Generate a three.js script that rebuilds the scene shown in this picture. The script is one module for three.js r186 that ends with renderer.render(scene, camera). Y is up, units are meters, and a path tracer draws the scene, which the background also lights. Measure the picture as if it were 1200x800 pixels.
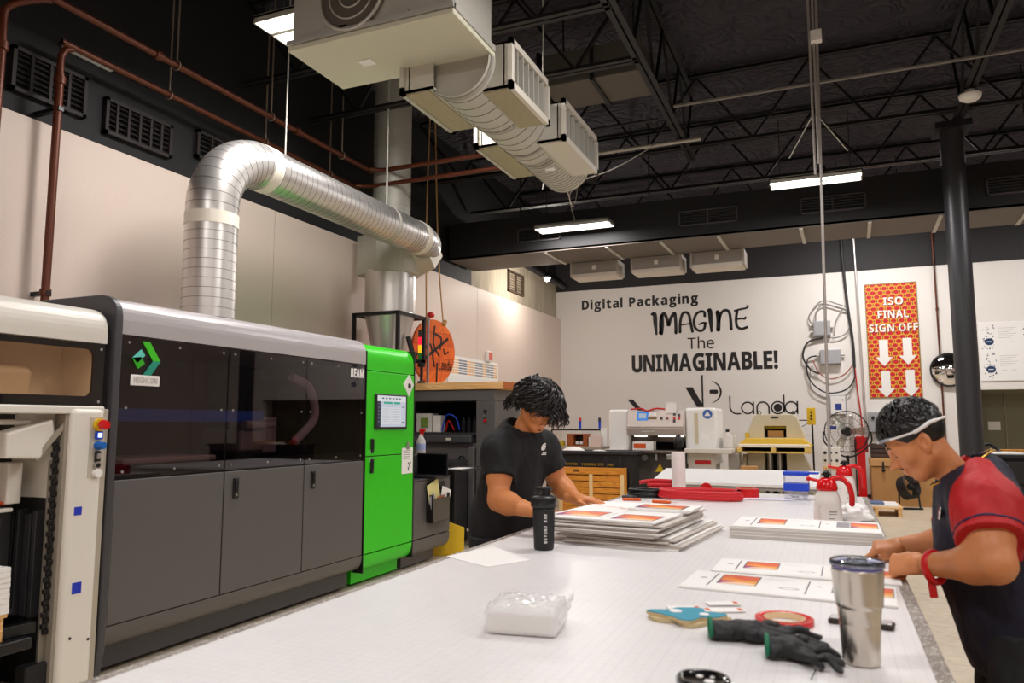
import * as THREE from 'three';
import { mergeGeometries } from 'three/addons/utils/BufferGeometryUtils.js';
import { RoundedBoxGeometry } from 'three/addons/geometries/RoundedBoxGeometry.js';
import { RectAreaLightUniformsLib } from 'three/addons/lights/RectAreaLightUniformsLib.js';
import { ImprovedNoise } from 'three/addons/math/ImprovedNoise.js';
import { FontLoader } from 'three/addons/loaders/FontLoader.js';
import { TextGeometry } from 'three/addons/geometries/TextGeometry.js';

// ---------- camera, exposure, lights ----------
const scene = new THREE.Scene();
scene.background = new THREE.Color(0x000000);
const camera = new THREE.PerspectiveCamera(48.89, 1200 / 800, 0.05, 60);
camera.position.set(0, 1.45, 0);
camera.rotation.order = 'YXZ';
camera.rotation.set(THREE.MathUtils.degToRad(6.2), THREE.MathUtils.degToRad(23), 0);
camera.focus = 6.5;
camera.userData.fStop = 4;
scene.add(camera);
const renderer = new THREE.WebGLRenderer({ antialias: true });
renderer.toneMapping = THREE.LinearToneMapping;
renderer.toneMappingExposure = 1.55;
renderer.shadowMap.enabled = true;
RectAreaLightUniformsLib.init();
// the high-bay fittings of the hall: [centre x, y, z, length, width, direction of length, radiance]
const LAMP_NITS = 34, LAMP_WARM = 0xfffaf6;
const FITTINGS = [
  [-0.07, 4.25, -9.23, 1.0, 0.30, 'x', 1], [-3.32, 4.25, -10.12, 1.12, 0.32, 'x', 1],
  [-3.5, 4.62, -4.63, 1.24, 0.42, 'x', .9], [-3.2, 4.92, -6.36, 1.1, 0.36, 'x', .5],
  [-0.35, 4.4, -4.15, 1.2, 0.36, 'x', 1], [3.3, 4.4, -3.9, 1.2, 0.36, 'x', 1], [3.4, 4.4, -8.6, 1.2, 0.36, 'x', 1],
  [-2.6, 4.4, -0.4, 1.2, 0.36, 'x', 1], [0.9, 4.4, 0.2, 1.2, 0.36, 'x', 1], [5.8, 4.4, -0.6, 1.2, 0.36, 'x', 1],
  [0.7, 5.35, -13.7, 1.2, 0.36, 'x', 2.4], [4.2, 5.35, -13.6, 1.2, 0.36, 'x', 1],
];

// ---------- helpers ----------
const rad = THREE.MathUtils.degToRad;
const V = (x, y, z) => new THREE.Vector3(x, y, z);
function rng(seed) { let s = seed >>> 0; return () => { s = (s + 0x6d2b79f5) | 0; let t = Math.imul(s ^ (s >>> 15), 1 | s); t = (t + Math.imul(t ^ (t >>> 7), 61 | t)) ^ t; return ((t ^ (t >>> 14)) >>> 0) / 4294967296; }; }
const noise = new ImprovedNoise();
const N = (x, y, z = 0) => noise.noise(x, y, z);
const used = new Map();
function numbered(n) { const k = used.get(n) || 0; used.set(n, k + 1); return k ? `${n}_${String(k).padStart(3, '0')}` : n; }
const origin = new WeakMap();
function clean(g) {
  const h = g.index ? g.toNonIndexed() : g;
  if (!h.attributes.normal) h.computeVertexNormals();
  for (const k of Object.keys(h.attributes)) if (!['position', 'normal', 'uv'].includes(k)) h.deleteAttribute(k);
  if (!h.attributes.uv) h.setAttribute('uv', new THREE.BufferAttribute(new Float32Array(h.attributes.position.count * 2), 2));
  h.morphAttributes = {}; h.clearGroups();
  return h;
}
function merge(...gs) { const l = gs.flat(Infinity).filter(Boolean).map(clean); return l.length === 1 ? l[0] : mergeGeometries(l); }
function uvMetres(g) {   // box projection in metres in the thing's own space
  const p = g.attributes.position, n = g.attributes.normal, uv = g.attributes.uv;
  for (let i = 0; i < p.count; i += 3) {
    let ax = 0, ay = 0, az = 0;
    for (let k = 0; k < 3; k++) { ax += Math.abs(n.getX(i + k)); ay += Math.abs(n.getY(i + k)); az += Math.abs(n.getZ(i + k)); }
    for (let k = 0; k < 3; k++) {
      const x = p.getX(i + k), y = p.getY(i + k), z = p.getZ(i + k);
      if (ay >= ax && ay >= az) uv.setXY(i + k, x, -z); else if (ax >= az) uv.setXY(i + k, z, y); else uv.setXY(i + k, x, y);
    }
  }
  return g;
}
// a thing whose parts are given in world coordinates (world = true) or in its own
function thing(name, label, category, pos, { group, turn = 0, local = false } = {}) {
  const o = new THREE.Group(); o.name = numbered(name); scene.add(o);
  o.position.set(...pos); o.rotation.y = turn;
  o.userData = { label, category }; if (group) o.userData.group = group;
  origin.set(o, local ? [0, 0, 0] : pos);
  return o;
}
function P(parent, name, geos, mat, { keep = false, label, kind } = {}) {
  const g = merge(geos); const o = origin.get(parent) || [0, 0, 0];
  g.translate(-o[0], -o[1], -o[2]);
  if (!keep) uvMetres(g);
  const m = new THREE.Mesh(g, mat); m.name = name; m.castShadow = m.receiveShadow = true;
  if (label) m.userData.label = label; if (kind) m.userData.kind = kind;
  origin.set(m, o); parent.add(m);
  return m;
}
function PS(parent, name, list, mat, opt) { return list.flat(Infinity).map((g) => P(parent, name, g, mat, opt)); }   // alike pieces, each a part
function single(name, geos, mat, label, category, { group, keep, pos } = {}) {   // a thing of one mesh, origin at its base centre
  const g = merge(geos); g.computeBoundingBox(); const b = g.boundingBox;
  const o = pos || [(b.min.x + b.max.x) / 2, b.min.y, (b.min.z + b.max.z) / 2];
  g.translate(-o[0], -o[1], -o[2]); if (!keep) uvMetres(g);
  const m = new THREE.Mesh(g, mat); m.name = numbered(name); m.position.set(...o); m.castShadow = m.receiveShadow = true;
  m.userData = { label, category }; if (group) m.userData.group = group;
  origin.set(m, o); scene.add(m); return m;
}
function struct(name, geos, mat, { keep } = {}) {
  const g = merge(geos); if (!keep) uvMetres(g);
  const m = new THREE.Mesh(g, mat); m.name = name; m.castShadow = m.receiveShadow = true; m.userData = { kind: 'structure' };
  origin.set(m, [0, 0, 0]); scene.add(m); return m;
}
function copyOf(o, pos, label, turn) {
  const c = o.clone(); c.name = numbered(o.name.replace(/_\d{3}$/, '')); c.position.set(...pos);
  if (turn !== undefined) c.rotation.y = turn;
  c.userData = { ...o.userData }; if (label) c.userData.label = label; scene.add(c); return c;
}
const bx = (x0, x1, y0, y1, z0, z1, r = 0, s = 2) => {
  const w = Math.abs(x1 - x0), h = Math.abs(y1 - y0), d = Math.abs(z1 - z0);
  const g = r > 0 ? new RoundedBoxGeometry(w, h, d, s, Math.min(r, w / 2.05, h / 2.05, d / 2.05)) : new THREE.BoxGeometry(w, h, d);
  return g.translate((x0 + x1) / 2, (y0 + y1) / 2, (z0 + z1) / 2);
};
const aim = (g, axis) => axis === 'x' ? g.rotateZ(-Math.PI / 2) : axis === 'z' ? g.rotateX(Math.PI / 2) : g;
const cyl = (r, h, x, y, z, axis = 'y', seg = 20, r2 = r, open = false) => aim(new THREE.CylinderGeometry(r2, r, h, seg, 1, open), axis).translate(x, y, z);
const ball = (r, x, y, z, sx = 1, sy = 1, sz = 1, seg = 16) => new THREE.SphereGeometry(r, seg, Math.ceil(seg * .7)).scale(sx, sy, sz).translate(x, y, z);
function bar(a, b, r, seg = 8, r2 = r) {
  const A = V(...a), B = V(...b), d = B.clone().sub(A), g = new THREE.CylinderGeometry(r2, r, d.length(), seg);
  g.applyQuaternion(new THREE.Quaternion().setFromUnitVectors(V(0, 1, 0), d.normalize()));
  return g.translate((a[0] + b[0]) / 2, (a[1] + b[1]) / 2, (a[2] + b[2]) / 2);
}
function beam(a, b, w, h, up = [0, 1, 0]) {   // square bar from a to b
  const A = V(...a), B = V(...b), d = B.clone().sub(A), L = d.length(); d.normalize();
  let u = V(...up); if (Math.abs(u.dot(d)) > .99) u = V(1, 0, 0);
  const s = d.clone().cross(u).normalize(); u = s.clone().cross(d);
  const g = new THREE.BoxGeometry(w, h, L), m = new THREE.Matrix4().makeBasis(s, u, d.clone().negate());
  return g.applyMatrix4(m).translate((a[0] + b[0]) / 2, (a[1] + b[1]) / 2, (a[2] + b[2]) / 2);
}
const curve = (pts, closed = false, t = .5) => new THREE.CatmullRomCurve3(pts.map((p) => V(...p)), closed, 'catmullrom', t);
const tube = (pts, r, seg = 32, rs = 8, closed = false) => new THREE.TubeGeometry(curve(pts, closed), seg, r, rs, closed);
const lathe = (prof, x, y, z, seg = 32) => new THREE.LatheGeometry(prof.map((p) => new THREE.Vector2(p[0], p[1])), seg).translate(x, y, z);
const shapeOf = (pts) => { const s = new THREE.Shape(); pts.forEach((p, i) => i ? s.lineTo(p[0], p[1]) : s.moveTo(p[0], p[1])); return s; };
function rrect(x0, y0, x1, y1, r, path) {
  const s = path || new THREE.Shape();
  s.moveTo(x0 + r, y0); s.lineTo(x1 - r, y0); s.quadraticCurveTo(x1, y0, x1, y0 + r); s.lineTo(x1, y1 - r); s.quadraticCurveTo(x1, y1, x1 - r, y1);
  s.lineTo(x0 + r, y1); s.quadraticCurveTo(x0, y1, x0, y1 - r); s.lineTo(x0, y0 + r); s.quadraticCurveTo(x0, y0, x0 + r, y0); return s;
}
const ext = (s, depth, bevel = 0, seg = 10) => new THREE.ExtrudeGeometry(s, bevel ? { depth: depth - 2 * bevel, bevelEnabled: true, bevelThickness: bevel, bevelSize: bevel, bevelOffset: -bevel, bevelSegments: 2, curveSegments: seg } : { depth, bevelEnabled: false, curveSegments: seg }).translate(0, 0, bevel);
// profile given as (x, y), swept along z from z0 to z1
const prism = (pts, z0, z1, bevel = 0) => ext(Array.isArray(pts) ? shapeOf(pts) : pts, Math.abs(z1 - z0), bevel).translate(0, 0, Math.min(z0, z1));
// shape given as (u, y) that faces +x: u runs along -z
const faceX = (s, x, t, z = 0, bevel = 0) => ext(Array.isArray(s) ? shapeOf(s) : s, t, bevel).rotateY(Math.PI / 2).translate(x, 0, z);
// shape given as (x, z) lying flat, from y up by t; z in the shape is -z in the world
const flat = (s, y, t, bevel = 0) => ext(Array.isArray(s) ? shapeOf(s) : s, t, bevel).rotateX(-Math.PI / 2).translate(0, y, 0);
// a ribbon-like stroke in the plane z = 0, given width along the line; the strip may cross itself
function stroke(pts, w, t = .004, n = 40) {
  const c = new THREE.CatmullRomCurve3(pts.map((p) => V(p[0], p[1], 0)), false, 'catmullrom', .5), pos = [];
  const W = typeof w === 'function' ? w : () => w, E = [];
  for (let i = 0; i <= n; i++) { const u = i / n, p = c.getPoint(u), d = c.getTangent(u), k = W(u) / 2; E.push([[p.x - d.y * k, p.y + d.x * k], [p.x + d.y * k, p.y - d.x * k]]); }
  const tri = (...q) => q.forEach((v) => pos.push(...v));
  for (let i = 0; i < n; i++) { const [a, b] = E[i], [e, f] = E[i + 1], z = (p, h) => [p[0], p[1], h]; tri(z(a, t), z(b, t), z(f, t), z(a, t), z(f, t), z(e, t)); tri(z(b, 0), z(b, t), z(f, t), z(b, 0), z(f, t), z(f, 0)); tri(z(a, t), z(a, 0), z(e, 0), z(a, t), z(e, 0), z(e, t)); }
  const g = new THREE.BufferGeometry(); g.setAttribute('position', new THREE.Float32BufferAttribute(pos, 3)); g.computeVertexNormals(); const out = [g];
  for (const u of [0, 1]) { const p = c.getPoint(u); out.push(new THREE.CylinderGeometry(W(u) / 2, W(u) / 2, t, 14).rotateX(Math.PI / 2).translate(p.x, p.y, t / 2)); }
  return out;
}
const FONT = {};
for (const f of ['sans_bold', 'sans_regular']) FONT[f] = await new FontLoader().loadAsync(`fonts/droid/droid_${f}.typeface.json`);
const glyphs = (s, size, t = .004, font = 'sans_bold', fat = 0) => new TextGeometry(s, { font: FONT[font], size, depth: t, curveSegments: 4, bevelEnabled: fat > 0, bevelSize: fat, bevelThickness: .0005, bevelSegments: 1 });
function fit(g, x0, x1, y0, y1) { g.computeBoundingBox(); const b = g.boundingBox; g.translate(-b.min.x, -b.min.y, 0); g.scale((x1 - x0) / (b.max.x - b.min.x), (y1 - y0) / (b.max.y - b.min.y), 1); return g.translate(x0, y0, 0); }

// ---------- textures ----------
function canvasTex(w, h, draw, rep) { const c = document.createElement('canvas'); c.width = w; c.height = h; draw(c.getContext('2d'), w, h); const t = new THREE.CanvasTexture(c); t.colorSpace = THREE.SRGBColorSpace; t.magFilter = THREE.LinearFilter; t.anisotropy = 8; if (rep) { t.wrapS = t.wrapT = THREE.RepeatWrapping; t.repeat.set(rep[0], rep[1]); } return t; }
// periodic value noise in [0,1]
function vnoise(seed, period) { const r = rng(seed), a = Float32Array.from({ length: period * period }, r), f = (t) => t * t * (3 - 2 * t);
  return (x, y) => { const xi = Math.floor(x), yi = Math.floor(y), u = f(x - xi), v = f(y - yi), w = (i, j) => a[(((j % period) + period) % period) * period + (((i % period) + period) % period)];
    return (w(xi, yi) * (1 - u) + w(xi + 1, yi) * u) * (1 - v) + (w(xi, yi + 1) * (1 - u) + w(xi + 1, yi + 1) * u) * v; }; }
const NZ = [4, 8, 16, 32, 64, 128, 256].map((p, i) => vnoise(11 + i, p));
const nz = (u, v, k) => NZ[k](u * (4 << k), v * (4 << k));       // tileable, u v in 0..1, k = octave
const fbm = (u, v, k0, k1) => { let s = 0, a = 1, t = 0; for (let k = k0; k <= k1; k++) { s += nz(u, v, k) * a; t += a; a *= .55; } return s / t; };
function dataTex(size, fn, srgb, rep) {   // fn(u, v) -> grey or [r, g, b], 0..1
  const d = new Uint8Array(size * size * 4);
  for (let y = 0; y < size; y++) for (let x = 0; x < size; x++) { const c = fn(x / size, y / size), o = (y * size + x) * 4; for (let k = 0; k < 3; k++) d[o + k] = Math.max(0, Math.min(255, (Array.isArray(c) ? c[k] : c) * 255)); d[o + 3] = 255; }
  const t = new THREE.DataTexture(d, size, size); t.magFilter = THREE.LinearFilter; t.minFilter = THREE.LinearMipmapLinearFilter; t.wrapS = t.wrapT = THREE.RepeatWrapping; if (srgb) t.colorSpace = THREE.SRGBColorSpace; if (rep) t.repeat.set(rep[0], rep[1]); t.needsUpdate = true; return t;
}
const T = {};
T.fine = dataTex(256, (u, v) => fbm(u, v, 3, 6), false, [2, 2]);
T.soft = dataTex(256, (u, v) => fbm(u, v, 0, 4), false, [.7, .7]);
T.cloth = dataTex(256, (u, v) => .5 + .25 * Math.sin(u * 256 * Math.PI / 2) * Math.cos(v * 256 * Math.PI / 2) + .3 * (nz(u, v, 5) - .5), false, [12, 12]);
T.wrinkle = dataTex(512, (u, v) => { const w = fbm(u, v, 0, 3); return Math.abs(Math.sin((w * 5 + u * 2 + nz(u, v, 1)) * Math.PI * 2)) * .6 + .4 * fbm(v, u, 1, 4); }, false, [.35, .35]);
const mixc = (a, b, t) => a.map((x, i) => x + (b[i] - x) * t);
T.concrete = dataTex(1024, (u, v) => { const s = fbm(u * .999, v, 0, 5), st = nz(u * 1, v, 4) * .5 + NZ[6](u * 24, v * 256) * .5, k = s * .55 + st * .45; let c = mixc([.70, .63, .54], [.92, .87, .78], k); if (nz(u, v, 6) > .93) c = mixc(c, [.36, .32, .28], .35); return c; }, true, [.33, .33]);
T.oldwall = dataTex(512, (u, v) => { const st = NZ[4](u * 64, v * 6) * .6 + fbm(u, v, 0, 4) * .4; return mixc([.60, .55, .47], [.80, .76, .68], st); }, true, [.4, .4]);
T.zinc = dataTex(512, (u, v) => { const a = NZ[4](u * 64 + 3 * nz(u, v, 4), v * 64), b = fbm(u, v, 2, 5); return .52 + .16 * (Math.round(a * 5) / 5 - .5) + .10 * (b - .5); }, false, [1.4, 1.4]);
T.brush = dataTex(256, (u, v) => .35 + .35 * NZ[6](u * 256, v * 16), false, [3, 3]);
const grain = (lo, hi, k) => (u, v) => { const w = NZ[2](u * 16 + .4 * nz(u, v, 1), v * 2) , f = NZ[5](u * 128, v * 6), r = .5 + .5 * Math.sin((w * 5 + nz(u, v, 0) * 3) * 6.283); return mixc(lo, hi, Math.max(0, Math.min(1, r * .55 + f * .45 * k))); };
T.pine = dataTex(512, grain([.84, .62, .36], [.97, .82, .58], 1), true, [1.2, .9]);
T.crate = dataTex(512, grain([.76, .46, .12], [.92, .64, .22], .9), true, [1.5, .9]);
T.disc = dataTex(512, grain([.76, .30, .05], [.95, .48, .10], 1), true, [1.6, 1.1]);
const rot = (t) => { const c = t.clone(); c.rotation = Math.PI / 2; c.needsUpdate = true; return c; };

// ---------- materials ----------
const S = (color, roughness = .6, metalness = 0, more = {}) => new THREE.MeshStandardMaterial({ color, roughness, metalness, ...more });
const PH = (color, roughness, more = {}) => new THREE.MeshPhysicalMaterial({ color, roughness, ...more });
const M = {
  drywall: S(0xdccabe, .55, 0, { bumpMap: T.fine, bumpScale: .0008 }),
  backwall: S(0xe8e3df, .6, 0, { bumpMap: T.fine, bumpScale: .0008 }),
  blackwall: S(0x100f12, .7, 0, { bumpMap: T.soft, bumpScale: .003 }),
  oldwall: S(0xffffff, .85, 0, { map: T.oldwall, bumpMap: T.soft, bumpScale: .003 }),
  floor: S(0xffffff, .38, 0, { map: T.concrete, bumpMap: T.soft, bumpScale: .001 }),
  deck: S(0x2c2832, .8, 0, { bumpMap: T.wrinkle, bumpScale: .05 }),
  steelBlack: S(0x201f21, .5, .2),
  steelDark: S(0x1e1d20, .45, .3),
  zinc: S(0xd8d4d1, .36, .85, { bumpMap: T.soft, bumpScale: .0015 }),
  zincDull: S(0xc4c2b8, .55, .4, { bumpMap: T.soft, bumpScale: .001 }),
  steel: S(0xc4c4c4, .3, 1),
  stainless: PH(0xd2cac0, .26, { metalness: 1, bumpMap: T.brush, bumpScale: .0002 }),
  copper: S(0x5e2c16, .45, .3, { bumpMap: T.fine, bumpScale: .0006 }),
  machGrey: S(0x5e5b5a, .42, .15, { bumpMap: T.fine, bumpScale: .0002 }),
  machDark: S(0x47464a, .4, .2),
  machSilver: S(0xb9b4b6, .34, .35),
  machWhite: S(0xd9d4cb, .42, .05),
  machBeige: S(0xe4dfd6, .45, .05),
  green: S(0x2ccc00, .38, 0, { bumpMap: T.fine, bumpScale: .0002 }),
  black: S(0x0d0c0e, .4), blackMat: S(0x141316, .75), blackGloss: PH(0x08070a, .12, { clearcoat: .6 }),
  rubber: S(0x0c0c0d, .85), darkGrey: S(0x2c2b2e, .5),
  white: S(0xeeebe8, .5), whiteGloss: S(0xf0eeec, .25), paper: S(0xf1eeeb, .8), paperEdge: S(0xdcd7d0, .9),
  red: S(0xc4060c, .4), redGloss: S(0xd20a12, .22), blue: S(0x0b3fc4, .45), yellow: S(0xe0b81a, .55), orange: S(0xd8560c, .5),
  cardboard: S(0xb98a55, .85, 0, { bumpMap: T.fine, bumpScale: .0005 }),
  pine: S(0xffffff, .55, 0, { map: T.pine, bumpMap: T.fine, bumpScale: .0005 }), pineX: S(0xffffff, .55, 0, { map: rot(T.pine) }),
  crate: S(0xffffff, .65, 0, { map: T.crate }), crateX: S(0xffffff, .65, 0, { map: rot(T.crate) }),
  tint: PH(0xcabfc3, .02, { transmission: 1, thickness: 0, ior: 1.5 }),
  bronze: PH(0xf6ece0, .03, { transmission: 1, thickness: 0, ior: 1.5 }),
  clear: PH(0xffffff, .04, { transmission: 1, thickness: 0, ior: 1.45 }),
  milky: PH(0xf6f2ee, .45, { transmission: .45, thickness: 0 }),
  film: PH(0xffffff, .18, { transmission: .75, thickness: 0 }),
};
const glow = (color, k) => S(0x111111, .4, 0, { emissive: color, emissiveIntensity: k });
// ---------- the room ----------
const RX = 8.2, FZ = 3.4, WX = -5.52, BZ = -15.8, DECK = 6.0;
struct('floor', bx(WX - .4, RX + .3, -.2, 0, BZ - 3.2, FZ + .3), M.floor);
struct('ceiling', bx(WX - .4, RX + .3, DECK, DECK + .2, BZ - 3.2, FZ + .3), M.deck);
{ // left wall: tilt-up concrete (painted black up to the soffit, bare behind it) with furred drywall panels in front
  const w = struct('wall_left', bx(WX - .3, WX - .1, 0, DECK, -11.45, FZ + .2), M.blackwall);
  P(w, 'upper_wall', bx(WX - .3, WX - .1, 4.6, DECK, BZ - .2, -11.45), M.blackwall);
  P(w, 'bare_concrete', bx(WX - .3, WX - .1, 0, 4.6, BZ - .2, -11.45), M.oldwall, { label: 'unpainted stained concrete behind the soffit' });
  for (const [a, b] of [[FZ, -1.5], [-1.5, -6.37], [-6.37, -11.48], [-11.48, BZ]]) P(w, 'panel', bx(WX - .1, WX, .0, 3.76, a - .003, b + .003, .003, 1), M.drywall);
  P(w, 'baseboard', bx(WX, WX + .012, 0, .12, FZ, BZ), M.darkGrey);
}
{ // back wall: white below, black above; a wide opening at the right
  const w = struct('wall_back', [bx(WX - .3, 2.42, 0, 4.38, BZ - .2, BZ), bx(2.42, 6.2, 2.05, 4.38, BZ - .2, BZ), bx(6.2, RX + .2, 0, 4.38, BZ - .2, BZ)], M.backwall);
  P(w, 'upper_band', bx(WX - .3, RX + .2, 4.38, DECK, BZ - .2, BZ + .006), S(0x252326, .7, 0, { bumpMap: T.soft, bumpScale: .003 }), { label: 'black painted band above the white wall' });
  P(w, 'baseboard', bx(WX, 2.42, 0, .12, BZ, BZ + .012), M.darkGrey);
  const far = struct('wall_passage', [bx(2.0, 6.8, 0, 3, BZ - 2.2, BZ - 2.1), bx(2.0, 2.1, 0, 3, BZ - 2.1, BZ - .2), bx(6.7, 6.8, 0, 3, BZ - 2.1, BZ - .2), bx(2, 6.8, 2.9, 3, BZ - 2.2, BZ - .2)], M.backwall);
  const olive = S(0x7d7a62, .6);
  for (let i = 0; i < 5; i++) P(far, 'panel', bx(2.1 + i * .92, 3.0 + i * .92, .02, 2.0, BZ - 1.0, BZ - .97, .006, 1), olive, { label: 'olive grey partition panel' });
  P(far, 'panel_frame', [bx(2.1, 6.7, 2.0, 2.08, BZ - 1.02, BZ - .95), bx(3.0, 3.02, 0, 2.0, BZ - 1.0, BZ - .95), bx(3.92, 3.94, 0, 2.0, BZ - 1.0, BZ - .95)], S(0x8f8a72, .5));
  P(far, 'notice', bx(2.72, 2.92, 1.32, 1.48, BZ - .968, BZ - .962), M.paper);
}
struct('wall_right', bx(RX, RX + .2, 0, DECK, BZ - .2, FZ + .2), M.drywall);
struct('wall_front', bx(WX - .3, RX + .2, 0, DECK, FZ, FZ + .2), M.drywall);

// ---------- lamps ----------
const glowMat = glow(0xffffff, 6);
function fitting([x, y, z, L, W, dir, k], label, hangTo) {
  const t = thing('ceiling_lamp', label, 'lamp', [x, y, z], { local: true, group: 'LED high bay fittings', turn: dir === 'x' ? 0 : Math.PI / 2 });
  P(t, 'housing', [bx(-L / 2, L / 2, .03, .065, -W / 2, W / 2, .008, 1), bx(-L / 2, L / 2, .0, .06, -W / 2, -W / 2 + .012), bx(-L / 2, L / 2, .0, .06, W / 2 - .012, W / 2), bx(-L / 2, L / 2, .0, .06, -.02, .02), bx(-L / 2, -L / 2 + .012, 0, .06, -W / 2, W / 2), bx(L / 2 - .012, L / 2, 0, .06, -W / 2, W / 2)], M.zincDull);
  for (const s of [-1, 1]) P(t, 'diffuser', bx(-L / 2 + .015, L / 2 - .015, .008, .03, s > 0 ? .022 : -W / 2 + .014, s > 0 ? W / 2 - .014 : -.022), glowMat, { label: 'glowing white diffuser strip' });
  PS(t, 'hanger', [-.38, .38].map((s) => bar([s * L, .06, 0], [s * L, (hangTo || 5.05) - y, 0], .006, 6)), M.steelBlack);
  const l = new THREE.RectAreaLight(LAMP_WARM, LAMP_NITS * k, L - .03, W - .03);
  l.position.set(x, y - .004, z); l.rotation.set(-Math.PI / 2, 0, dir === 'x' ? 0 : Math.PI / 2); l.castShadow = true; scene.add(l);
}
const lampLabels = ['LED fitting of two bright strips nearest the drop poles, right of centre', 'LED fitting with two strips hanging below the end of the round duct', 'bright LED fitting at the left end of the air handler box', 'LED fitting half hidden behind the round duct and its left register'];
FITTINGS.forEach((f, i) => fitting(f, lampLabels[i] || 'white LED high bay fitting outside the picture', f[1] > 5 ? 5.9 : 5.05));
{ // small wall lamp behind the soffit at the left
  const p = [-4.75, 4.16, -12.85], t = thing('wall_lamp', 'small bright round lamp behind the soffit near the bare concrete', 'lamp', p);
  P(t, 'housing', [lathe([[0, .05], [.05, .05], [.07, .0], [.075, -.04], [.0, -.04]], ...p, 20), bar([p[0], p[1] + .04, p[2]], [p[0], 5.9, p[2]], .01)], M.steelBlack);
  P(t, 'bulb', ball(.055, p[0], p[1] - .05, p[2]), glow(0xfff0dc, 14));
  const l = new THREE.PointLight(0xfff6ec, 4.4); l.position.set(p[0], p[1] - .14, p[2]); l.castShadow = true; l.shadow.radius = 3; scene.add(l);
}

// ---------- steel under the deck ----------
const angle2 = (a, b, s = .05, gap = .02) => { // two bars side by side
  const along = Math.abs(b[0] - a[0]) > Math.abs(b[2] - a[2]), o = s / 2 + gap / 2;
  return [-1, 1].flatMap((k) => { const A = [...a], B = [...b]; A[along ? 2 : 0] += k * o; B[along ? 2 : 0] += k * o; return [beam(A, B, s, .008), beam([A[0], A[1] + s / 2, A[2]].map((v, i) => v - (i === (along ? 2 : 0) ? k * (o - gap / 2 - .004) : 0)), [B[0], B[1] + s / 2, B[2]].map((v, i) => v - (i === (along ? 2 : 0) ? k * (o - gap / 2 - .004) : 0)), .008, s)]; });
};
function truss(name, a, b, y0, y1, step, label, group) {
  const t = thing(name, label, 'roof truss', [(a[0] + b[0]) / 2, y0, (a[1] + b[1]) / 2], { group });
  P(t, 'bottom_chord', angle2([a[0], y0, a[1]], [b[0], y0, b[1]]), M.steelBlack);
  P(t, 'top_chord', angle2([a[0], y1, a[1]], [b[0], y1, b[1]]), S(0x100f11, .6, .2));
  const L = Math.hypot(b[0] - a[0], b[1] - a[1]), n = Math.max(2, Math.round(L / step)), at = (k) => [a[0] + (b[0] - a[0]) * k / n, a[1] + (b[1] - a[1]) * k / n];
  const w = []; for (let k = 0; k < n; k++) { const p = at(k), q = at(k + .5), r = at(k + 1); w.push(beam([p[0], y1, p[1]], [q[0], y0 + .02, q[1]], .03, .03), beam([q[0], y0 + .02, q[1]], [r[0], y1, r[1]], .03, .03)); }
  P(t, 'web', w, S(0x100f11, .6, .2));
}
const xr = RX - .05, xl = WX - .05;
truss('roof_joist', [xl, -5.92], [-1.6, -5.92], 5.0, 5.93, 1.2, 'steel joist above the round duct, ending at the left girder', 'roof joists');
truss('roof_joist', [xl, -6.97], [-1.6, -6.97], 5.0, 5.93, 1.2, 'steel joist behind the end of the round duct', 'roof joists');
truss('roof_joist', [xl, -9.58], [xr, -9.58], 5.0, 5.93, 1.4, 'long steel joist that meets the top of the round column', 'roof joists');
truss('roof_joist', [xl, -11.3], [xr, -11.3], 5.0, 5.93, 1.4, 'long steel joist over the black soffit', 'roof joists');
truss('roof_joist', [xl, -2.4], [xr, -2.4], 5.0, 5.93, 1.4, 'steel joist above the picture, nearest the camera', 'roof joists');
truss('roof_joist', [xl, -13.4], [xr, -13.4], 5.0, 5.93, 1.4, 'steel joist hidden behind the black soffit', 'roof joists');
truss('roof_girder', [-1.6, .5], [-1.6, -10.1], 5.0, 5.9, .95, 'double angle girder running from above the camera past the round duct', 'roof girders');
truss('roof_girder', [1.52, .5], [1.5, -10.0], 5.0, 5.9, .95, 'double angle girder that rests on the round column, with a detector', 'roof girders');
single('tie_rod', beam([-1.5, 5.0, -8.2], [xr, 5.0, -8.2], .035, .02), S(0x8a8580, .5, .3), 'thin pale tie rod crossing above the drop poles', 'rod');
single('conduit', bar([-2.75, 4.92, -8.3], [-1.7, 4.92, -8.3], .02), M.steelBlack, 'short dark conduit right of the round duct, below the joists', 'conduit');
single('conduit', bar([-3.0, 4.96, -9.2], [-1.36, 4.96, -9.2], .025), S(0xb5b0a8, .5, .3), 'pale conduit right of the round duct, crossing the left girder', 'conduit');
{ const t = thing('supply_branch', 'dark rectangular duct branch right of the round duct, near the left girder', 'duct', [-2.1, 5.05, -7.6]);
  P(t, 'duct_body', bx(-2.75, -1.66, 5.06, 5.42, -7.3, -7.95, .01, 1), S(0x5c564e, .6, .3)); PS(t, 'flange', [bx(-2.2, -2.16, 5.03, 5.45, -7.27, -7.98), bx(-2.8, -2.76, 5.03, 5.45, -7.27, -7.98)], M.steelDark);
  PS(t, 'hanger', [bar([-2.6, 5.42, -7.6], [-2.6, 6, -7.6], .01), bar([-1.8, 5.42, -7.6], [-1.8, 6, -7.6], .01)], M.steelBlack); }
{ const t = thing('smoke_detector', 'round white detector hanging from the right girder', 'detector', [1.5, 4.88, -9.0]);
  P(t, 'cover', lathe([[0, -.03], [.06, -.03], [.1, -.005], [.11, .03], [.11, .05], [0, .05]], 1.5, 4.9, -9.0, 28), M.white); P(t, 'mount', [cyl(.05, .05, 1.5, 4.965, -9.0)], M.white); }
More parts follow.
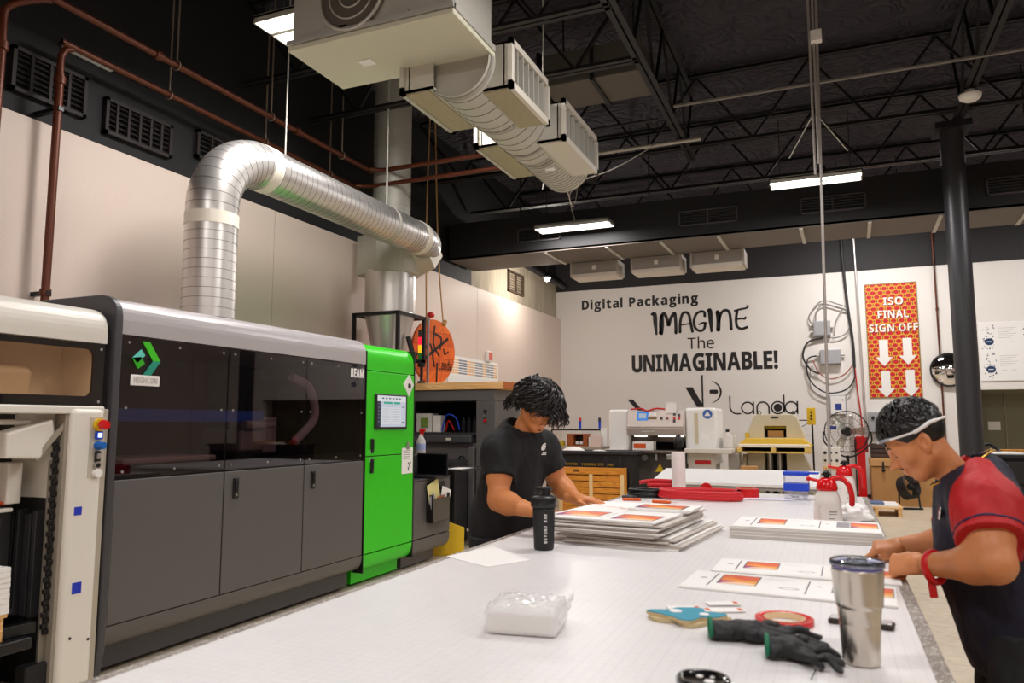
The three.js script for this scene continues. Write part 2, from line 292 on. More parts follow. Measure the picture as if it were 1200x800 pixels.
{ const t = thing('column', 'dark round steel column rising from behind the man in red to the girder', 'column', [1.45, 0, -10]);
  P(t, 'shaft', [cyl(.125, 4.9, 1.45, 2.45, -10, 'y', 36)], S(0x3b3b3f, .38, .3, { bumpMap: T.fine, bumpScale: .0008 }));
  P(t, 'base_plate', bx(1.25, 1.65, 0, .02, -10.2, -9.8), M.steelDark); P(t, 'cap_plate', bx(1.26, 1.64, 4.9, 4.975, -10.2, -9.8), M.steelDark); }

// black soffit across the hall
{ const t = thing('soffit_duct', 'long black supply soffit across the room in front of the back wall', 'duct', [1.3, 4.03, -10.95]);
  P(t, 'soffit_face', bx(WX - .02, RX - .02, 4.04, 4.62, -10.52, -10.48), M.blackwall);
  P(t, 'soffit_top', bx(WX - .02, RX - .02, 4.58, 4.62, -11.4, -10.52), M.blackwall);
  P(t, 'soffit_bottom', bx(WX - .02, RX - .02, 4.03, 4.07, -11.4, -10.48), S(0x6d655e, .7, .1), { label: 'dusty underside of the soffit' });
  P(t, 'soffit_back', bx(WX - .02, RX - .02, 4.07, 4.58, -11.4, -11.36), M.blackwall);
  for (const [x, w] of [[-4.0, .7], [-1.48, .8], [.12, .8], [2.25, .8]]) { const f = P(t, 'vent', [bx(x - w / 2, x + w / 2, 4.2, 4.22, -10.48, -10.455), bx(x - w / 2, x + w / 2, 4.4, 4.42, -10.48, -10.455), bx(x - w / 2, x - w / 2 + .02, 4.2, 4.42, -10.48, -10.455), bx(x + w / 2 - .02, x + w / 2, 4.2, 4.42, -10.48, -10.455), bx(x - .01, x + .01, 4.2, 4.42, -10.48, -10.46)], S(0x4a4648, .5, .3));
    for (let k = 0; k < 5; k++) P(f, 'louvre', bx(x - w / 2 + .02, x + w / 2 - .02, -.004, .004, -.015, .015).translate(0, 0, 0).rotateX(.6).translate(0, 4.24 + k * .036, -10.475), M.steelDark); }
  PS(t, 'strap', [-3.9, -2.95, -2.15, -1.35, -.28, .55, 1.35, 2.3].map((x) => beam([x, 4.02, -10.5], [x + .02, 4.02, -11.38], .045, .02)), M.zincDull);
  PS(t, 'hanger', [-4.5, -2.4, 0, 2.4, 4.8, 7].map((x) => bar([x, 4.6, -10.95], [x, 6, -10.95], .01)), M.steelBlack);
}
{ let first; [[-3.42, 'leftmost of three'], [-2.42, 'middle one of three'], [-1.5, 'rightmost of three']].forEach(([x, w]) => {
    const label = `pale air outlet box under the soffit, ${w}`;
    if (!first) {
      first = thing('air_outlet', label, 'vent', [x, 3.78, -11.62], { group: 'air outlets under the soffit' });
      P(first, 'housing', [bx(x - .36, x + .36, 3.84, 4.03, -11.42, -11.8, .008, 1)], S(0xa39d98, .5, .4));
      P(first, 'lip', [prism([[-.37, 3.78], [.37, 3.78], [.37, 3.84], [-.37, 3.84]], -11.4, -11.82, .004).translate(x, 0, 0)], S(0xd7d0c6, .5, .2));
      PS(first, 'side_flange', [bx(x + .36, x + .4, 3.8, 4.03, -11.41, -11.81, .004, 1), bx(x - .4, x - .36, 3.8, 4.03, -11.41, -11.81, .004, 1)], S(0xb9b3ab, .5, .4));
      P(first, 'tag', bx(x - .03, x + .03, 3.9, 3.97, -11.419, -11.414), M.paper);
    } else copyOf(first, [x, 3.78, -11.62], label);
  }); }

// vents and conduits high on the left wall
function wallVent(z0, z1, y0, y1, cols, label, mat) {
  const t = thing('wall_vent', label, 'vent', [WX - .08, y0, (z0 + z1) / 2]);
  const X = WX - .1;
  P(t, 'vent_frame', [bx(X, X + .05, y0, y0 + .03, z0, z1), bx(X, X + .05, y1 - .03, y1, z0, z1), bx(X, X + .05, y0, y1, z0, z0 + .03 * Math.sign(z1 - z0)), bx(X, X + .05, y0, y1, z1 - .03 * Math.sign(z1 - z0), z1)], mat);
  for (let c = 1; c < cols; c++) { const z = z0 + (z1 - z0) * c / cols; P(t, 'mullion', bx(X, X + .045, y0, y1, z - .012, z + .012), mat); }
  const n = Math.round((y1 - y0) / .045);
  for (let k = 1; k < n; k++) P(t, 'louvre', bx(-.016, .016, -.003, .003, z0, z1).rotateZ(-.7).translate(X + .025, y0 + (y1 - y0) * k / n, 0), mat);
}
const ventDark = S(0x2b2524, .65, .2);
wallVent(-3.5, -4.12, 3.95, 4.3, 4, 'dark louvred vent high on the left wall, left of the copper pipe', ventDark);
wallVent(-4.3, -5.0, 3.9, 4.22, 6, 'dark louvred vent high on the left wall, right of the copper pipe', ventDark);
wallVent(-5.3, -5.68, 4.02, 4.3, 2, 'small dark louvred vent above the bend of the silver duct', ventDark);
wallVent(-13.0, -13.75, 3.96, 4.38, 2, 'brown vent in the bare concrete beside the soffit', S(0x5b4a3c, .7, .2));
single('strip_lamp_unlit', [bx(WX - .1, WX - .03, 4.46, 4.5, -3.9, -4.35, .01, 1)], M.white, 'short pale batten high at the left between the copper pipes', 'strip light');
{ const t = thing('sprinkler_pipe', 'brown copper pipe, the taller of two that bend below the ceiling at left', 'pipe', [-5.33, 0, -3.3]);
  P(t, 'pipe_run', [tube([[-5.33, 2.0, -3.26], [-5.33, 3, -3.26], [-5.33, 4.2, -3.26]], .031, 4, 12), tube([[-5.33, 4.2, -3.26], [-5.33, 4.36, -3.26], [-5.3, 4.43, -3.28], [-5.2, 4.5, -3.38], [-5.13, 4.54, -3.5], [-5.12, 4.54, -3.7], [-5.12, 4.54, -7.3], [-5.1, 4.54, -7.5], [-4.95, 4.54, -7.62], [-4.6, 4.54, -7.62], [-2.45, 4.54, -7.62]], .028, 120, 12)], M.copper);
  PS(t, 'coupling', [cyl(.045, .06, -5.33, 4.12, -3.26), cyl(.042, .06, -5.12, 4.54, -4.4, 'z'), cyl(.042, .06, -5.12, 4.54, -6.2, 'z')], M.copper);
  PS(t, 'hanger', [-4.6, -5.8, -7.0].map((z) => merge([bar([-5.12, 4.58, z], [-5.12, 6, z], .008, 6), new THREE.TorusGeometry(.042, .006, 6, 16).translate(-5.12, 4.54, z)])), S(0x8a7a6c, .5, .4)); }
{ const t = thing('sprinkler_pipe', 'brown copper pipe running down the left wall beside the white hood', 'pipe', [-5.38, 0, -3.78]);
  P(t, 'pipe_run', [tube([[-5.38, 0.02, -3.74], [-5.38, 2, -3.74], [-5.38, 4.14, -3.74]], .03, 4, 12), tube([[-5.38, 4.14, -3.74], [-5.38, 4.28, -3.74], [-5.375, 4.35, -3.78], [-5.36, 4.38, -3.86], [-5.36, 4.38, -4.0], [-5.36, 4.38, -7.4], [-5.34, 4.38, -7.55], [-5.2, 4.38, -7.66], [-4.8, 4.38, -7.68], [-2.45, 4.38, -7.68]], .026, 110, 12)], M.copper);
  PS(t, 'coupling', [cyl(.043, .06, -5.38, 4.08, -3.74), cyl(.04, .05, -5.38, 2.42, -3.74)], M.copper);
  PS(t, 'wall_clamp', [bx(WX, -5.34, 2.4, 2.43, -3.76, -3.72), bx(WX - .1, -5.34, 3.83, 3.86, -3.76, -3.72)], M.black);
  PS(t, 'hanger', [-4.75, -6, -7.1].map((z) => merge([bar([-5.36, 4.41, z], [-5.36, 6, z], .008, 6), new THREE.TorusGeometry(.038, .006, 6, 16).translate(-5.36, 4.38, z)])), S(0x8a7a6c, .5, .4)); }
single('conduit', bar([-5.38, 4.55, -11.45], [-5.4, 4.48, BZ + .01], .06, 14), M.steelBlack, 'thick dark pipe along the bare concrete wall behind the soffit', 'pipe');
single('beam_rail', [beam([-3.1, 5.0, -3], [-3.1, 5.0, -10.4], .1, .08), beam([-3.1, 5.1, -3], [-3.1, 5.1, -10.4], .03, .1)], M.steelDark, 'dark steel rail under the deck, left of the round duct', 'beam');
// ---------- ducts ----------
// a round sheet-metal duct along a path: skin and standing seams
function ductSkin(pts, r, seg, closedEnd) {
  const c = curve(pts, false, .5), skin = new THREE.TubeGeometry(c, seg, r, 40, false), rings = [];
  return { c, skin };
}
function ring(c, u, r, w) { const p = c.getPointAt(u), d = c.getTangentAt(u); return new THREE.CylinderGeometry(r, r, w, 40, 1, false).applyQuaternion(new THREE.Quaternion().setFromUnitVectors(V(0, 1, 0), d)).translate(p.x, p.y, p.z); }
{
  const t = thing('exhaust_duct', 'shiny silver spiral duct rising from the grey machine and bending to the cyclone', 'duct', [-4.5, 2.17, -4.48]);
  const X = -4.5, R = .2, pts = [];
  pts.push([X, 2.205, -4.46], [X, 2.6, -4.46], [X, 3.05, -4.46]);
  const cz = -4.46 - .5, cyy = 3.16; for (let a = 0; a <= 90; a += 11.25) pts.push([X, cyy + .5 * Math.sin(rad(a)), cz + .5 * Math.cos(rad(a))]);
  pts.push([X, 3.66, -5.6], [X, 3.66, -6.5], [X, 3.66, -7.3]);
  const c1 = curve(pts), c1g = new THREE.TubeGeometry(c1, 150, R, 44);
  P(t, 'duct_skin', c1g, M.zinc);
  const seams = []; const L1 = c1.getLength(); for (let s = .06; s < L1 - .02; s += .075) seams.push(ring(c1, s / L1, R + .0016, .0035)); P(t, 'spiral_seam', seams, S(0x6f6c6a, .55, .6));
  const e = [[X, 3.66, -7.3]]; for (let a = 11.25; a <= 180; a += 11.25) e.push([X - .27 + .27 * Math.cos(rad(a)), 3.66 - .09 * (a / 180), -7.3 - .42 * Math.sin(rad(a)) - .35 * (1 - Math.cos(rad(a))) / 2]);
  // elbow that turns back towards the cyclone
  const eb = [[X, 3.66, -7.28], [X, 3.66, -7.6], [X - .02, 3.655, -7.86], [X - .1, 3.635, -8.06], [X - .24, 3.6, -8.15], [X - .38, 3.57, -8.1], [X - .47, 3.56, -8.02]], c2 = curve(eb);
  P(t, 'elbow', [new THREE.TubeGeometry(c2, 60, R * .97, 44)], M.zinc);
  const s2 = []; const L2 = c2.getLength(); for (let s = .1; s < L2; s += .05) s2.push(ring(c2, s / L2, R * .97 + .003, .008)); P(t, 'elbow_fold', s2, S(0x9a9895, .45, .8));
  const at = (z) => { let u = 0; for (let i = 0; i <= 400; i++) if (c1.getPointAt(i / 400).z > z) u = i / 400; return u; };
  const uy = (y) => { let u = 0; for (let i = 0; i <= 200; i++) { const p = c1.getPointAt(i / 400); if (p.y < y && p.z > -4.47) u = i / 400; } return u; };
  PS(t, 'sealing_tape', [ring(c1, uy(3.06), R + .006, .1), ring(c1, at(-5.02), R + .006, .11), ring(c2, .32, R + .004, .1)], S(0xece5d8, .6, .05), { label: 'band of pale sealing tape at a joint' });
  PS(t, 'strap_hanger', [bar([X, 3.86, -5.3], [X, 6, -5.3], .007), bar([X, 3.86, -7.0], [X, 6, -7.0], .012), ring(c1, at(-7.0), R + .005, .03)], M.zincDull);
}
{
  const x = -5.0, z = -7.9, t = thing('dust_cyclone', 'galvanised dust cyclone in a black stand behind the grey machine', 'cyclone', [x, 0, z]);
  P(t, 'barrel', lathe([[.3, 2.78], [.31, 2.8], [.31, 3.3], [.3, 3.32]], x, 0, z, 44), M.zinc);
  P(t, 'cone', lathe([[.09, 1.75], [.1, 1.8], [.3, 2.74], [.312, 2.75], [.312, 2.79], [.3, 2.8]], x, 0, z, 44), M.zinc);
  // scroll with a tangential inlet
  const sp = []; for (let a = -90; a <= 200; a += 10) { const r = .33 + .1 * (a + 90) / 290; sp.push([r * Math.cos(rad(a)), r * Math.sin(rad(a))]); }
  P(t, 'scroll', [flat(sp.map(([a, b]) => [x + a, -(z) + b]), 3.28, .5, .012)], M.zincDull);
  P(t, 'inlet', [bx(x + .1, x + .36, 3.34, 3.76, z + .02, z - .34, .01, 1)], M.zinc);
  P(t, 'transition', [cyl(.28, .2, x + .45, 3.55, z - .14, 'x', 4, .2).rotateX(0)], S(0xc9c1b4, .55, .3), { label: 'pale flexible sleeve between elbow and cyclone' });
  P(t, 'stack', [cyl(.235, 2.3, x, 4.85, z, 'y', 40)], M.zincDull);
  const seams = []; for (let y = 3.9; y < 5.95; y += .12) seams.push(cyl(.238, .006, x, y, z, 'y', 40)); P(t, 'stack_seam', seams, M.zincDull);
  const leg = (a, b) => beam([x + a, 2.2, z + b], [x + a, 2.78, z + b], .04, .04), s = .31;
  for (const [a, b] of [[s, s], [s, -s], [-s, s], [-s, -s]]) P(t, 'leg', leg(a, b), M.black);
  PS(t, 'wall_bracket', [beam([WX, 2.22, z - s], [x + s + .02, 2.22, z - s], .04, .04), beam([WX, 2.22, z + s], [x + s + .02, 2.22, z + s], .04, .04)], M.black);
  P(t, 'stand_frame', [beam([x - s, 2.76, z - s], [x + s, 2.76, z - s], .04, .04), beam([x - s, 2.76, z + s], [x + s, 2.76, z + s], .04, .04), beam([x - s, 2.76, z - s], [x - s, 2.76, z + s], .04, .04), beam([x + s, 2.76, z - s], [x + s, 2.76, z + s], .04, .04), beam([x + s + .02, 2.2, z - .05], [x + s - .02, 2.5, z + .04], .045, .045)], M.black);
}
{ // air handler box and the round supply duct with side registers
  const x0 = -3.2, x1 = -2.0, t = thing('air_handler', 'galvanised air handler box under the ceiling at top centre', 'air handler', [-2.6, 3.9, -4.1]);
  P(t, 'casing', [bx(x0, x1, 3.92, 4.78, -3.8, -4.36, .012, 1)], M.zincDull);
  P(t, 'bottom_pan', [bx(x0 - .015, x1 + .015, 3.89, 3.925, -3.775, -4.39, .006, 1)], S(0xcfcdb8, .6, .1));
  PS(t, 'flange', [bx(x0 - .02, x1 + .02, 3.93, 3.96, -3.765, -3.8), bx(x1, x1 + .02, 3.93, 3.97, -3.78, -4.38), bx(-2.95, -2.75, 3.96, 3.985, -3.775, -3.8), bx(-2.45, -2.3, 3.96, 3.985, -3.775, -3.8)], S(0xcac7c0, .45, .5));
  P(t, 'label_plate', bx(-2.86, -2.76, 3.884, 3.889, -4.06, -4.14), M.paper);
  P(t, 'fan_guard', [new THREE.TorusGeometry(.24, .012, 8, 40).translate(-2.72, 4.18, -3.77), new THREE.TorusGeometry(.165, .006, 6, 36).translate(-2.72, 4.18, -3.77), new THREE.TorusGeometry(.09, .006, 6, 30).translate(-2.72, 4.18, -3.77)], M.zincDull);
  P(t, 'fan_disc', cyl(.235, .02, -2.72, 4.18, -3.785, 'z', 40), S(0x6a645a, .55, .4));
  PS(t, 'hanger', [[x0 + .1, -3.9], [x1 - .1, -3.9], [x0 + .1, -4.3], [x1 - .1, -4.3]].map(([a, b]) => bar([a, 4.78, b], [a, 6, b], .01)), M.zincDull);
}
{
  const A = V(-2.24, 3.88, -4.3), B = V(-2.3, 3.93, -6.75), R = .245, d = B.clone().sub(A), L = d.length();
  const t = thing('supply_duct', 'round grey supply duct with side registers under the ceiling', 'duct', [-2.27, 3.9, -5.5]);
  const c = new THREE.LineCurve3(A, B);
  P(t, 'duct_skin', [new THREE.TubeGeometry(c, 4, R, 48)], M.zincDull);
  P(t, 'end_cap', [ring(c, 1, R, .02)], M.zincDull);
  const seams = []; for (let s = .12; s < L; s += s > L * .62 ? .06 : .13) seams.push(ring(c, s / L, R + .003, .006)); P(t, 'spiral_seam', seams, S(0x8d8a84, .55, .6));
  PS(t, 'joint_band', [.02, .3, .54, .66].map((u) => ring(c, u, R + .008, .04)), S(0xaaa79f, .5, .5));
  P(t, 'sticker', [bx(-2.2, -2.12, 3.63, 3.64, -5.9, -5.96)], M.paper);
  PS(t, 'hanger', [bar([-2.25, 4.12, -4.9], [-2.25, 6, -4.9], .008), bar([-2.28, 4.15, -6.1], [-2.28, 6, -6.1], .008)], M.zincDull);
  const insul = S(0xa99f83, .95, 0, { bumpMap: T.fine, bumpScale: .006 }), face = S(0xd8d2c6, .5, .2);
  for (const [side, z0, z1, y] of [[1, -4.42, -5.12, 3.88], [1, -5.5, -6.4, 3.9], [-1, -4.28, -5.02, 3.86], [-1, -5.45, -6.3, 3.88]]) {
    const xa = side > 0 ? -2.14 : -2.4, xb = side > 0 ? -1.88 : -2.64, q = side;
    const h = side > 0 ? .16 : .12, yc = y - .03, b = yc - h, u = yc + h;
    const r = P(t, 'register_box', [bx(xa, xb, b, b + .015, z0, z1), bx(xa, xb, u - .015, u, z0, z1), bx(xa, xb, b, u, z0, z0 - .015), bx(xa, xb, b, u, z1, z1 + .015)], M.zincDull);
    P(r, 'insulated_bottom', bx(xa + .04 * q, xb - .015 * q, b - .008, b, z0 - .02, z1 + .02), side > 0 && z0 < -5 ? face : insul);
    P(r, 'grille_frame', [bx(xb - .02 * q, xb + .012 * q, b - .015, b + .035, z0 + .02, z1 - .02), bx(xb - .02 * q, xb + .012 * q, u - .03, u + .015, z0 + .02, z1 - .02), bx(xb - .02 * q, xb + .012 * q, b - .015, u + .015, z0 + .02, z0 - .02), bx(xb - .02 * q, xb + .012 * q, b - .015, u + .015, z1 - .02, z1 + .02)], side > 0 ? face : M.zincDull);
    P(r, 'backing', bx(xb - .06 * q, xb - .05 * q, b, u, z0, z1), S(0x5a534c, .7));
    const n = 7; for (let k = 1; k < n; k++) P(r, 'fin', bx(xb - .03 * q, xb + .006 * q, b + .03, u - .03, z0 + (z1 - z0) * k / n - .006, z0 + (z1 - z0) * k / n + .006), M.zincDull);
  }
}
single('cable', tube([[-2.55, 3.75, -6.78], [-2.7, 4.3, -7.4], [-2.95, 4.45, -8.6], [-3.1, 4.35, -9.4], [-3.2, 4.75, -9.9], [-3.35, 4.7, -10.0], [-3.3, 4.34, -10.1]], .006, 60, 6), M.paperEdge, 'thin pale cable looping from the round duct to the fitting below it', 'cable');
single('cable', tube([[-2.1, 3.8, -6.78], [-1.95, 4.1, -7.4], [-1.9, 4.93, -9.1]], .006, 30, 6), M.paperEdge, 'thin cable rising right from the end of the round duct', 'cable');

// drop poles in the middle of the hall
{ const z = -7.4, t = thing('drop_pole', 'tall thin pole dropping from the ceiling past the bright fitting', 'pole', [-.03, 0, z]);
  P(t, 'pole', bar([-.056, 0, z], [.03, 6, z], .013, 12), S(0xbdb6b2, .4, .5)); P(t, 'foot', cyl(.05, .02, -.056, .01, z), M.steelDark); }
{ const z = -7.34, t = thing('power_drop', 'pair of short conduits with a pale junction box beside the tall pole', 'conduit', [-.03, 3.75, z]);
  P(t, 'conduit', [bar([-.05, 3.75, z], [-.05, 6, z], .012, 10)], S(0xbdb6b2, .4, .5)); P(t, 'conduit', [bar([-.015, 3.85, z], [-.012, 6, z], .012, 10)], S(0xbdb6b2, .4, .5));
  P(t, 'junction_box', bx(-.04, .06, 5.02, 5.13, z - .02, z + .06, .006, 1), M.white);
  PS(t, 'brace', [bar([-.05, 4.32, z], [-.28, 4.0, z - .2], .005), bar([-.015, 4.32, z], [.24, 4.0, z - .2], .005)], M.zincDull); }
// ---------- the big printing and cutting machine along the left wall ----------
const MX = -3.85;   // its front plane, facing +x
// side profile (x, y) of the housing, front at x = MX
const hoodProfile = (y0) => { const s = new THREE.Shape(); s.moveTo(MX - 1.3, y0); s.lineTo(MX, y0); s.lineTo(MX, 2.06); s.bezierCurveTo(MX, 2.15, MX - .05, 2.2, MX - .16, 2.2); s.lineTo(MX - 1.3, 2.2); s.closePath(); return s; };
const toeProfile = () => { const s = new THREE.Shape(); s.moveTo(MX - 1.3, .295); s.lineTo(MX, .295); s.lineTo(MX - .005, .25); s.bezierCurveTo(MX - .012, .19, MX - .05, .165, MX - .13, .16); s.lineTo(MX - 1.3, .16); s.closePath(); return s; };
function latch(parent, y, z) {
  const h = P(parent, 'latch', bx(MX + .0, MX + .012, y - .07, y + .07, z - .026, z + .026, .008, 2), M.black);
  P(h, 'latch_lever', bx(MX + .012, MX + .02, y - .02, y + .055, z - .014, z + .014, .004, 1), M.rubber);
  P(h, 'latch_lock', cyl(.01, .006, MX + .013, y - .045, z, 'x', 12), M.steel);
}
{
  const z0 = -3.16, z1 = -5.7, t = thing('printing_machine', 'long grey machine with black glass doors beside the left wall', 'machine', [MX - .65, 0, (z0 + z1) / 2]);
  P(t, 'hood', prism(hoodProfile(1.975), z0, z1), M.machSilver, { label: 'rounded silver hood' });
  P(t, 'carcass', [bx(MX - 1.3, MX - 1.26, .3, 1.98, z0, z1), bx(MX - 1.3, MX - .03, .3, 1.98, z0, z0 - .03), bx(MX - 1.3, MX - .03, .3, 1.98, z1 + .03, z1), bx(MX - 1.3, MX - .03, .28, 1.1, z0 - .03, z1 + .03)], M.blackMat);
  // end frame at the near end
  const ef = new THREE.Shape(); ef.moveTo(MX - 1.3, .02); ef.lineTo(MX - .02, .02); ef.lineTo(MX + .012, .2); ef.lineTo(MX + .012, 2.06); ef.bezierCurveTo(MX + .012, 2.16, MX - .05, 2.212, MX - .16, 2.212); ef.lineTo(MX - 1.3, 2.212); ef.closePath();
  P(t, 'end_frame', prism(ef, z0 + .05, z0, .01), M.machDark, { label: 'dark grey end frame' });
  const seams = [z0, -4.03, -4.88, z1];
  for (let k = 0; k < 3; k++) {
    const a = seams[k] - .005, b = seams[k + 1] + .005;
    const d = P(t, 'door', bx(MX - .03, MX, .3, 1.118, a, b, .006, 2), M.machGrey, { label: 'grey lower door' });
    if (k) latch(d, 1.0, a - .1);
    const g = P(t, 'glass_panel', bx(MX - .012, MX - .002, 1.125, 1.968, a, b, .002, 1), M.tint, { label: 'dark tinted glass panel' });
    const zs = [a - .05, (a + b) / 2, b + .05];
    const screws = [[1.93, zs[0]], [1.93, zs[1]], [1.93, zs[2]], [1.54, zs[0]], [1.54, zs[2]], [1.165, zs[0]], [1.165, zs[1]], [1.165, zs[2]]];
    for (const [y, z] of screws) P(g, 'screw', cyl(.008, .006, MX, y, z, 'x', 10), M.steel);
    // black masked border at the bottom of the glass
    P(g, 'border', bx(MX - .016, MX - .0125, 1.125, 1.2, a, b), M.black);
  }
  P(t, 'toe_rail', prism(toeProfile(), z0, z1), M.machGrey);
  P(t, 'kick_plate', bx(MX - 1.25, MX - .13, .03, .16, z0, z1 + .03), M.machDark);
  PS(t, 'foot', [-3.4, -4.4, -5.4].map((z) => cyl(.04, .03, MX - .3, .015, z)), M.rubber);
  // what shows dimly through the glass
  const i = P(t, 'inner_frame', [bx(MX - 1.2, MX - 1.15, 1.1, 1.97, z0 - .03, z1 + .03), bx(MX - .9, MX - .1, 1.1, 1.14, z0 - .05, z1 + .05)], S(0x19181a, .5, .3));
  P(i, 'blue_rail', bx(MX - .2, MX - .14, 1.46, 1.54, z0 - .05, -4.55), S(0x0a62d8, .4)); P(i, 'belt', [bx(MX - .6, MX - .05, 1.2, 1.235, z0 - .1, -4.0, .01, 1)], S(0xc9bfae, .6));
  P(i, 'print_head', [bx(MX - .5, MX - .12, 1.24, 1.4, -4.3, -4.55, .02), bx(MX - .5, MX - .16, 1.22, 1.5, -4.58, -4.74, .02), cyl(.03, .3, MX - .1, 1.44, -4.46, 'z', 16)], S(0xb7b3ae, .35, .5));
  P(i, 'drum', cyl(.2, .3, MX - .36, 1.6, -4.95, 'x', 30), S(0x0e0d0f, .4, .4)); P(i, 'hose', tube([[MX - .16, 1.3, -4.95], [MX - .12, 1.5, -5.14], [MX - .12, 1.74, -5.06], [MX - .14, 1.82, -4.86]], .035, 40, 12), S(0xcfcac4, .6));
  P(i, 'cable', [tube([[MX - .2, 1.9, -5.15], [MX - .22, 1.6, -5.2], [MX - .2, 1.4, -5.1]], .012), tube([[MX - .25, 1.3, -5.2], [MX - .2, 1.5, -5.3], [MX - .2, 1.35, -5.45]], .01)], M.rubber);
  // emblem: two folded ribbons, plate and lettering
  const lg = (pts, m, n) => P(t, n, faceX(pts.map(([u, y]) => [u, y]), MX - .001, .006, 0), m);
  const U = (z) => -z;  // shape u runs along -z
  const c = 3.33, e = 1.83;
  lg([[c - .025, e + .115], [c + .03, e + .115], [c + .115, e + .0], [c + .06, e + .0]], S(0x3ec21a, .35), 'emblem_ribbon');
  lg([[c + .06, e], [c + .115, e], [c + .04, e - .1], [c - .015, e - .1]], S(0x1d8f78, .35), 'emblem_ribbon');
  lg([[c - .09, e + .01], [c - .03, e + .065], [c - .0, e + .03], [c - .055, e - .02]], S(0x63cfc0, .35), 'emblem_ribbon');
  lg([[c - .09, e + .01], [c - .05, e - .055], [c + .0, e - .02], [c - .03, e + .02]], S(0x2fae1c, .35), 'emblem_ribbon');
  P(t, 'name_plate', bx(MX - .001, MX + .006, 1.675, 1.74, -3.235, -3.445, .004, 1), M.white);
  P(t, 'plate_lettering', fit(glyphs('HIGHCON', .05, .002), 0, .17, 0, .036).rotateY(Math.PI / 2).translate(MX + .006, 1.69, -3.255), S(0xb9b4b0, .5));
  P(t, 'lettering', fit(glyphs('BEAM', .08, .004), 0, .19, 0, .078).rotateY(Math.PI / 2).translate(MX - .002, 1.85, -5.475), M.white, { label: 'white raised letters reading BEAM' });
}
{ // green control cabinet
  const z0 = -5.71, z1 = -6.55, t = thing('control_cabinet', 'bright green control cabinet at the end of the grey machine', 'cabinet', [MX - .6, 0, (z0 + z1) / 2]);
  P(t, 'carcass', [bx(MX - 1.2, MX - .03, .3, 1.98, z0 - .01, z1 + .01)], M.black);
  const gp = new THREE.Shape(); gp.moveTo(MX - 1.2, 1.93); gp.lineTo(MX, 1.93); gp.lineTo(MX, 2.02); gp.bezierCurveTo(MX, 2.12, MX - .05, 2.18, MX - .16, 2.18); gp.lineTo(MX - 1.2, 2.18); gp.closePath();
  P(t, 'hood', prism(gp, z0 - .008, z1, .008), M.green);
  const up = P(t, 'door', bx(MX - .03, MX + .004, 1.155, 1.922, z0 - .01, z1, .006, 2), M.green), lo = P(t, 'door', bx(MX - .03, MX + .004, .3, 1.147, z0 - .01, z1, .006, 2), M.green);
  const tp = new THREE.Shape(); tp.moveTo(MX - 1.2, .292); tp.lineTo(MX + .004, .292); tp.lineTo(MX - .002, .24); tp.bezierCurveTo(MX - .01, .17, MX - .06, .14, MX - .14, .135); tp.lineTo(MX - 1.2, .135); tp.closePath();
  P(t, 'toe_rail', prism(tp, z0 - .01, z1, .004), M.green);
  P(t, 'kick_plate', bx(MX - 1.1, MX - .14, .03, .135, z0 - .03, z1 + .04), M.green);
  P(t, 'gasket', [bx(MX - 1.2, MX + .006, .14, 2.17, z1, z1 - .02, .005, 1), bx(MX - .1, MX + .003, .14, 2.1, z0 - .008, z0)], M.black);
  const scr = P(t, 'touch_screen', bx(MX + .004, MX + .02, 1.39, 1.72, -5.84, -6.4, .008, 2), M.black);
  const ui = canvasTex(512, 320, (g, w, h) => { g.fillStyle = '#dfe6f4'; g.fillRect(0, 0, w, h); g.fillStyle = '#2c3147'; g.fillRect(0, 60, 58, h); g.fillStyle = '#fbfbff'; g.fillRect(0, 0, w, 60); g.fillStyle = '#2fbf9a'; g.fillRect(110, 62, 150, 22); g.fillRect(290, 62, 110, 22);
    g.fillStyle = '#f7f8fb'; g.fillRect(76, 120, 150, 170); g.fillRect(240, 120, 180, 170); g.fillStyle = '#b9c0d0'; for (let k = 0; k < 8; k++) { g.fillRect(88, 134 + k * 18, 120, 4); g.fillRect(252, 134 + k * 18, 150, 4); } g.fillStyle = '#e05050'; g.beginPath(); g.arc(190, 104, 6, 0, 7); g.arc(250, 104, 6, 0, 7); g.fill(); g.fillStyle = '#30343c'; g.fillRect(440, 110, 50, 8); g.fillRect(440, 270, 40, 12); g.fillStyle = '#6d7894'; for (let k = 0; k < 6; k++) g.fillRect(10, 80 + k * 36, 36, 10); g.fillStyle = '#555d75'; for (let k = 0; k < 6; k++) g.fillRect(80 + k * 60, 20, 34, 14); });
  P(scr, 'display', new THREE.PlaneGeometry(.5, .29).rotateY(Math.PI / 2).translate(MX + .0205, 1.56, -6.12), S(0x0a0a0a, .25, 0, { map: ui, emissive: 0xffffff, emissiveMap: ui, emissiveIntensity: .42 }), { keep: true });
  for (const y of [1.245, 1.065]) { const h = P(y > 1.15 ? up : lo, 'handle', bx(MX + .004, MX + .02, y - .065, y + .065, -5.79, -5.835, .01, 2), M.black); P(h, 'handle_grip', bx(MX + .02, MX + .026, y - .03, y + .055, -5.8, -5.825, .003, 1), M.rubber); }
  PS(t, 'label_tag', [bx(MX + .004, MX + .007, 1.18, 1.21, -5.79, -5.83), bx(MX + .004, MX + .007, 1.1, 1.13, -5.79, -5.83)], M.paper);
  const dm = P(t, 'sticker', faceX([[6.37, 1.83], [6.48, 1.93], [6.57, 1.83], [6.48, 1.71]].map(([u, y]) => [u - .03, y]), MX + .004, .003), M.white, { label: 'white diamond sticker with a dark mark' });
  P(dm, 'mark', cyl(.028, .002, MX + .008, 1.815, -6.455, 'x', 16), M.darkGrey);
  const l = new THREE.RectAreaLight(0xdfe6ff, 1.2, .5, .29); l.position.set(MX + .024, 1.56, -6.12); l.rotation.y = -Math.PI / 2; l.castShadow = true; l.lookAt(MX + 2, 1.56, -6.12); l.rotateY(0); scene.add(l);
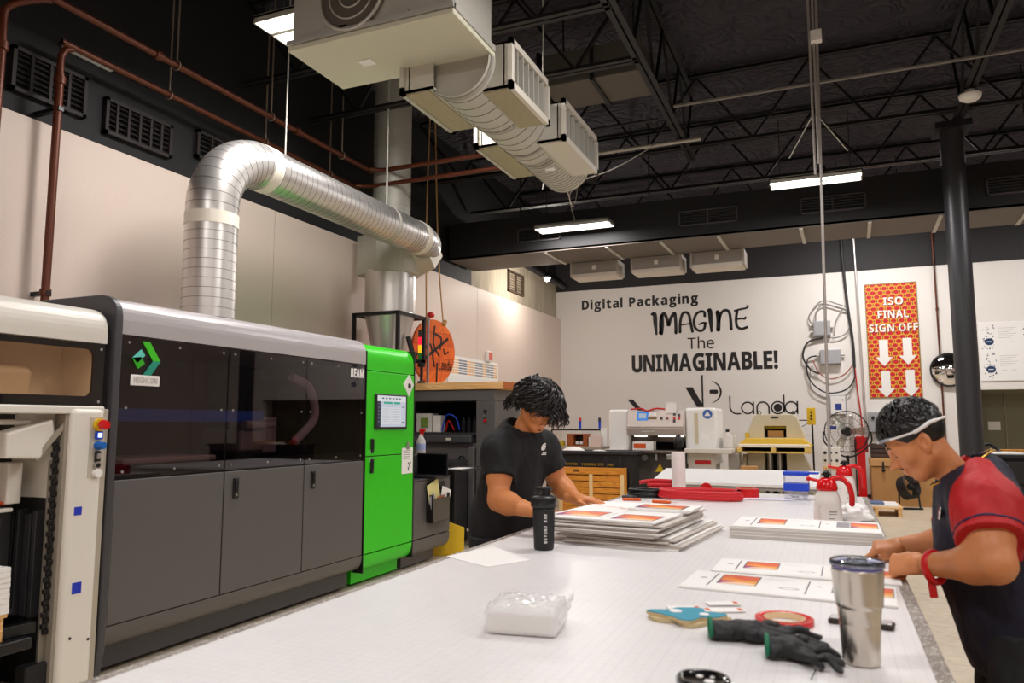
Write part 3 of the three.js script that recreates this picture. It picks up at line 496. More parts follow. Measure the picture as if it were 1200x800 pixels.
  { const q = l; q.rotation.set(0, -Math.PI / 2, 0); }
  const cb = thing('clipboard', 'paper held by a metal clip on the green cabinet', 'clipboard', [MX + .01, .97, -6.44]);
  P(cb, 'board', bx(MX + .005, MX + .009, .965, 1.21, -6.33, -6.53), M.paperEdge);
  const pp = canvasTex(128, 160, (g, w, h) => { g.fillStyle = '#f4f2ef'; g.fillRect(0, 0, w, h); g.fillStyle = '#777'; for (let k = 0; k < 5; k++) g.fillRect(14, 18 + k * 12, 90 - 12 * (k % 2), 3); g.fillStyle = '#222'; g.fillRect(70, 92, 14, 14); g.fillRect(84, 106, 14, 14); g.fillRect(70, 120, 12, 22); g.fillRect(96, 88, 10, 12); });
  P(cb, 'paper', new THREE.PlaneGeometry(.2, .25).rotateY(Math.PI / 2).translate(MX + .011, 1.087, -6.43), S(0xffffff, .8, 0, { map: pp }), { keep: true });
  P(cb, 'clip', [bx(MX + .005, MX + .02, 1.195, 1.235, -6.4, -6.46, .004, 1), cyl(.02, .008, MX + .014, 1.25, -6.43, 'x', 16)], M.steel);
}
{ // low grey end unit after the green cabinet
  const z0 = -6.58, z1 = -7.35, t = thing('end_unit', 'low grey rounded unit between green cabinet and delivery machine', 'machine', [MX - .5, 0, (z0 + z1) / 2]);
  P(t, 'body', bx(MX - 1.1, MX + .0, .3, .868, z0, z1, .012, 2), M.machGrey);
  P(t, 'top_plate', bx(MX - 1.1, MX + .005, .868, .885, z0, z1 - .01, .005, 1), M.machDark); P(t, 'rear_column', bx(MX - .6, MX - .25, .885, 1.1, z1 + .06, z1 - .0, .01), M.machGrey);
  const tp = new THREE.Shape(); tp.moveTo(MX - 1.1, .293); tp.lineTo(MX, .293); tp.lineTo(MX - .004, .24); tp.bezierCurveTo(MX - .012, .16, MX - .06, .13, MX - .15, .125); tp.lineTo(MX - 1.1, .125); tp.closePath();
  P(t, 'toe_rail', prism(tp, z0, z1, .004), M.machGrey); P(t, 'kick_plate', bx(MX - 1.0, MX - .15, .02, .125, z0 - .02, z1 + .1), M.machGrey);
  const pk = thing('document_holder', 'black document holder full of papers on the low grey unit', 'holder', [MX + .04, .46, -7.0]);
  P(pk, 'tray_back', bx(MX + .002, MX + .008, .460, .840, -6.83, -7.22, .003, 1), M.black);
  P(pk, 'tray_front', [bx(MX + .07, MX + .076, .440, .680, -6.84, -7.2, .003, 1).rotateZ(0), bx(MX + .004, MX + .076, .440, .446, -6.84, -7.2), bx(MX + .004, MX + .076, .440, .720, -6.84, -6.846), bx(MX + .004, MX + .076, .440, .720, -7.194, -7.2)], M.blackGloss);
  const sheet = (w, h, x, y, z, a, m) => P(pk, 'paper', bx(-.001, .001, 0, h, -w / 2, w / 2).rotateX(a).translate(x, y, z), m);
  sheet(.24, .36, MX + .03, .500, -7.0, .28, S(0xe7dc9a, .8)); sheet(.2, .3, MX + .045, .480, -7.1, -.3, M.paper); sheet(.16, .22, MX + .06, .480, -7.05, .1, S(0xa86a4a, .8)); sheet(.12, .26, MX + .055, .480, -6.95, .440, S(0x9a9a9e, .7));
  // open laptop lying on the unit
  const lp = thing('laptop', 'open black laptop on the low grey unit', 'laptop', [MX - .1, .885, -6.97]);
  P(lp, 'keyboard_deck', bx(MX - .27, MX + .1, .886, .904, -6.84, -7.1, .006, 2), M.black); P(lp, 'keyboard', bx(MX - .24, MX + .07, .904, .908, -6.96, -7.08), M.rubber); P(lp, 'touchpad', bx(MX - .14, MX - .03, .904, .9065, -6.86, -6.94), M.darkGrey);
  P(lp, 'lid', bx(MX - .27, MX + .1, .9, 1.13, -7.1, -7.115, .005, 2), M.black); P(lp, 'screen', bx(MX - .25, MX + .08, .92, 1.115, -7.096, -7.1), M.blackGloss);
  const sb = thing('spray_bottle', 'small clear spray bottle with red trigger above the low unit', 'bottle', [MX - .35, 1.1, -7.32]);
  const sx = MX - .35, sz = -7.32; P(sb, 'bottle_body', lathe([[0, 1.102], [.045, 1.102], [.05, 1.115], [.05, 1.25], [.02, 1.31], [.016, 1.33]], sx, 0, sz, 20), M.milky); P(sb, 'label', cyl(.0505, .07, sx, 1.19, sz, 'y', 20, .0505, true), S(0xa9b8e6, .6)); P(sb, 'trigger_head', [cyl(.018, .03, sx, 1.345, sz), bx(sx - .02, sx + .05, 1.355, 1.385, sz - .012, sz + .012, .006), bx(sx + .02, sx + .03, 1.31, 1.36, sz - .008, sz + .008, .003)], M.red);
}
{ // delivery machine standing across at the far end
  const z0 = -8.53, z1 = -9.35, xa = -5.3, xb = MX, t = thing('delivery_machine', 'grey delivery machine with an open bay, wooden top above', 'machine', [(xa + xb) / 2, 0, (z0 + z1) / 2]);
  P(t, 'header', bx(xa, xb, 1.73, 1.87, z0, z1, .01, 2), M.machGrey);
  P(t, 'side_panel', bx(xb - .26, xb, .03, 1.73, z0, z1, .01, 2), M.machGrey, { label: 'right end panel' });
  P(t, 'side_panel', bx(xa, xa + .05, .03, 1.73, z0, z1, .006), M.machGrey);
  P(t, 'rear_panel', bx(xa + .05, xb - .26, .03, 1.73, z1 + .03, z1), M.blackMat);
  P(t, 'lower_front', bx(xa + .05, xb - .26, .9, 1.2, z0 - .03, z0 - .1, .008), M.machGrey); P(t, 'apron', bx(xa + .05, xb - .3, 1.2, 1.3, z0 + .06, z0 - .12, .02), M.machDark);
  P(t, 'apron_plate', bx(-4.5, -4.43, 1.235, 1.265, z0 + .06, z0 + .064), S(0xd6d2b8, .5));
  P(t, 'lower_body', bx(xa + .05, -4.6, .03, .9, z0 - .05, z1 + .05, .01), M.machDark); P(t, 'knob', ball(.045, -4.3, 1.0, z0 + .02), M.black);
  P(t, 'hinge_cover', bx(xb - .36, xb - .27, .2, 1.15, z0 + .03, z0 - .05, .02), M.machGrey);
  for (const [k, c] of [[0, M.black], [1, M.steel], [2, M.red]]) P(t, 'button', cyl(.018, .03, xb - .13, 1.6 - k * .06, z0 + .012, 'z', 16), c);
  // bay contents
  const bay = P(t, 'bay_frame', [bx(xa + .05, xb - .26, 1.3, 1.33, z0, z1 + .05)], M.darkGrey);
  P(bay, 'sensor_box', bx(-5.1, -4.86, 1.33, 1.58, z0 - .22, z0 - .4, .01), M.machWhite); P(bay, 'sensor_window', bx(-5.02, -4.92, 1.4, 1.52, z0 - .2, z0 - .22), S(0x6d8a2e, .3)); P(bay, 'valve_box', bx(-4.84, -4.72, 1.33, 1.55, z0 - .2, z0 - .34, .01), M.machBeige);
  P(bay, 'hose_loop', [tube([[-4.7, 1.35, z0 - .2], [-4.62, 1.55, z0 - .18], [-4.5, 1.52, z0 - .2], [-4.45, 1.36, z0 - .22]], .01)], M.blue); P(bay, 'hose_loop', tube([[-4.66, 1.35, z0 - .24], [-4.6, 1.48, z0 - .2], [-4.54, 1.36, z0 - .24]], .01), M.red);
  PS(bay, 'fitting', [-4.44, -4.36, -4.28].map((x) => merge([bx(x, x + .05, 1.33, 1.48, z0 - .25, z0 - .3, .006), cyl(.018, .04, x + .025, 1.5, z0 - .27)])), M.steelDark);
  const top = thing('wood_slab', 'thick pale wooden slab lying on top of the delivery machine', 'slab', [(-5.45 + -3.72) / 2, 1.87, -8.9]);
  P(top, 'slab_board', bx(-5.45, -3.72, 1.872, 1.965, -8.5, -9.3, .006, 2), M.pineX); P(top, 'end_band', bx(-3.725, -3.708, 1.872, 1.965, -8.5, -9.3, .003, 1), S(0xb8601c, .5), { label: 'darker end face of the slab' });
  // black cabinet under the bay and bin
  const cab = thing('drive_cabinet', 'black narrow cabinet with stickers under the delivery machine', 'cabinet', [-4.25, 0, -8.3]);
  P(cab, 'cabinet_body', bx(-4.5, -4.18, .02, 1.0, -8.1, -8.44, .008), M.darkGrey); P(cab, 'door', bx(-4.47, -4.21, .3, .95, -8.095, -8.1, .003, 1), M.black); PS(cab, 'sticker', [bx(-4.43, -4.33, .72, .86, -8.092, -8.095), bx(-4.43, -4.33, .55, .68, -8.092, -8.095)], S(0x9c9c98, .6)); P(cab, 'handle', bx(-4.24, -4.22, .5, .9, -8.085, -8.095), M.black);
  const shelf = thing('swing_shelf', 'dark swing shelf holding a paper beside the laptop', 'shelf', [-4.0, .9, -7.75]);
  P(shelf, 'shelf_board', bx(-4.2, -3.8, .92, .94, -7.5, -8.05, .005), M.darkGrey); P(shelf, 'arm', [beam([-4.0, .9, -7.9], [-4.0, .91, -8.5], .04, .03)], M.black);
  single('paper_sheet', bx(-4.0, -3.82, .94, .943, -7.55, -7.85), M.paper, 'white sheet lying on the dark swing shelf', 'paper');
  const yb = thing('yellow_bin', 'yellow angled panel standing on the floor beside the low grey unit', 'panel', [MX - .12, 0, -7.6]);
  P(yb, 'panel', [prism([[-.22, 0], [.12, 0], [.12, .3], [-.04, .36], [-.22, .36]], -.015, .015, .004).rotateY(.5).translate(MX - .06, 0, -7.55)], M.yellow); P(yb, 'foot', bx(MX - .3, MX - .05, 0, .02, -7.5, -7.6), M.yellow);
  const bin = thing('waste_bin', 'tall black bin behind the man in black', 'bin', [-3.62, 0, -8.35]);
  P(bin, 'bin_body', [lathe([[0, .01], [.15, .01], [.18, .5], [.2, .5], [.2, .53], [.17, .53], [.14, .04], [0, .04]], -3.62, 0, -8.35, 28)], M.black); P(bin, 'liner', lathe([[.2, .5], [.215, .46], [.21, .53], [.19, .56], [.16, .53]], -3.62, 0, -8.35, 22), M.film);
}
{ // wooden disc sign, tower light and bracket above the slab
  const x = -5.06, y = 2.43, z = -9.1, R = .45, t = thing('round_sign', 'round orange wooden sign hung by ropes against the left wall', 'sign', [x, y - R, z]);
  t.rotation.y = -.2; const n = 5; for (let k = 0; k < n; k++) { const a = -R + 2 * R * k / n + .002, b = -R + 2 * R * (k + 1) / n - .002, p = []; const lim = (v) => Math.sqrt(Math.max(0, R * R - v * v)); for (let i = 0; i <= 10; i++) { const v = a + (b - a) * i / 10; p.push([lim(v), v]); } for (let i = 10; i >= 0; i--) { const v = a + (b - a) * i / 10; p.push([-lim(v), v]); }
    P(t, 'plank', faceX(p.map(([u, v]) => [u - z, v + y]), x, .035, 0, .003), S([0xffffff, 0xf0e4dc, 0xfff4e6, 0xe9dcd4, 0xffffff][k], .6, 0, { map: T.disc })); }
  const art = (pts, w) => P(t, 'carved_mark', merge(stroke(pts, w, .004, 12, true)).rotateY(Math.PI / 2).translate(x + .036, y, z), S(0x1c0d07, .7));
  art([[-.3, -.1], [-.1, .1], [.0, -.2]], .03); art([[-.22, -.12], [.28, .2]], .04); art([[.0, .35], [-.02, .1], [.1, -.05]], .03); art([[.02, .25], [.14, .2], [.12, .05]], .03); art([[-.38, -.1], [-.3, -.22], [-.24, -.1], [-.3, .02], [-.38, -.1]], .025); art([[.2, .05], [.22, -.02], [.3, .02]], .02); art([[.06, -.16], [.05, -.4]], .03);
  P(t, 'carved_lettering', fit(glyphs('Landa', .1, .004, 'sans_regular'), .1, .38, -.24, -.1).rotateY(Math.PI / 2).translate(x + .036, y, z), S(0x1c0d07, .7));
  for (const dz of [.16, -.2]) { P(t, 'rope', [tube([[x + .02, y + .36, z + dz], [x + .03, y + .42, z + dz + .01], [x - .02, y + 1.1, z + dz * .8], [x - .05, y + 2.1, z + dz * .6], [x - .05, 5.9, z + dz * .3]], .01, 40, 8)], S(0xb98f58, .9)); P(t, 'knot', [ball(.04, x + .03, y + .41, z + dz, 1, .8, 1.2), ball(.03, x + .04, y + .44, z + dz - .02)], S(0xb98f58, .9)); }
  const px = -4.95, pz = -8.78, q = thing('pole_bracket', 'thin grey pole with a red cap standing on the slab before the round sign', 'pole', [px, 1.965, pz]);
  P(q, 'pole', [cyl(.018, .92, px, 1.965 + .46, pz, 'y', 12)], S(0x8d8d90, .4, .6)); P(q, 'cap', ball(.05, px + .02, 2.9, pz - .03, 1, .8, 1.3), M.red);
  const s = thing('signal_tower', 'small red, amber and green signal tower beside the round sign', 'signal lamp', [-4.93, 1.965, -8.58]);
  const sx = -4.93, sz = -8.58; P(s, 'base', [cyl(.05, .03, sx, 1.98, sz), cyl(.02, .2, sx, 2.1, sz), cyl(.05, .08, sx, 2.22, sz)], M.black);
  [[0x1a7a2a, .1], [0xe8a018, .9], [0xe01830, 1.2]].forEach(([c, k], i) => P(s, 'signal_lens', cyl(.05, .1, sx, 2.31 + i * .105, sz, 'y', 20), S(c, .3, 0, { emissive: c, emissiveIntensity: k }), { label: ['green lens', 'lit amber lens', 'lit red lens'][i] })); P(s, 'cap', cyl(.05, .1, sx, 2.62, sz, 'y', 20), S(0x4a4440, .5));
  // calendar strip board on the wall and alarm
  const cal = canvasTex(512, 160, (g, w, h) => { g.fillStyle = '#f3efe9'; g.fillRect(0, 0, w, h); const r = rng(5); for (let j = 0; j < 6; j++) for (let i = 0; i < 12; i++) { g.fillStyle = ['#e8a24a', '#efb060', '#3e4668', '#2f3350', '#e9a04a', '#dca05c', '#6d6f80', '#5b5d70', '#e8a550', '#777685', '#666577', '#e5a048'][i]; for (let s = 0; s < 4; s++) { const x = 14 + i * 41 + s * 10, y = 16 + j * 22; g.fillRect(x, y, 8, 13); } } g.fillStyle = '#c03028'; for (let j = 0; j < 3; j++) g.fillRect(8, 20 + j * 44, 6, 12); });
  const wc = thing('wall_chart', 'wide white chart of small orange and blue squares on the left wall', 'chart', [WX + .01, 2.14, -11.4]);
  P(wc, 'board', bx(WX, WX + .008, 2.1, 2.52, -10.42, -12.35), M.white); P(wc, 'print', new THREE.PlaneGeometry(1.9, .3).rotateY(Math.PI / 2).translate(WX + .009, 2.35, -11.38), S(0xffffff, .7, 0, { map: cal }), { keep: true });
  const al = thing('fire_alarm', 'small red and white alarm box above the wall chart', 'alarm', [WX + .03, 2.5, -11.9]); P(al, 'box', bx(WX, WX + .06, 2.52, 2.7, -11.8, -11.98, .01), M.white); P(al, 'face', bx(WX + .06, WX + .065, 2.54, 2.68, -11.83, -11.98, .006, 1), S(0xd86a5a, .5));
}
{ // pale sheet feeder at the left edge
  const z0 = -1.3, z1 = -3.07, X = MX + .0, t = thing('sheet_feeder', 'pale sheet feeder with rounded white hood at the left edge', 'machine', [X - .6, 0, (z0 + z1) / 2]);
  const hp = new THREE.Shape(); hp.moveTo(X - 1.2, 1.905); hp.lineTo(X, 1.905); hp.lineTo(X, 1.96); hp.bezierCurveTo(X, 2.06, X - .05, 2.11, X - .18, 2.12); hp.lineTo(X - 1.2, 2.14); hp.closePath();
  P(t, 'hood', prism(hp, z0, z1, .006), M.machWhite);
  const fr = new THREE.Shape(); rrect(1.3, 1.545, 3.055, 1.9, .01, fr); const hole = new THREE.Path(); rrect(1.4, 1.6, 2.985, 1.865, .05, hole); fr.holes.push(hole);
  P(t, 'window_frame', faceX(fr, X - .012, .012), M.blackGloss, { label: 'glossy black window frame' });
  PS(t, 'screw', [[1.87, -3.03], [1.57, -3.03]].map(([y, z]) => cyl(.008, .004, X + .002, y, z, 'x', 10)), M.steel);
  P(t, 'window_pane', bx(X - .011, X - .007, 1.59, 1.875, -1.39, -2.99), M.bronze);
  P(t, 'inner_box', [bx(X - .3, X - .28, 1.55, 1.9, z0, z1), bx(X - .5, X - .02, 1.535, 1.555, z0, z1), bx(X - .48, X - .03, 1.55, 1.9, -3.0, z1)], S(0xf0e8dc, .6)); P(t, 'inner_roller_cover', [bx(X - .28, X - .14, 1.56, 1.76, -1.7, -2.75, .05, 3)], S(0xece0cc, .5));
  // the post: front face with rounded edge, then a bevelled strip to the main machine
  P(t, 'post', [bx(X - .4, X + .03, .03, 1.53, -2.86, -3.06, .03, 3)], M.machBeige); P(t, 'post_strip', [bx(X - .4, X + .008, .03, 1.53, -3.05, -3.098, .006)], S(0xb0a797, .5)); P(t, 'post_side', [bx(X - .085, X + .0, .03, 1.5, -2.84, -2.865, .005)], S(0x9a9184, .5, .2));
  P(t, 'top_rail', bx(X - .4, X + .01, 1.5, 1.545, z0, z1, .01), M.machBeige); P(t, 'rail_round', bar([X - .12, 1.455, z0], [X - .12, 1.455, -2.72], .014, 14), M.machWhite);
  const gus = P(t, 'guide_horn', faceX([[2.55, 1.4], [2.8, 1.47], [2.82, 1.36], [2.74, 1.26], [2.56, 1.27]], X - .16, .12, 0, .012), M.machBeige); P(t, 'strut', [beam([X - .06, 1.26, -2.72], [X - .01, 1.51, -2.9], .025, .025)], S(0xa89f90, .4, .4));
  const pn = P(t, 'control_panel', bx(X + .03, X + .034, 1.15, 1.485, -2.965, -3.06, .002, 1), S(0xc2baab, .4, .1));
  const bz = -3.015; P(pn, 'emergency_stop', [cyl(.036, .02, X + .044, 1.44, bz, 'x', 24)], M.yellow); P(pn, 'emergency_knob', [cyl(.018, .03, X + .06, 1.44, bz, 'x', 20), cyl(.03, .028, X + .085, 1.44, bz, 'x', 24, .024)], M.redGloss);
  P(pn, 'lit_button', bx(X + .034, X + .05, 1.36, 1.405, bz - .022, bz + .022, .005), M.blue); P(pn, 'lit_lens', bx(X + .05, X + .053, 1.37, 1.395, bz - .012, bz + .012), glow(0xb8d8ff, 1.5)); P(pn, 'blue_knob', [cyl(.024, .012, X + .04, 1.325, bz, 'x', 20), cyl(.02, .04, X + .065, 1.325, bz, 'x', 20)], S(0x0f62b8, .35)); P(pn, 'rocker_switch', [bx(X + .034, X + .05, 1.235, 1.295, bz - .018, bz + .018, .008)], M.black); P(pn, 'rocker_cap', bx(X + .05, X + .054, 1.25, 1.28, bz - .012, bz + .012, .003), M.steel); P(pn, 'key_switch', [cyl(.022, .016, X + .042, 1.215, bz, 'x', 18)], M.steel); P(pn, 'key_slot', cyl(.012, .02, X + .044, 1.215, bz, 'x', 12), M.black); P(pn, 'white_button', cyl(.024, .026, X + .047, 1.172, bz, 'x', 20), M.whiteGloss);
  PS(t, 'blue_tape', [bx(X + .03, X + .0315, .95, .995, -2.9, -2.945), bx(X + .03, X + .0315, .53, .59, -2.915, -2.97)], S(0x1230b8, .6));
  PS(t, 'bolt', [[.3, -2.92], [.27, -3.03]].map(([y, z]) => cyl(.008, .004, X + .031, y, z, 'x', 8)), M.steelDark);
  // the dark bay with chain, uprights, sheet pile on a lift
  P(t, 'bay_back', [bx(X - 1.15, X - 1.1, .05, 1.5, z0, -2.8), bx(X - 1.1, X - .42, .05, 1.5, -2.82, -2.86)], S(0x3c3a38, .6));
  P(t, 'bay_liner', bx(X - .45, X - .09, .05, 1.04, -2.845, -2.86), M.blackMat); P(t, 'bay_liner', bx(X - .45, X - .09, 1.045, 1.5, -2.84, -2.86), M.machBeige, { label: 'pale upper lining of the bay' });
  PS(t, 'guide_bar', [[.41, .03], [.34, .045], [.27, .03], [.2, .05], [.13, .03]].map(([x, w], i) => bx(X - x - w / 2, X - x + w / 2, .42, .98 - .02 * (i % 2), -2.79 - .01 * (i % 2), -2.845, .005, 1)), M.darkGrey);
  P(t, 'bay_plate', [bx(X - .5, X - .47, 1.0, 1.5, z0, -2.62), bx(X - .5, X - .46, .95, 1.5, -2.62, -2.78)], M.machBeige); PS(t, 'bay_slot', [bx(X - .47, X - .466, 1.22, 1.3, -1.5, -2.55), bx(X - .47, X - .466, 1.1, 1.16, -1.5, -2.54)], M.black); PS(t, 'bay_bolt', [[1.33, -2.6], [1.2, -2.58], [1.42, -2.64], [1.15, -2.68]].map(([y, z]) => cyl(.012, .01, X - .455, y, z, 'x', 10)), M.black);
  P(t, 'motor', [cyl(.12, .06, X - .38, 1.14, -2.66, 'x', 28), bx(X - .44, X - .36, 1.0, 1.04, -2.56, -2.66, .006)], M.black);
  P(t, 'shield', [bx(X - .3, X - .2, 1.02, 1.24, -2.68, -2.76, .01)], M.machBeige);
  PS(t, 'upright', [[-1.9, .045], [-2.12, .05], [-2.3, .03], [-2.45, .05], [-2.6, .09], [-2.7, .06]].map(([z, w], i) => bx(X - .35 + .05 * (i % 2), X - .27, .05, 1.0 + .03 * (i % 2), z, z - w, .006)), M.darkGrey); P(t, 'upright_cap', bx(X - .34, X - .2, .98, 1.0, -2.44, -2.72, .005), M.machBeige);
  P(t, 'cable', tube([[X - .25, 1.0, -2.2], [X - .24, 1.02, -2.45], [X - .22, 1.04, -2.6], [X - .24, 1.02, -2.7]], .01), S(0xd0461a, .5));
  const links = []; for (let k = 0; k < 34; k++) links.push(bx(-.011, .011, -.014, .014, -.016, .016, .006, 1).translate(X - .04, .35 + k * .03, -2.822 + .006 * (k % 2 ? 1 : -1))); PS(t, 'chain_link', links, M.black);
  P(t, 'perforated_rail', [bx(X - .06, X - .045, .1, 1.25, -2.8, -2.84)], S(0x8d867a, .4, .5));
  PS(t, 'red_cap', [[.86, -2.42], [1.0, -2.3]].map(([y, z]) => ball(.022, X - .25, y, z)), M.red);
  P(t, 'lift_table', [bx(X - .9, X + .02, .3, .36, z0 - .2, -2.72, .01), bx(X - .1, X - .04, .36, .42, -2.5, -2.78, .008)], M.black); P(t, 'lever', [bar([X - .1, .4, -2.5], [X - .04, .5, -2.62], .008), ball(.02, X - .04, .5, -2.62), ball(.025, X - .02, .4, -2.52)], M.steelDark);
  P(t, 'lower_guard', [bx(X - .3, X - .27, .05, .3, z0, -2.75), bx(X - .1, X - .02, .04, .2, -2.72, -2.84, .01)], M.blackMat);
  const pile = thing('sheet_pile', 'pile of white sheets on a small pallet inside the feeder', 'paper pile', [X - .3, .36, -2.0]);
  const r = rng(3); for (let k = 0; k < 9; k++) P(pile, 'ream', bx(X - .62, X + .0 + r() * .004, .5 + k * .0255, .5 + k * .0255 + .0245, -1.5, -2.6 + r() * .006, .002, 1), M.white);
  PS(pile, 'pallet_block', [-1.6, -2.1, -2.5].map((z) => bx(X - .6, X - .02, .362, .48, z, z - .09, .003, 1)), M.pineX); P(pile, 'pallet_deck', bx(X - .62, X - .01, .48, .499, -1.5, -2.6), M.pine);
}
// ---------- surface nets: meshes a signed distance function over a box ----------
const smin = (a, b, k) => { const h = Math.max(k - Math.abs(a - b), 0) / k; return Math.min(a, b) - h * h * k * .25; };
function iso(f, lo, hi, cell) {
  const n = [0, 1, 2].map((i) => Math.ceil((hi[i] - lo[i]) / cell) + 1), nx = n[0], ny = n[1], nz_ = n[2], F = new Float32Array(nx * ny * nz_);
  const id = (i, j, k) => (k * ny + j) * nx + i;
  // sparse: evaluate on a coarse grid first, refine only near the surface
  const B = 4; 
  for (let k = 0; k < nz_; k += B) for (let j = 0; j < ny; j += B) for (let i = 0; i < nx; i += B) {
    const c = B * cell * .5, d = f(lo[0] + i * cell + c, lo[1] + j * cell + c, lo[2] + k * cell + c), near = Math.abs(d) < B * cell * 1.6;
    for (let kk = k; kk < Math.min(k + B, nz_); kk++) for (let jj = j; jj < Math.min(j + B, ny); jj++) for (let ii = i; ii < Math.min(i + B, nx); ii++) F[id(ii, jj, kk)] = near ? f(lo[0] + ii * cell, lo[1] + jj * cell, lo[2] + kk * cell) : d;
  }
  const vid = new Int32Array(nx * ny * nz_).fill(-1), pos = [], idx = [];
  for (let k = 0; k < nz_ - 1; k++) for (let j = 0; j < ny - 1; j++) for (let i = 0; i < nx - 1; i++) {
    let m = 0, c = 0, sx = 0, sy = 0, sz = 0; const v = [];
    for (let q = 0; q < 8; q++) { const val = F[id(i + (q & 1), j + ((q >> 1) & 1), k + (q >> 2))]; v.push(val); if (val < 0) m |= 1 << q; }
    if (m === 0 || m === 255) continue;
    for (let a = 0; a < 8; a++) for (const bit of [1, 2, 4]) { const b = a | bit; if (b === a) continue; if ((v[a] < 0) !== (v[b] < 0)) { const t = v[a] / (v[a] - v[b]); sx += (a & 1) + (bit === 1 ? t : 0); sy += ((a >> 1) & 1) + (bit === 2 ? t : 0); sz += (a >> 2) + (bit === 4 ? t : 0); c++; } }
    vid[id(i, j, k)] = pos.length / 3; pos.push(lo[0] + (i + sx / c) * cell, lo[1] + (j + sy / c) * cell, lo[2] + (k + sz / c) * cell);
  }
  const quad = (a, b, c, d, flip) => { if (a < 0 || b < 0 || c < 0 || d < 0) return; flip ? idx.push(a, c, b, a, d, c) : idx.push(a, b, c, a, c, d); };
  for (let k = 1; k < nz_ - 1; k++) for (let j = 1; j < ny - 1; j++) for (let i = 1; i < nx - 1; i++) {
    const s = F[id(i, j, k)] < 0;
    if (s !== F[id(i + 1, j, k)] < 0) quad(vid[id(i, j - 1, k - 1)], vid[id(i, j, k - 1)], vid[id(i, j, k)], vid[id(i, j - 1, k)], !s);
    if (s !== F[id(i, j + 1, k)] < 0) quad(vid[id(i - 1, j, k - 1)], vid[id(i - 1, j, k)], vid[id(i, j, k)], vid[id(i, j, k - 1)], !s);
    if (s !== F[id(i, j, k + 1)] < 0) quad(vid[id(i - 1, j - 1, k)], vid[id(i, j - 1, k)], vid[id(i, j, k)], vid[id(i - 1, j, k)], !s);
  }
  const g = new THREE.BufferGeometry(), e = cell * .5, nor = new Float32Array(pos.length), V3 = pos.length / 3;
  for (let i = 0; i < V3; i++) { const x = pos[3 * i], y = pos[3 * i + 1], z = pos[3 * i + 2]; let a = f(x + e, y, z) - f(x - e, y, z), b = f(x, y + e, z) - f(x, y - e, z), c = f(x, y, z + e) - f(x, y, z - e); const l = Math.hypot(a, b, c) || 1; nor[3 * i] = a / l; nor[3 * i + 1] = b / l; nor[3 * i + 2] = c / l; }
  g.setAttribute('position', new THREE.Float32BufferAttribute(pos, 3)); g.setAttribute('normal', new THREE.BufferAttribute(nor, 3)); g.setIndex(idx);
  return g;
}
// tapered capsule between two joints
function cap(a, b, ra, rb = ra) { const [ax, ay, az] = a, dx = b[0] - ax, dy = b[1] - ay, dz = b[2] - az, L = dx * dx + dy * dy + dz * dz || 1e-9;
  return (x, y, z) => { const px = x - ax, py = y - ay, pz = z - az; let t = (px * dx + py * dy + pz * dz) / L; t = t < 0 ? 0 : t > 1 ? 1 : t; const qx = px - dx * t, qy = py - dy * t, qz = pz - dz * t; return Math.sqrt(qx * qx + qy * qy + qz * qz) - (ra + (rb - ra) * t); }; }
// ellipsoid with a frame (matrix columns) at c, radii r
function ell(c, r, m) { const inv = m ? m.clone().invert().elements : null; const k = Math.min(...r);
  return (x, y, z) => { let a = x - c[0], b = y - c[1], d = z - c[2]; if (inv) { const p = inv[0] * a + inv[4] * b + inv[8] * d, q = inv[1] * a + inv[5] * b + inv[9] * d, s = inv[2] * a + inv[6] * b + inv[10] * d; a = p; b = q; d = s; } const l = Math.sqrt((a / r[0]) ** 2 + (b / r[1]) ** 2 + (d / r[2]) ** 2), g = Math.sqrt((a / r[0] ** 2) ** 2 + (b / r[1] ** 2) ** 2 + (d / r[2] ** 2) ** 2); return g > 1e-6 ? l * (l - 1) / g : -k; }; }
const blend = (k, ...fs) => (x, y, z) => { let d = fs[0](x, y, z); for (let i = 1; i < fs.length; i++) d = smin(d, fs[i](x, y, z), k); return d; };
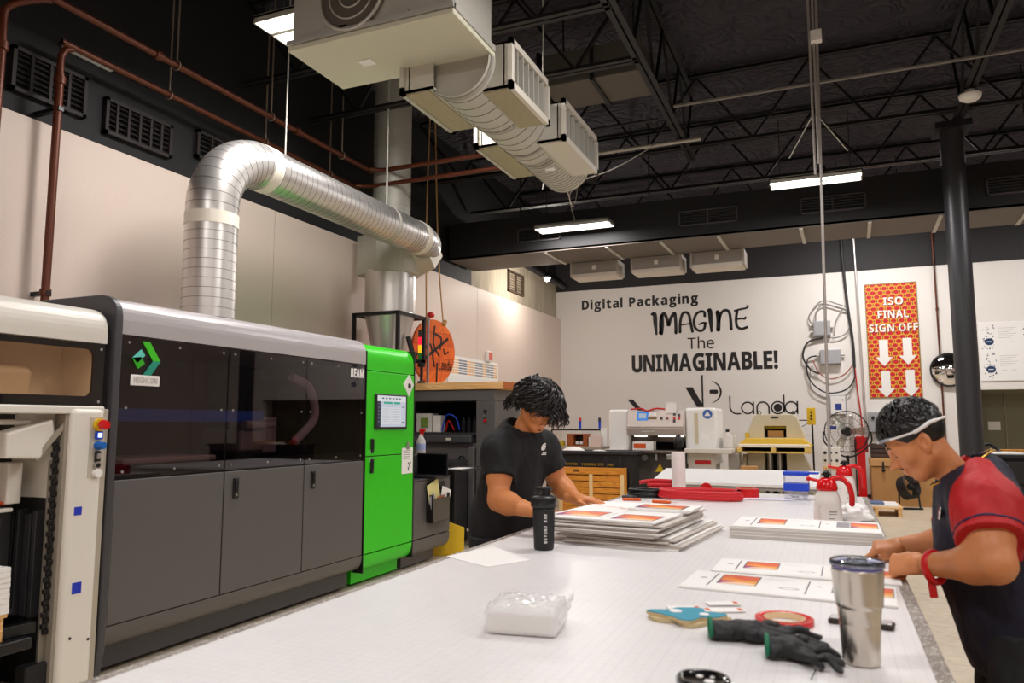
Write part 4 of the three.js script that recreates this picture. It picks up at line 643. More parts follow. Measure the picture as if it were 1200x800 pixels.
// ---------- the big work table and what lies on it ----------
const TY = .95;
{
  const x0 = -1.37, x1 = .2, z0 = -.45, z1 = -5.75, t = thing('work_table', 'long white work table with a faint printed grid in the foreground', 'table', [(x0 + x1) / 2, 0, (z0 + z1) / 2]);
  const gridTex = dataTex(512, (u, v) => { const c = (w) => { const f = (w * 12) % 1, d = Math.min(f, 1 - f); return d < .026; }; const m = fbm(u, v, 0, 4), wear = nz(u, v, 5) > .86 && nz(v, u, 2) > .55; let k = .905 + .03 * (m - .5); let col = [k, k * .985, k * .985]; if (c(u) || c(v)) col = mixc(col, [.80, .79, .81], .6); if (wear) col = mixc(col, [.8, .76, .74], .5); return col; }, true, [1 / .3048, 1 / .3048]);
  P(t, 'grid_mat', bx(x0 + .035, x1 - .035, TY - .006, TY, z0 - .035, z1 + .035), S(0xffffff, .36, 0, { map: gridTex, bumpMap: T.soft, bumpScale: .0006 }));
  const trim = S(0xffffff, .55, .1, { map: dataTex(256, (u, v) => { const a = fbm(u, v, 1, 5), b = nz(u, v, 5); return b > .72 ? [.86, .84, .82] : mixc([.42, .38, .35], [.68, .64, .6], a); }, true, [2.5, 2.5]), bumpMap: T.fine, bumpScale: .001 });
  PS(t, 'edge_trim', [bx(x0, x0 + .035, TY - .04, TY - .001, z0, z1, .004, 1), bx(x1 - .035, x1, TY - .04, TY - .001, z0, z1, .004, 1), bx(x0 + .035, x1 - .035, TY - .04, TY - .001, z0, z0 - .035, .004, 1), bx(x0 + .035, x1 - .035, TY - .04, TY - .001, z1 + .035, z1, .004, 1)], trim, { label: 'worn grey edge strip' });
  P(t, 'table_board', bx(x0 + .02, x1 - .02, TY - .06, TY - .0065, z0 - .02, z1 + .02), S(0xb5a48c, .7));
  for (const x of [x0 + .2, x1 - .2]) for (const z of [-.7, -2.3, -3.9, -5.5]) P(t, 'leg', bx(x - .035, x + .035, 0, TY - .06, z - .035, z + .035, .004, 1), M.zincDull);
  PS(t, 'apron', [bx(x0 + .16, x0 + .2, TY - .16, TY - .06, z0 - .2, z1 + .2), bx(x1 - .2, x1 - .16, TY - .16, TY - .06, z0 - .2, z1 + .2)], M.zincDull); P(t, 'lower_shelf', bx(x0 + .17, x1 - .17, .25, .28, z0 - .25, z1 + .25), M.crate);
}
{ // shaker
  const x = -1.08, z = -2.87, t = thing('shaker_bottle', 'matte black shaker bottle with white lettering on the table', 'bottle', [x, TY, z]);
  P(t, 'bottle_body', lathe([[0, .001], [.036, .001], [.04, .006], [.0445, .15], [.045, .172], [0, .172]], x, TY, z, 40), S(0x16151a, .5)); P(t, 'lid', [lathe([[.045, .165], [.0515, .168], [.0525, .185], [.0525, .2], [.048, .208], [.03, .215], [0, .216]], x, TY, z, 40)], S(0x111014, .35));
  P(t, 'spout_cap', [cyl(.017, .03, x + .012, TY + .226, z, 'y', 24), bx(x - .03, x + .034, TY + .232, TY + .246, z - .012, z + .012, .006)], S(0x111014, .3)); P(t, 'lid_lever', [bx(x - .042, x - .02, TY + .205, TY + .222, z - .014, z + .014, .005)], S(0x111014, .3));
  const a0 = Math.atan2(-z - 0, -x) ; // lettering wraps round the side that faces the table's near end
  const face = Math.atan2(0 - x, 0 - z), txt = merge('BEYOND RAW'.split('').flatMap((ch, i) => ch === ' ' ? [] : [fit(glyphs(ch, .0155, .0012), i * .0116, i * .0116 + .0082, 0, .0125)]));
  const g = txt.rotateZ(Math.PI / 2).translate(.0075, .03, 0), p = g.attributes.position; for (let i = 0; i < p.count; i++) { const u = p.getX(i), y = p.getY(i), r = .0412 + .0035 * (y / .15) + .0003 + p.getZ(i) * .5, th = face + .12 + u / .043; p.setXYZ(i, x + r * Math.sin(th), TY + y, z + r * Math.cos(th)); } g.computeVertexNormals();
  P(t, 'lettering', g, M.white, { label: 'white vertical lettering' });
}
single('paper_sheet', flat([[-1.36, 2.57], [-1.13, 2.44], [-1.04, 2.62], [-1.3, 2.86]], TY + .0005, .0012), M.paper, 'loose white paper at the left edge of the table', 'paper');
{ // wrapped pack of tissues
  const t = thing('tissue_pack', 'white film-wrapped pack of tissues alone near the table front', 'pack', [-.7, TY, -1.77], { local: true, turn: rad(9) });
  P(t, 'tissues', [bx(-.095, .075, .001, .058, -.075, .075, .012, 3)], M.white);
  const g = new THREE.PlaneGeometry(.175, .155, 26, 22).rotateX(-Math.PI / 2).translate(-.01, .066, 0), p = g.attributes.position;
  for (let i = 0; i < p.count; i++) { const x = p.getX(i), z = p.getZ(i); const e = Math.max(Math.abs(x + .01) / .0875, Math.abs(z) / .0775); p.setY(i, p.getY(i) + (1 - e * e) * .012 * (.6 + N(x * 40, z * 40, 3)) + .006 * N(x * 70, z * 60, 9) - (e > .93 ? .02 : 0)); } g.computeVertexNormals();
  P(t, 'wrapper_top', g, M.film); P(t, 'wrapper', bx(-.0985, .0785, .0005, .06, -.0785, .0785, .014, 3), M.film);
  const e = new THREE.PlaneGeometry(.15, .05, 16, 8), q = e.attributes.position; for (let i = 0; i < q.count; i++) q.setZ(i, .008 * N(q.getX(i) * 60, q.getY(i) * 60, 5)); e.computeVertexNormals(); P(t, 'wrapper_flap', e.rotateY(Math.PI / 2).rotateZ(-.25).translate(.088, .055, 0), M.film);
}
// prints: a plain abstract sweep of orange and violet on folded white board
function sweep(g, x, y, w, h, frame) { g.fillStyle = frame; g.fillRect(x - 6, y - 6, w + 12, h + 12); const gr = g.createLinearGradient(x, y, x + w, y + h); gr.addColorStop(0, '#d8482a'); gr.addColorStop(.5, '#f59a1f'); gr.addColorStop(1, '#f2b23a'); g.fillStyle = gr; g.fillRect(x, y, w, h);
  g.save(); g.beginPath(); g.rect(x, y, w, h); g.clip(); g.fillStyle = '#a0187e'; g.beginPath(); g.ellipse(x + w * .1, y + h * .98, w * .55, h * .32, .25, 0, 7); g.fill(); g.fillStyle = '#f7c9a8'; g.beginPath(); g.ellipse(x + w * .55, y + h * 1.0, w * .5, h * .26, -.1, 0, 7); g.fill(); g.fillStyle = 'rgba(226,70,30,.75)'; g.beginPath(); g.ellipse(x + w * .8, y + h * .12, w * .55, h * .4, .5, 0, 7); g.fill(); g.restore(); }
const sheetPrint = canvasTex(1024, 480, (g, w, h) => { g.fillStyle = '#f6f4f2'; g.fillRect(0, 0, w, h); sweep(g, 170, 60, 190, 250, '#26222c'); g.fillStyle = '#4a4650'; g.fillRect(126, 40, 8, 360); g.fillRect(610, 50, 7, 350); g.fillStyle = '#9a98a0'; g.fillRect(60, 180, 34, 26); g.fillRect(655, 170, 26, 20); g.fillStyle = '#b9b6ba'; for (let k = 0; k < 3; k++) g.fillRect(390, 70 + k * 12, 150 - 24 * k, 3); g.fillRect(200, 350, 120, 4);
  g.strokeStyle = '#4c4a52'; g.lineWidth = 6; g.beginPath(); g.ellipse(530, 300, 40, 24, 0, 0, 7); g.stroke(); g.fillStyle = '#6f6c74'; g.fillRect(478, 296, 16, 10); g.fillRect(566, 296, 16, 10); g.strokeStyle = '#c9c6ca'; g.lineWidth = 3; g.beginPath(); g.moveTo(400, 330); g.lineTo(480, 290); g.stroke(); g.fillStyle = '#8f8d94'; g.fillRect(730, 60, 90, 250); sweep(g, 830, 66, 180, 238, '#8f8d94'); });
const bigPrint = canvasTex(512, 512, (g, w, h) => { g.fillStyle = '#f6f3f2'; g.fillRect(0, 0, w, h); sweep(g, 30, 330, 190, 130, '#30283a'); sweep(g, 300, 350, 180, 120, '#30283a'); g.strokeStyle = '#d8a88a'; g.lineWidth = 3; for (let k = 0; k < 9; k++) { g.beginPath(); g.moveTo(40 + k * 20, 160 + (k % 3) * 22); g.bezierCurveTo(100 + k * 14, 120, 160, 220, 250, 150 + k * 9); g.stroke(); } g.fillStyle = '#aaa6ac'; g.fillRect(270, 120, 5, 180); g.fillRect(250, 330, 5, 150); });
const printMat = S(0xffffff, .45, 0, { map: sheetPrint }), bigMat = S(0xffffff, .45, 0, { map: bigPrint });
function printedSheet(name, label, [x, y, z], w, d, th, turn, mat, cat = 'printed sheet', group, board = M.paper) {
  const t = thing(name, label, cat, [x, y, z], { local: true, turn, group });
  P(t, 'board', bx(-w / 2, w / 2, 0, th, -d / 2, d / 2, .0015, 1), board);
  if (mat) P(t, 'print', new THREE.PlaneGeometry(w - .004, d - .004).rotateX(-Math.PI / 2).translate(0, th + .0005, 0), mat, { keep: true });
  return t;
}
printedSheet('printed_sheet', 'flat printed white sheet nearest the gloves, orange picture on its left', [-.15, TY + .0005, -2.49], .6, .27, .006, rad(-3), printMat);
printedSheet('printed_sheet', 'flat printed white sheet just behind the nearest one', [-.11, TY + .0005, -2.79], .58, .25, .004, rad(-1), printMat);
{ // tall fanned stack
  const r = rng(21), dull = S(0xc9c0b8, .9); let y = TY + .0005;
  for (let k = 0; k < 17; k++) { const th = .0055; const sp = k < 8 ? .075 : .03;
    printedSheet('printed_sheet', k === 16 ? 'top printed sheet of the tall fanned stack' : 'printed board in the tall fanned stack by the man in black', [-.86 + (r() - .5) * sp + (k < 7 ? .012 * (7 - k) : 0), y, -3.38 + (r() - .5) * sp], .5, .68, th, rad(-6) + (r() - .5) * .1, k === 16 ? bigMat : null, 'printed sheet', k === 16 ? undefined : 'printed boards in the tall stack', k % 3 && k < 16 ? dull : M.paper); y += th + .0008; }
  const t = thing('printed_box', 'folded printed box with an orange and violet picture on the tall stack', 'printed box', [-.73, y, -3.5], { local: true, turn: rad(-4) });
  P(t, 'board', bx(-.13, .15, .0, .012, -.11, .12, .002, 1), M.paper); P(t, 'flap', [bx(0, .03, 0, .003, -.11, .12).rotateZ(.6).translate(.15, .005, 0)], M.paper); const im = canvasTex(256, 160, (g, w, h) => sweep(g, 12, 12, w - 24, h - 24, '#2e2a34')); P(t, 'print', new THREE.PlaneGeometry(.22, .15).rotateX(-Math.PI / 2).translate(-.0, .0128, .02), S(0xffffff, .4, 0, { map: im }), { keep: true });
}
{ // low pile on the right
  const r = rng(8), t = thing('sheet_pile', 'low pile of printed sheets under the hands of the man in red', 'paper pile', [-.13, TY, -3.66]);
  for (let k = 0; k < 11; k++) P(t, 'sheet', bx(-.44 + r() * .006, .17 + r() * .006, TY + .001 + k * .0042, TY + .0048 + k * .0042, -3.47 - r() * .006, -3.88 - r() * .006, .001, 1), k % 3 ? M.paperEdge : M.paper);
  printedSheet('printed_sheet', 'printed sheet lying on the low pile, two orange pictures', [-.13, TY + .048, -3.66], .6, .36, .003, rad(-1), printMat);
}
{ // turquoise jigsaw boards with white labels
  const blob = (seed, R, s) => { const r = rng(seed), p = []; for (let k = 0; k < 48; k++) { const a = k / 48 * 6.283, q = R * (1 + .22 * Math.sin(a * 4 + seed) + .1 * Math.sin(a * 7)); p.push([q * Math.cos(a) * s, q * Math.sin(a)]); } return p; };
  const t = thing('jigsaw_board', 'turquoise cut-out wooden board with wavy edge beside the gloves', 'cut-out', [-.36, TY, -1.995], { local: true, turn: .2 });
  P(t, 'plywood', [flat(blob(1, .058, 1.45), .001, .009), flat(blob(2, .056, 1.45), .0105, .007)], S(0xc9b489, .7)); P(t, 'painted_face', flat(blob(2, .055, 1.45), .0176, .002), S(0x2a93ad, .5, 0, { bumpMap: T.fine, bumpScale: .0006 })); PS(t, 'cut_out', [cyl(.016, .002, -.03, .0206, -.01, 'y', 16), cyl(.012, .002, .04, .0206, .01, 'y', 16)], M.paper);
  const r = rng(4); [[-.41, -2.02], [-.36, -2.1], [-.28, -2.13], [-.39, -2.11], [-.3, -2.2]].forEach(([x, z], i) => { const q = thing('paper_tag', ['white tag on the left of the turquoise board', 'white tag behind the turquoise board, orange end', 'white tag right of the turquoise board with orange tip', 'small white tag at the back left of the turquoise board', 'white tag farthest behind the turquoise board'][i], 'tag', [x, TY + .0005 + i * .0005, z], { local: true, turn: .35 + r() * .4 }); P(q, 'card', bx(-.045, .045, 0, .004, -.018, .018, .001, 1), M.paper); P(q, 'mark', bx(.028, .04, .004, .0046, -.01, .012), M.orange); });
}
{ const x = -.133, z = -2.07, t = thing('tape_roll', 'flat red tape roll between gloves and printed sheets', 'tape roll', [x, TY, z]);
  P(t, 'tape', lathe([[.05, .001], [.07, .001], [.0705, .002], [.0705, .013], [.07, .0135], [.05, .0135], [.05, .001]], x, TY, z, 48), M.redGloss); P(t, 'core', lathe([[.045, .0005], [.05, .0005], [.05, .0145], [.045, .0145], [.045, .0005]], x, TY, z, 48), S(0xe9c9a0, .7)); }
{ const t = thing('metal_case', 'small flat metal case half hidden behind the tumbler', 'case', [.045, TY, -2.12], { local: true, turn: rad(-8) });
  P(t, 'case_body', bx(-.075, .075, .001, .013, -.026, .026, .006, 3), S(0x3b3129, .4, .5)); P(t, 'lid', bx(-.07, .07, .013, .0155, -.022, .022, .002, 1), M.steel); P(t, 'clip', bx(-.02, -.014, .0155, .018, -.02, .02), M.black); }
{ // gloves
  const mk = (seed, label, pos, turn, s, k) => {
    const t = thing('work_glove', label, 'glove', pos, { local: true, turn, group: 'pair of work gloves' }), n = (x, y, z) => .0045 * N(x * 34 + seed, y * 40, z * 30) + .0025 * N(x * 80, y * 60, z * 70 + seed);
    const fs = [cap([-.1, .03, 0], [-.03, .03, 0], .036, .036), cap([-.03, .028, -.022], [.028, .022, -.026], .026, .019), cap([-.03, .028, .022], [.028, .022, .026], .026, .019)];
    for (const [z, L, y, b] of [[-.04, .062, .018, -.034], [-.0135, .08, .034, -.008], [.0135, .084, .02, .014], [.04, .068, .036, .036]]) fs.push(cap([.035, .018, z], [.035 + L * .5, y + .006, z * 1.15 + b * .5], .0125, .0118), cap([.035 + L * .5, y + .006, z * 1.15 + b * .5], [.035 + L, .012, z * 1.3 + b], .0118, .0095));
    fs.push(cap([-.02, .024, s * .03], [.02, .034, s * .068], .016, .012), cap([.02, .034, s * .068], [.05, .016, s * .074], .012, .0095));
    const f0 = blend(.007, ...fs), fl = (x, y, z) => { const u = x / k, hump = .008 * Math.sin((u + .1) * 24) ; return Math.max(f0(u, (y - Math.max(0, hump) * .6) * 1.7, z) * .62 + n(x, y, z), .0008 - y, -.118 * k - x, -cap([-.16, .03, 0], [-.07, .026, 0], .031, .024)(u, y * 1.7, z) * .62); };
    P(t, 'glove_body', iso(fl, [-.13 * k, -.004, -.105], [.15 * k, .06, .105], .0036), S(0x1a181c, .62, 0, { bumpMap: T.cloth, bumpScale: .0006 }));
    P(t, 'cuff', new THREE.TorusGeometry(.036, .005, 10, 30).scale(1, .58, 1).rotateY(Math.PI / 2).translate(-.116 * k, .0235, 0), S(0x0b6b4a, .7), { label: 'green cuff hem' });
  };
  mk(3, 'black work glove with green cuff, the left one of the pair', [-.165, TY + .0005, -1.885], rad(12), -1, 1.05);
  mk(8, 'black work glove with green cuff, the one touching the tumbler', [-.079, TY + .0005, -1.772], rad(6), 1, .62);
}
{ const x = .035, z = -1.79, t = thing('tumbler', 'brushed steel tumbler with clear lid at the table edge', 'tumbler', [x, TY, z]);
  P(t, 'cup', lathe([[0, .001], [.034, .001], [.037, .005], [.0415, .11], [.0425, .114], [.0465, .12], [.0475, .126], [.0515, .192], [.051, .195], [.048, .195], [.044, .125], [.034, .01], [0, .01]], x, TY, z, 56), M.stainless); P(t, 'lid', [lathe([[0, .196], [.044, .196], [.047, .2], [.0535, .2], [.0545, .205], [.054, .211], [.05, .213], [.047, .206], [0, .206]], x, TY, z, 48), bx(x - .02, x + .02, TY + .206, TY + .215, z - .03, z + .005, .004)], PH(0xdfe2f6, .06, { transmission: 1, thickness: .004, ior: 1.5 })); P(t, 'lid_gasket', lathe([[.046, .194], [.0495, .194], [.0495, .199], [.046, .199], [.046, .194]], x, TY, z, 40), S(0x6a68b8, .4)); }
{ const x = -.232, z = -1.42, t = thing('round_tin', 'round black tin with a red band at the bottom of the picture', 'tin', [x, TY, z]);
  P(t, 'tin_body', lathe([[0, .001], [.045, .001], [.046, .003], [.046, .012], [0, .012]], x, TY, z, 44), M.black); P(t, 'red_band', lathe([[.0465, .012], [.047, .013], [.047, .03], [.0465, .031], [0, .031]], x, TY, z, 44), S(0xa01422, .4)); P(t, 'lid', lathe([[0, .046], [.036, .046], [.038, .05], [.045, .05], [.048, .047], [.048, .031], [0, .031]], x, TY, z, 44), M.blackGloss); P(t, 'lid_print', [cyl(.009, .0008, x + .012, TY + .0468, z + .01), cyl(.006, .0008, x - .008, TY + .0468, z - .012), cyl(.004, .0008, x + .014, TY + .0468, z - .014)], M.white); }
single('pin', [bar([-.06, TY + .002, -1.64], [-.052, TY + .012, -1.665], .0012, 6), ball(.0025, -.052, TY + .013, -1.665)], M.black, 'tiny dark pin at the front of the table left of the tumbler', 'pin');
// pump sprayers
function sprayer(label, x, z, turn) {
  const t = thing('pump_sprayer', label, 'spray bottle', [x, TY, z], { local: true, turn, group: 'pump sprayers' });
  P(t, 'bottle_body', lathe([[0, .001], [.062, .001], [.066, .006], [.066, .07], [.058, .135], [.046, .165], [.043, .175]], 0, 0, 0, 40), S(0xe9e2dd, .35)); P(t, 'collar', lathe([[.044, .165], [.05, .168], [.05, .182], [.046, .2], [.036, .222], [.02, .23], [0, .23]], 0, 0, 0, 36), M.redGloss);
  P(t, 'handle', [tube([[.02, .222, 0], [.065, .228, 0], [.098, .2, 0], [.112, .15, 0], [.112, .105, 0]], .0135, 30, 12), ball(.0135, .112, .105, 0)], M.redGloss); P(t, 'nozzle', [bar([-.02, .208, 0], [-.085, .222, 0], .008, 10), cyl(.012, .015, -.086, .222, 0, 'x', 14)], M.redGloss); P(t, 'pump_knob', [cyl(.012, .02, 0, .238, 0), ball(.018, 0, .252, 0, 1, .7, 1), cyl(.024, .008, 0, .245, 0)], M.black);
  const sc = canvasTex(128, 128, (g, w, h) => { g.fillStyle = '#e9e2dd'; g.fillRect(0, 0, w, h); g.fillStyle = '#8a8078'; for (let k = 0; k < 9; k++) g.fillRect(8, 12 + k * 13, k % 2 ? 12 : 20, 2); g.fillStyle = '#5a524c'; for (const [y, l] of [[36, 48], [44, 48], [60, 44], [92, 30]]) g.fillRect(68, y, l, 5); });
  P(t, 'printed_scale', new THREE.CylinderGeometry(.0664, .0666, .085, 24, 1, true, -.7, 1.7).translate(0, .055, 0), S(0xffffff, .45, 0, { map: sc }), { keep: true });
}
sprayer('white pump sprayer with red head, the nearer of two', -.04, -4.12, rad(-8));
sprayer('white pump sprayer with red head, the farther of two at the table end', .055, -5.3, rad(-4));
{ const t = thing('plastic_box', 'clear box of small parts with blue lid and blue tape', 'box', [-.235, TY, -5.33], { local: true, turn: rad(-3) });
  P(t, 'box_shell', bx(-.075, .075, .001, .16, -.05, .05, .006, 2), PH(0xf4f4fa, .1, { transmission: .9, thickness: 0 })); P(t, 'lid', [bx(-.078, .078, .16, .185, -.053, .053, .006, 2), bx(.06, .14, .17, .182, -.03, .03, .004)], M.blue); P(t, 'tape_band', [bx(-.0765, .0765, .06, .11, -.0515, .0515, .004, 1)], M.blue);
  const r = rng(6), nails = []; for (let k = 0; k < 60; k++) { const x = -.06 + r() * .12, y = .006 + r() * .04, z = -.04 + r() * .08, a = r() * 6.28; nails.push(bar([x - .012 * Math.cos(a), y, z - .008 * Math.sin(a)], [x + .012 * Math.cos(a), y + .01 * (r() - .3), z + .008 * Math.sin(a)], .0016, 5)); } P(t, 'metal_parts', nails, M.steel, { kind: 'stuff' }); }
{ const x = -1.0, z = -5.32, t = thing('paper_tube', 'tall white paper roll standing at the far end of the table', 'roll', [x, TY, z]);
  P(t, 'roll', lathe([[.02, .001], [.046, .001], [.047, .003], [.047, .297], [.046, .3], [.02, .3], [.02, .001]], x, TY, z, 36), S(0xe9dfdc, .6)); P(t, 'core', lathe([[.016, .001], [.02, .001], [.02, .301], [.016, .301], [.016, .001]], x, TY, z, 24), M.cardboard); }
{ // red strapping
  const loop = (cx, cz, rx, rz, y, n, dy) => { const p = []; for (let k = 0; k <= n * 16; k++) { const a = k / 16 * 6.283; p.push([cx + rx * Math.cos(a) * (1 - .015 * k / 16), y + dy * k / 16, cz + rz * Math.sin(a) * (1 - .02 * k / 16)]); } return p; };
  single('red_hose', tube(loop(-.82, -5.08, .26, .1, TY + .02, 3, .013), .018, 220, 10), S(0xc20a18, .45), 'flat red coil of hose around the white paper roll', 'hose');
  const t = thing('red_clamp', 'stack of red foam pads beside the white paper roll', 'pad', [-1.14, TY, -5.45]); for (let k = 0; k < 3; k++) P(t, 'pad', bx(-1.24, -1.03, TY + .001 + k * .026, TY + .025 + k * .026, -5.38, -5.5, .011, 3), S(0xc00b1a, .5)); P(t, 'grip', tube([[-1.3, TY + .075, -5.42], [-1.2, TY + .09, -5.43], [-1.06, TY + .088, -5.44]], .014, 20, 10), S(0xc00b1a, .45));
  const g = thing('tape_gun', 'red and black tape gun behind the red coil', 'tape gun', [-.76, TY, -5.42]); P(g, 'gun_body', [bx(-.86, -.68, TY + .012, TY + .05, -5.4, -5.45, .012, 3).rotateZ(0)], S(0xb80d1a, .45)); P(g, 'grip', bar([-.7, TY + .02, -5.42], [-.62, TY + .012, -5.36], .015, 12), M.black); P(g, 'tape', cyl(.04, .04, -.84, TY + .042, -5.48, 'z', 24), M.red);
  const b = thing('tape_roll', 'red box-like tape roll at the right of the red coil', 'tape roll', [-.55, TY, -5.38]); P(b, 'tape', lathe([[.04, .001], [.075, .001], [.077, .004], [.077, .056], [.075, .06], [.04, .06], [.04, .001]], -.55, TY, -5.38, 36), M.red); P(b, 'core', lathe([[.035, .001], [.04, .001], [.04, .059], [.035, .059], [.035, .001]], -.55, TY, -5.38, 30), M.cardboard);
  single('teal_cloth', [bx(-.92, -.7, TY + .001, TY + .012, -5.5, -5.6, .005, 2)], S(0x0c6a62, .8), 'dark teal cloth behind the red coil', 'cloth');
  single('wire_coil', [0, 1, 2, 3].map((k) => new THREE.TorusGeometry(.085 + .006 * (k % 2), .008, 8, 36).rotateX(Math.PI / 2).scale(1.2, 1, .8).translate(-1.2 + .004 * k, TY + .009 + k * .014, -5.12)), M.black, 'black coil of wire at the far left of the table', 'coil');
  const kn = (x, z, a, label) => { const q = thing('utility_knife', label, 'knife', [x, TY, z], { local: true, turn: a }); P(q, 'handle', bx(-.07, .05, .001, .018, -.012, .012, .006, 2), M.orange); P(q, 'blade', bx(.05, .09, .008, .0095, -.008, .006), M.steel); };
  kn(-1.21, -4.86, .2, 'orange knife left of the black wire coil'); kn(-1.0, -4.78, -.1, 'orange knife in front of the black wire coil');
  single('black_tape', [lathe([[.03, .001], [.05, .001], [.05, .02], [.03, .02], [.03, .001]], -1.27, TY, -5.0, 28)], M.black, 'black tape roll at the left corner of the table', 'tape roll');
}
for (const [x, z, a, w, l] of [[-.42, -5.28, .12, .34, 'white sheet with violet edge left of the blue box'], [-.4, -5.36, .02, .3, 'white sheet lying under another left of the blue box']]) { const q = thing('paper_sheet', l, 'paper', [x, TY + .0006 + (z < -5.3 ? 0 : .0022), z], { local: true, turn: a }); P(q, 'paper', bx(-w / 2, w / 2, 0, .0015, -.06, .06), S(0xe6e2f0, .7)); }
{ const g = new THREE.SphereGeometry(1, 40, 24), p = g.attributes.position; for (let i = 0; i < p.count; i++) { const x = p.getX(i), y = p.getY(i), z = p.getZ(i), k = 1 + .35 * N(x * 2.1, y * 2.1, z * 2.1) + .16 * N(x * 6, y * 6, z * 6); p.setXYZ(i, x * .085 * k + .075, TY + .001 + Math.max(0, y * .055 * k + .032), -4.3 + z * .08 * k); } g.computeVertexNormals(); single('plastic_bag', g, S(0xf2efee, .35), 'crumpled white plastic bag beside the nearer sprayer', 'bag'); }
single('red_scrap', [flat([[-.2, 4.02], [-.15, 4.05], [-.12, 4.01], [-.11, 4.06], [-.14, 4.09], [-.19, 4.08]], TY + .0008, .006)], S(0xd83a48, .7), 'small red paper scrap left of the nearer sprayer', 'scrap');
single('brush', [bx(.1, .18, TY + .001, TY + .03, -4.0, -4.09, .01, 2), ...Array.from({ length: 14 }, (_, k) => bar([.11 + k * .005, TY + .02, -3.98], [.1 + k * .006, TY + .03 + .006 * (k % 3), -3.93], .003, 5))], M.black, 'black bristly brush on the table behind the low pile', 'brush');
// ---------- lettering on the back wall ----------
const BW = BZ + .0005, vinyl = S(0x191517, .55);
const onWall = (g, dx = 0, dy = 0) => merge(g).translate(dx, dy, BW);
function letteringThing(name, label, pos, cat = 'wall lettering') { return thing(name, label, cat, pos); }
function letters(t, str, x0, x1, y0, y1, font, gap = 0) {   // each letter is a part
  const sz = 1, gs = []; let x = 0;
  for (const ch of str) { if (ch === ' ') { x += .55; continue; } const g = glyphs(ch, sz, .004, font, font === 'sans_bold' ? .022 : 0); g.computeBoundingBox(); const b = g.boundingBox; g.translate(x - b.min.x, 0, 0); x += b.max.x - b.min.x + .1 + gap; gs.push(g); }
  const cap0 = glyphs('H', sz, .004, font); cap0.computeBoundingBox(); const k = (x1 - x0) / (x - .1 - gap), ky = (y1 - y0) / cap0.boundingBox.max.y;
  for (const g of gs) { g.scale(k, ky, 1); g.translate(x0, y0, BW); P(t, 'letter', g, vinyl); }
}
letters(letteringThing('wall_lettering', 'black wall lettering reading Digital Packaging, top left of the back wall', [-3.75, 3.93, BZ]), 'Digital Packaging', -5.02, -2.48, 3.95, 4.15, 'sans_bold', .06);
letters(letteringThing('wall_lettering', 'thin black wall lettering reading The', [-2.45, 2.98, BZ]), 'The', -2.72, -2.18, 2.985, 3.22, 'sans_regular', .04);
letters(letteringThing('wall_lettering', 'heavy black wall lettering reading UNIMAGINABLE!', [-2.44, 2.53, BZ]), 'UNIMAGINABLE!', -3.91, -.95, 2.535, 2.885, 'sans_bold', -.02);
{ // IMAGINE, brush letters drawn as strokes: origin (0,0) lower left of each letter, height 1
  const t = letteringThing('wall_lettering', 'brush style black wall lettering reading IMAGINE', [-2.47, 3.32, BZ]);
  const w = .13, w1 = .2, fat = (u) => .1 + .11 * Math.sin(Math.PI * Math.min(1, u * .9 + .1));
  const L = {
    I: [[[[-.12, .98], [.0, .96], [.03, .5], [.07, .0]], fat]],
    M: [[[[.0, .06], [.06, .02], [.1, .5], [.1, .9], [.2, .96], [.3, .6], [.34, .38], [.42, .7], [.55, .95], [.6, .9], [.62, .5], [.62, .02]], .15], [[[.02, .1], [.02, .5], [.06, .88]], .14]],
    A: [[[[.0, .04], [.02, .5], [.12, .88], [.28, .97], [.42, .85], [.48, .5], [.56, .04]], .13], [[[.04, .38], [.26, .4], [.46, .42]], .07]],
    G: [[[[.62, .74], [.6, .92], [.42, .97], [.18, .84], [.06, .52], [.12, .2], [.34, .05], [.56, .12], [.64, .4]], .12], [[[.32, .36], [.5, .42], [.66, .42]], .08]],
    N: [[[[.02, .88], [.05, .5], [.03, .05]], .19], [[[.08, .45], [.16, .78], [.34, .95], [.54, .86], [.6, .5], [.62, .05]], .13]],
    E: [[[[.1, .85], [.03, .5], [.08, .16], [.3, .04], [.58, .1]], .12], [[[-.02, .9], [.25, .95], [.5, .98], [.64, 1.02], [.66, 1.1]], .09], [[[.12, .5], [.3, .52], [.48, .5], [.52, .56]], .09]],
  };
  const X = [-3.4, -3.29, -2.87, -2.6, -2.245, -2.1, -1.74], S_ = [.45, .54, .46, .4, .3, .44, .38];
  'IMAGINE'.split('').forEach((ch, i) => { const k = .44, y = 3.33 + i * .002; P(t, 'letter', L[ch].flatMap(([p, q]) => stroke(p.map(([a, b]) => [X[i] + a * S_[i], y + b * k]), typeof q === 'function' ? (u) => q(u) * k : q * k, .004, 40)).map((g) => g.translate(0, 0, BW)), vinyl); });
}
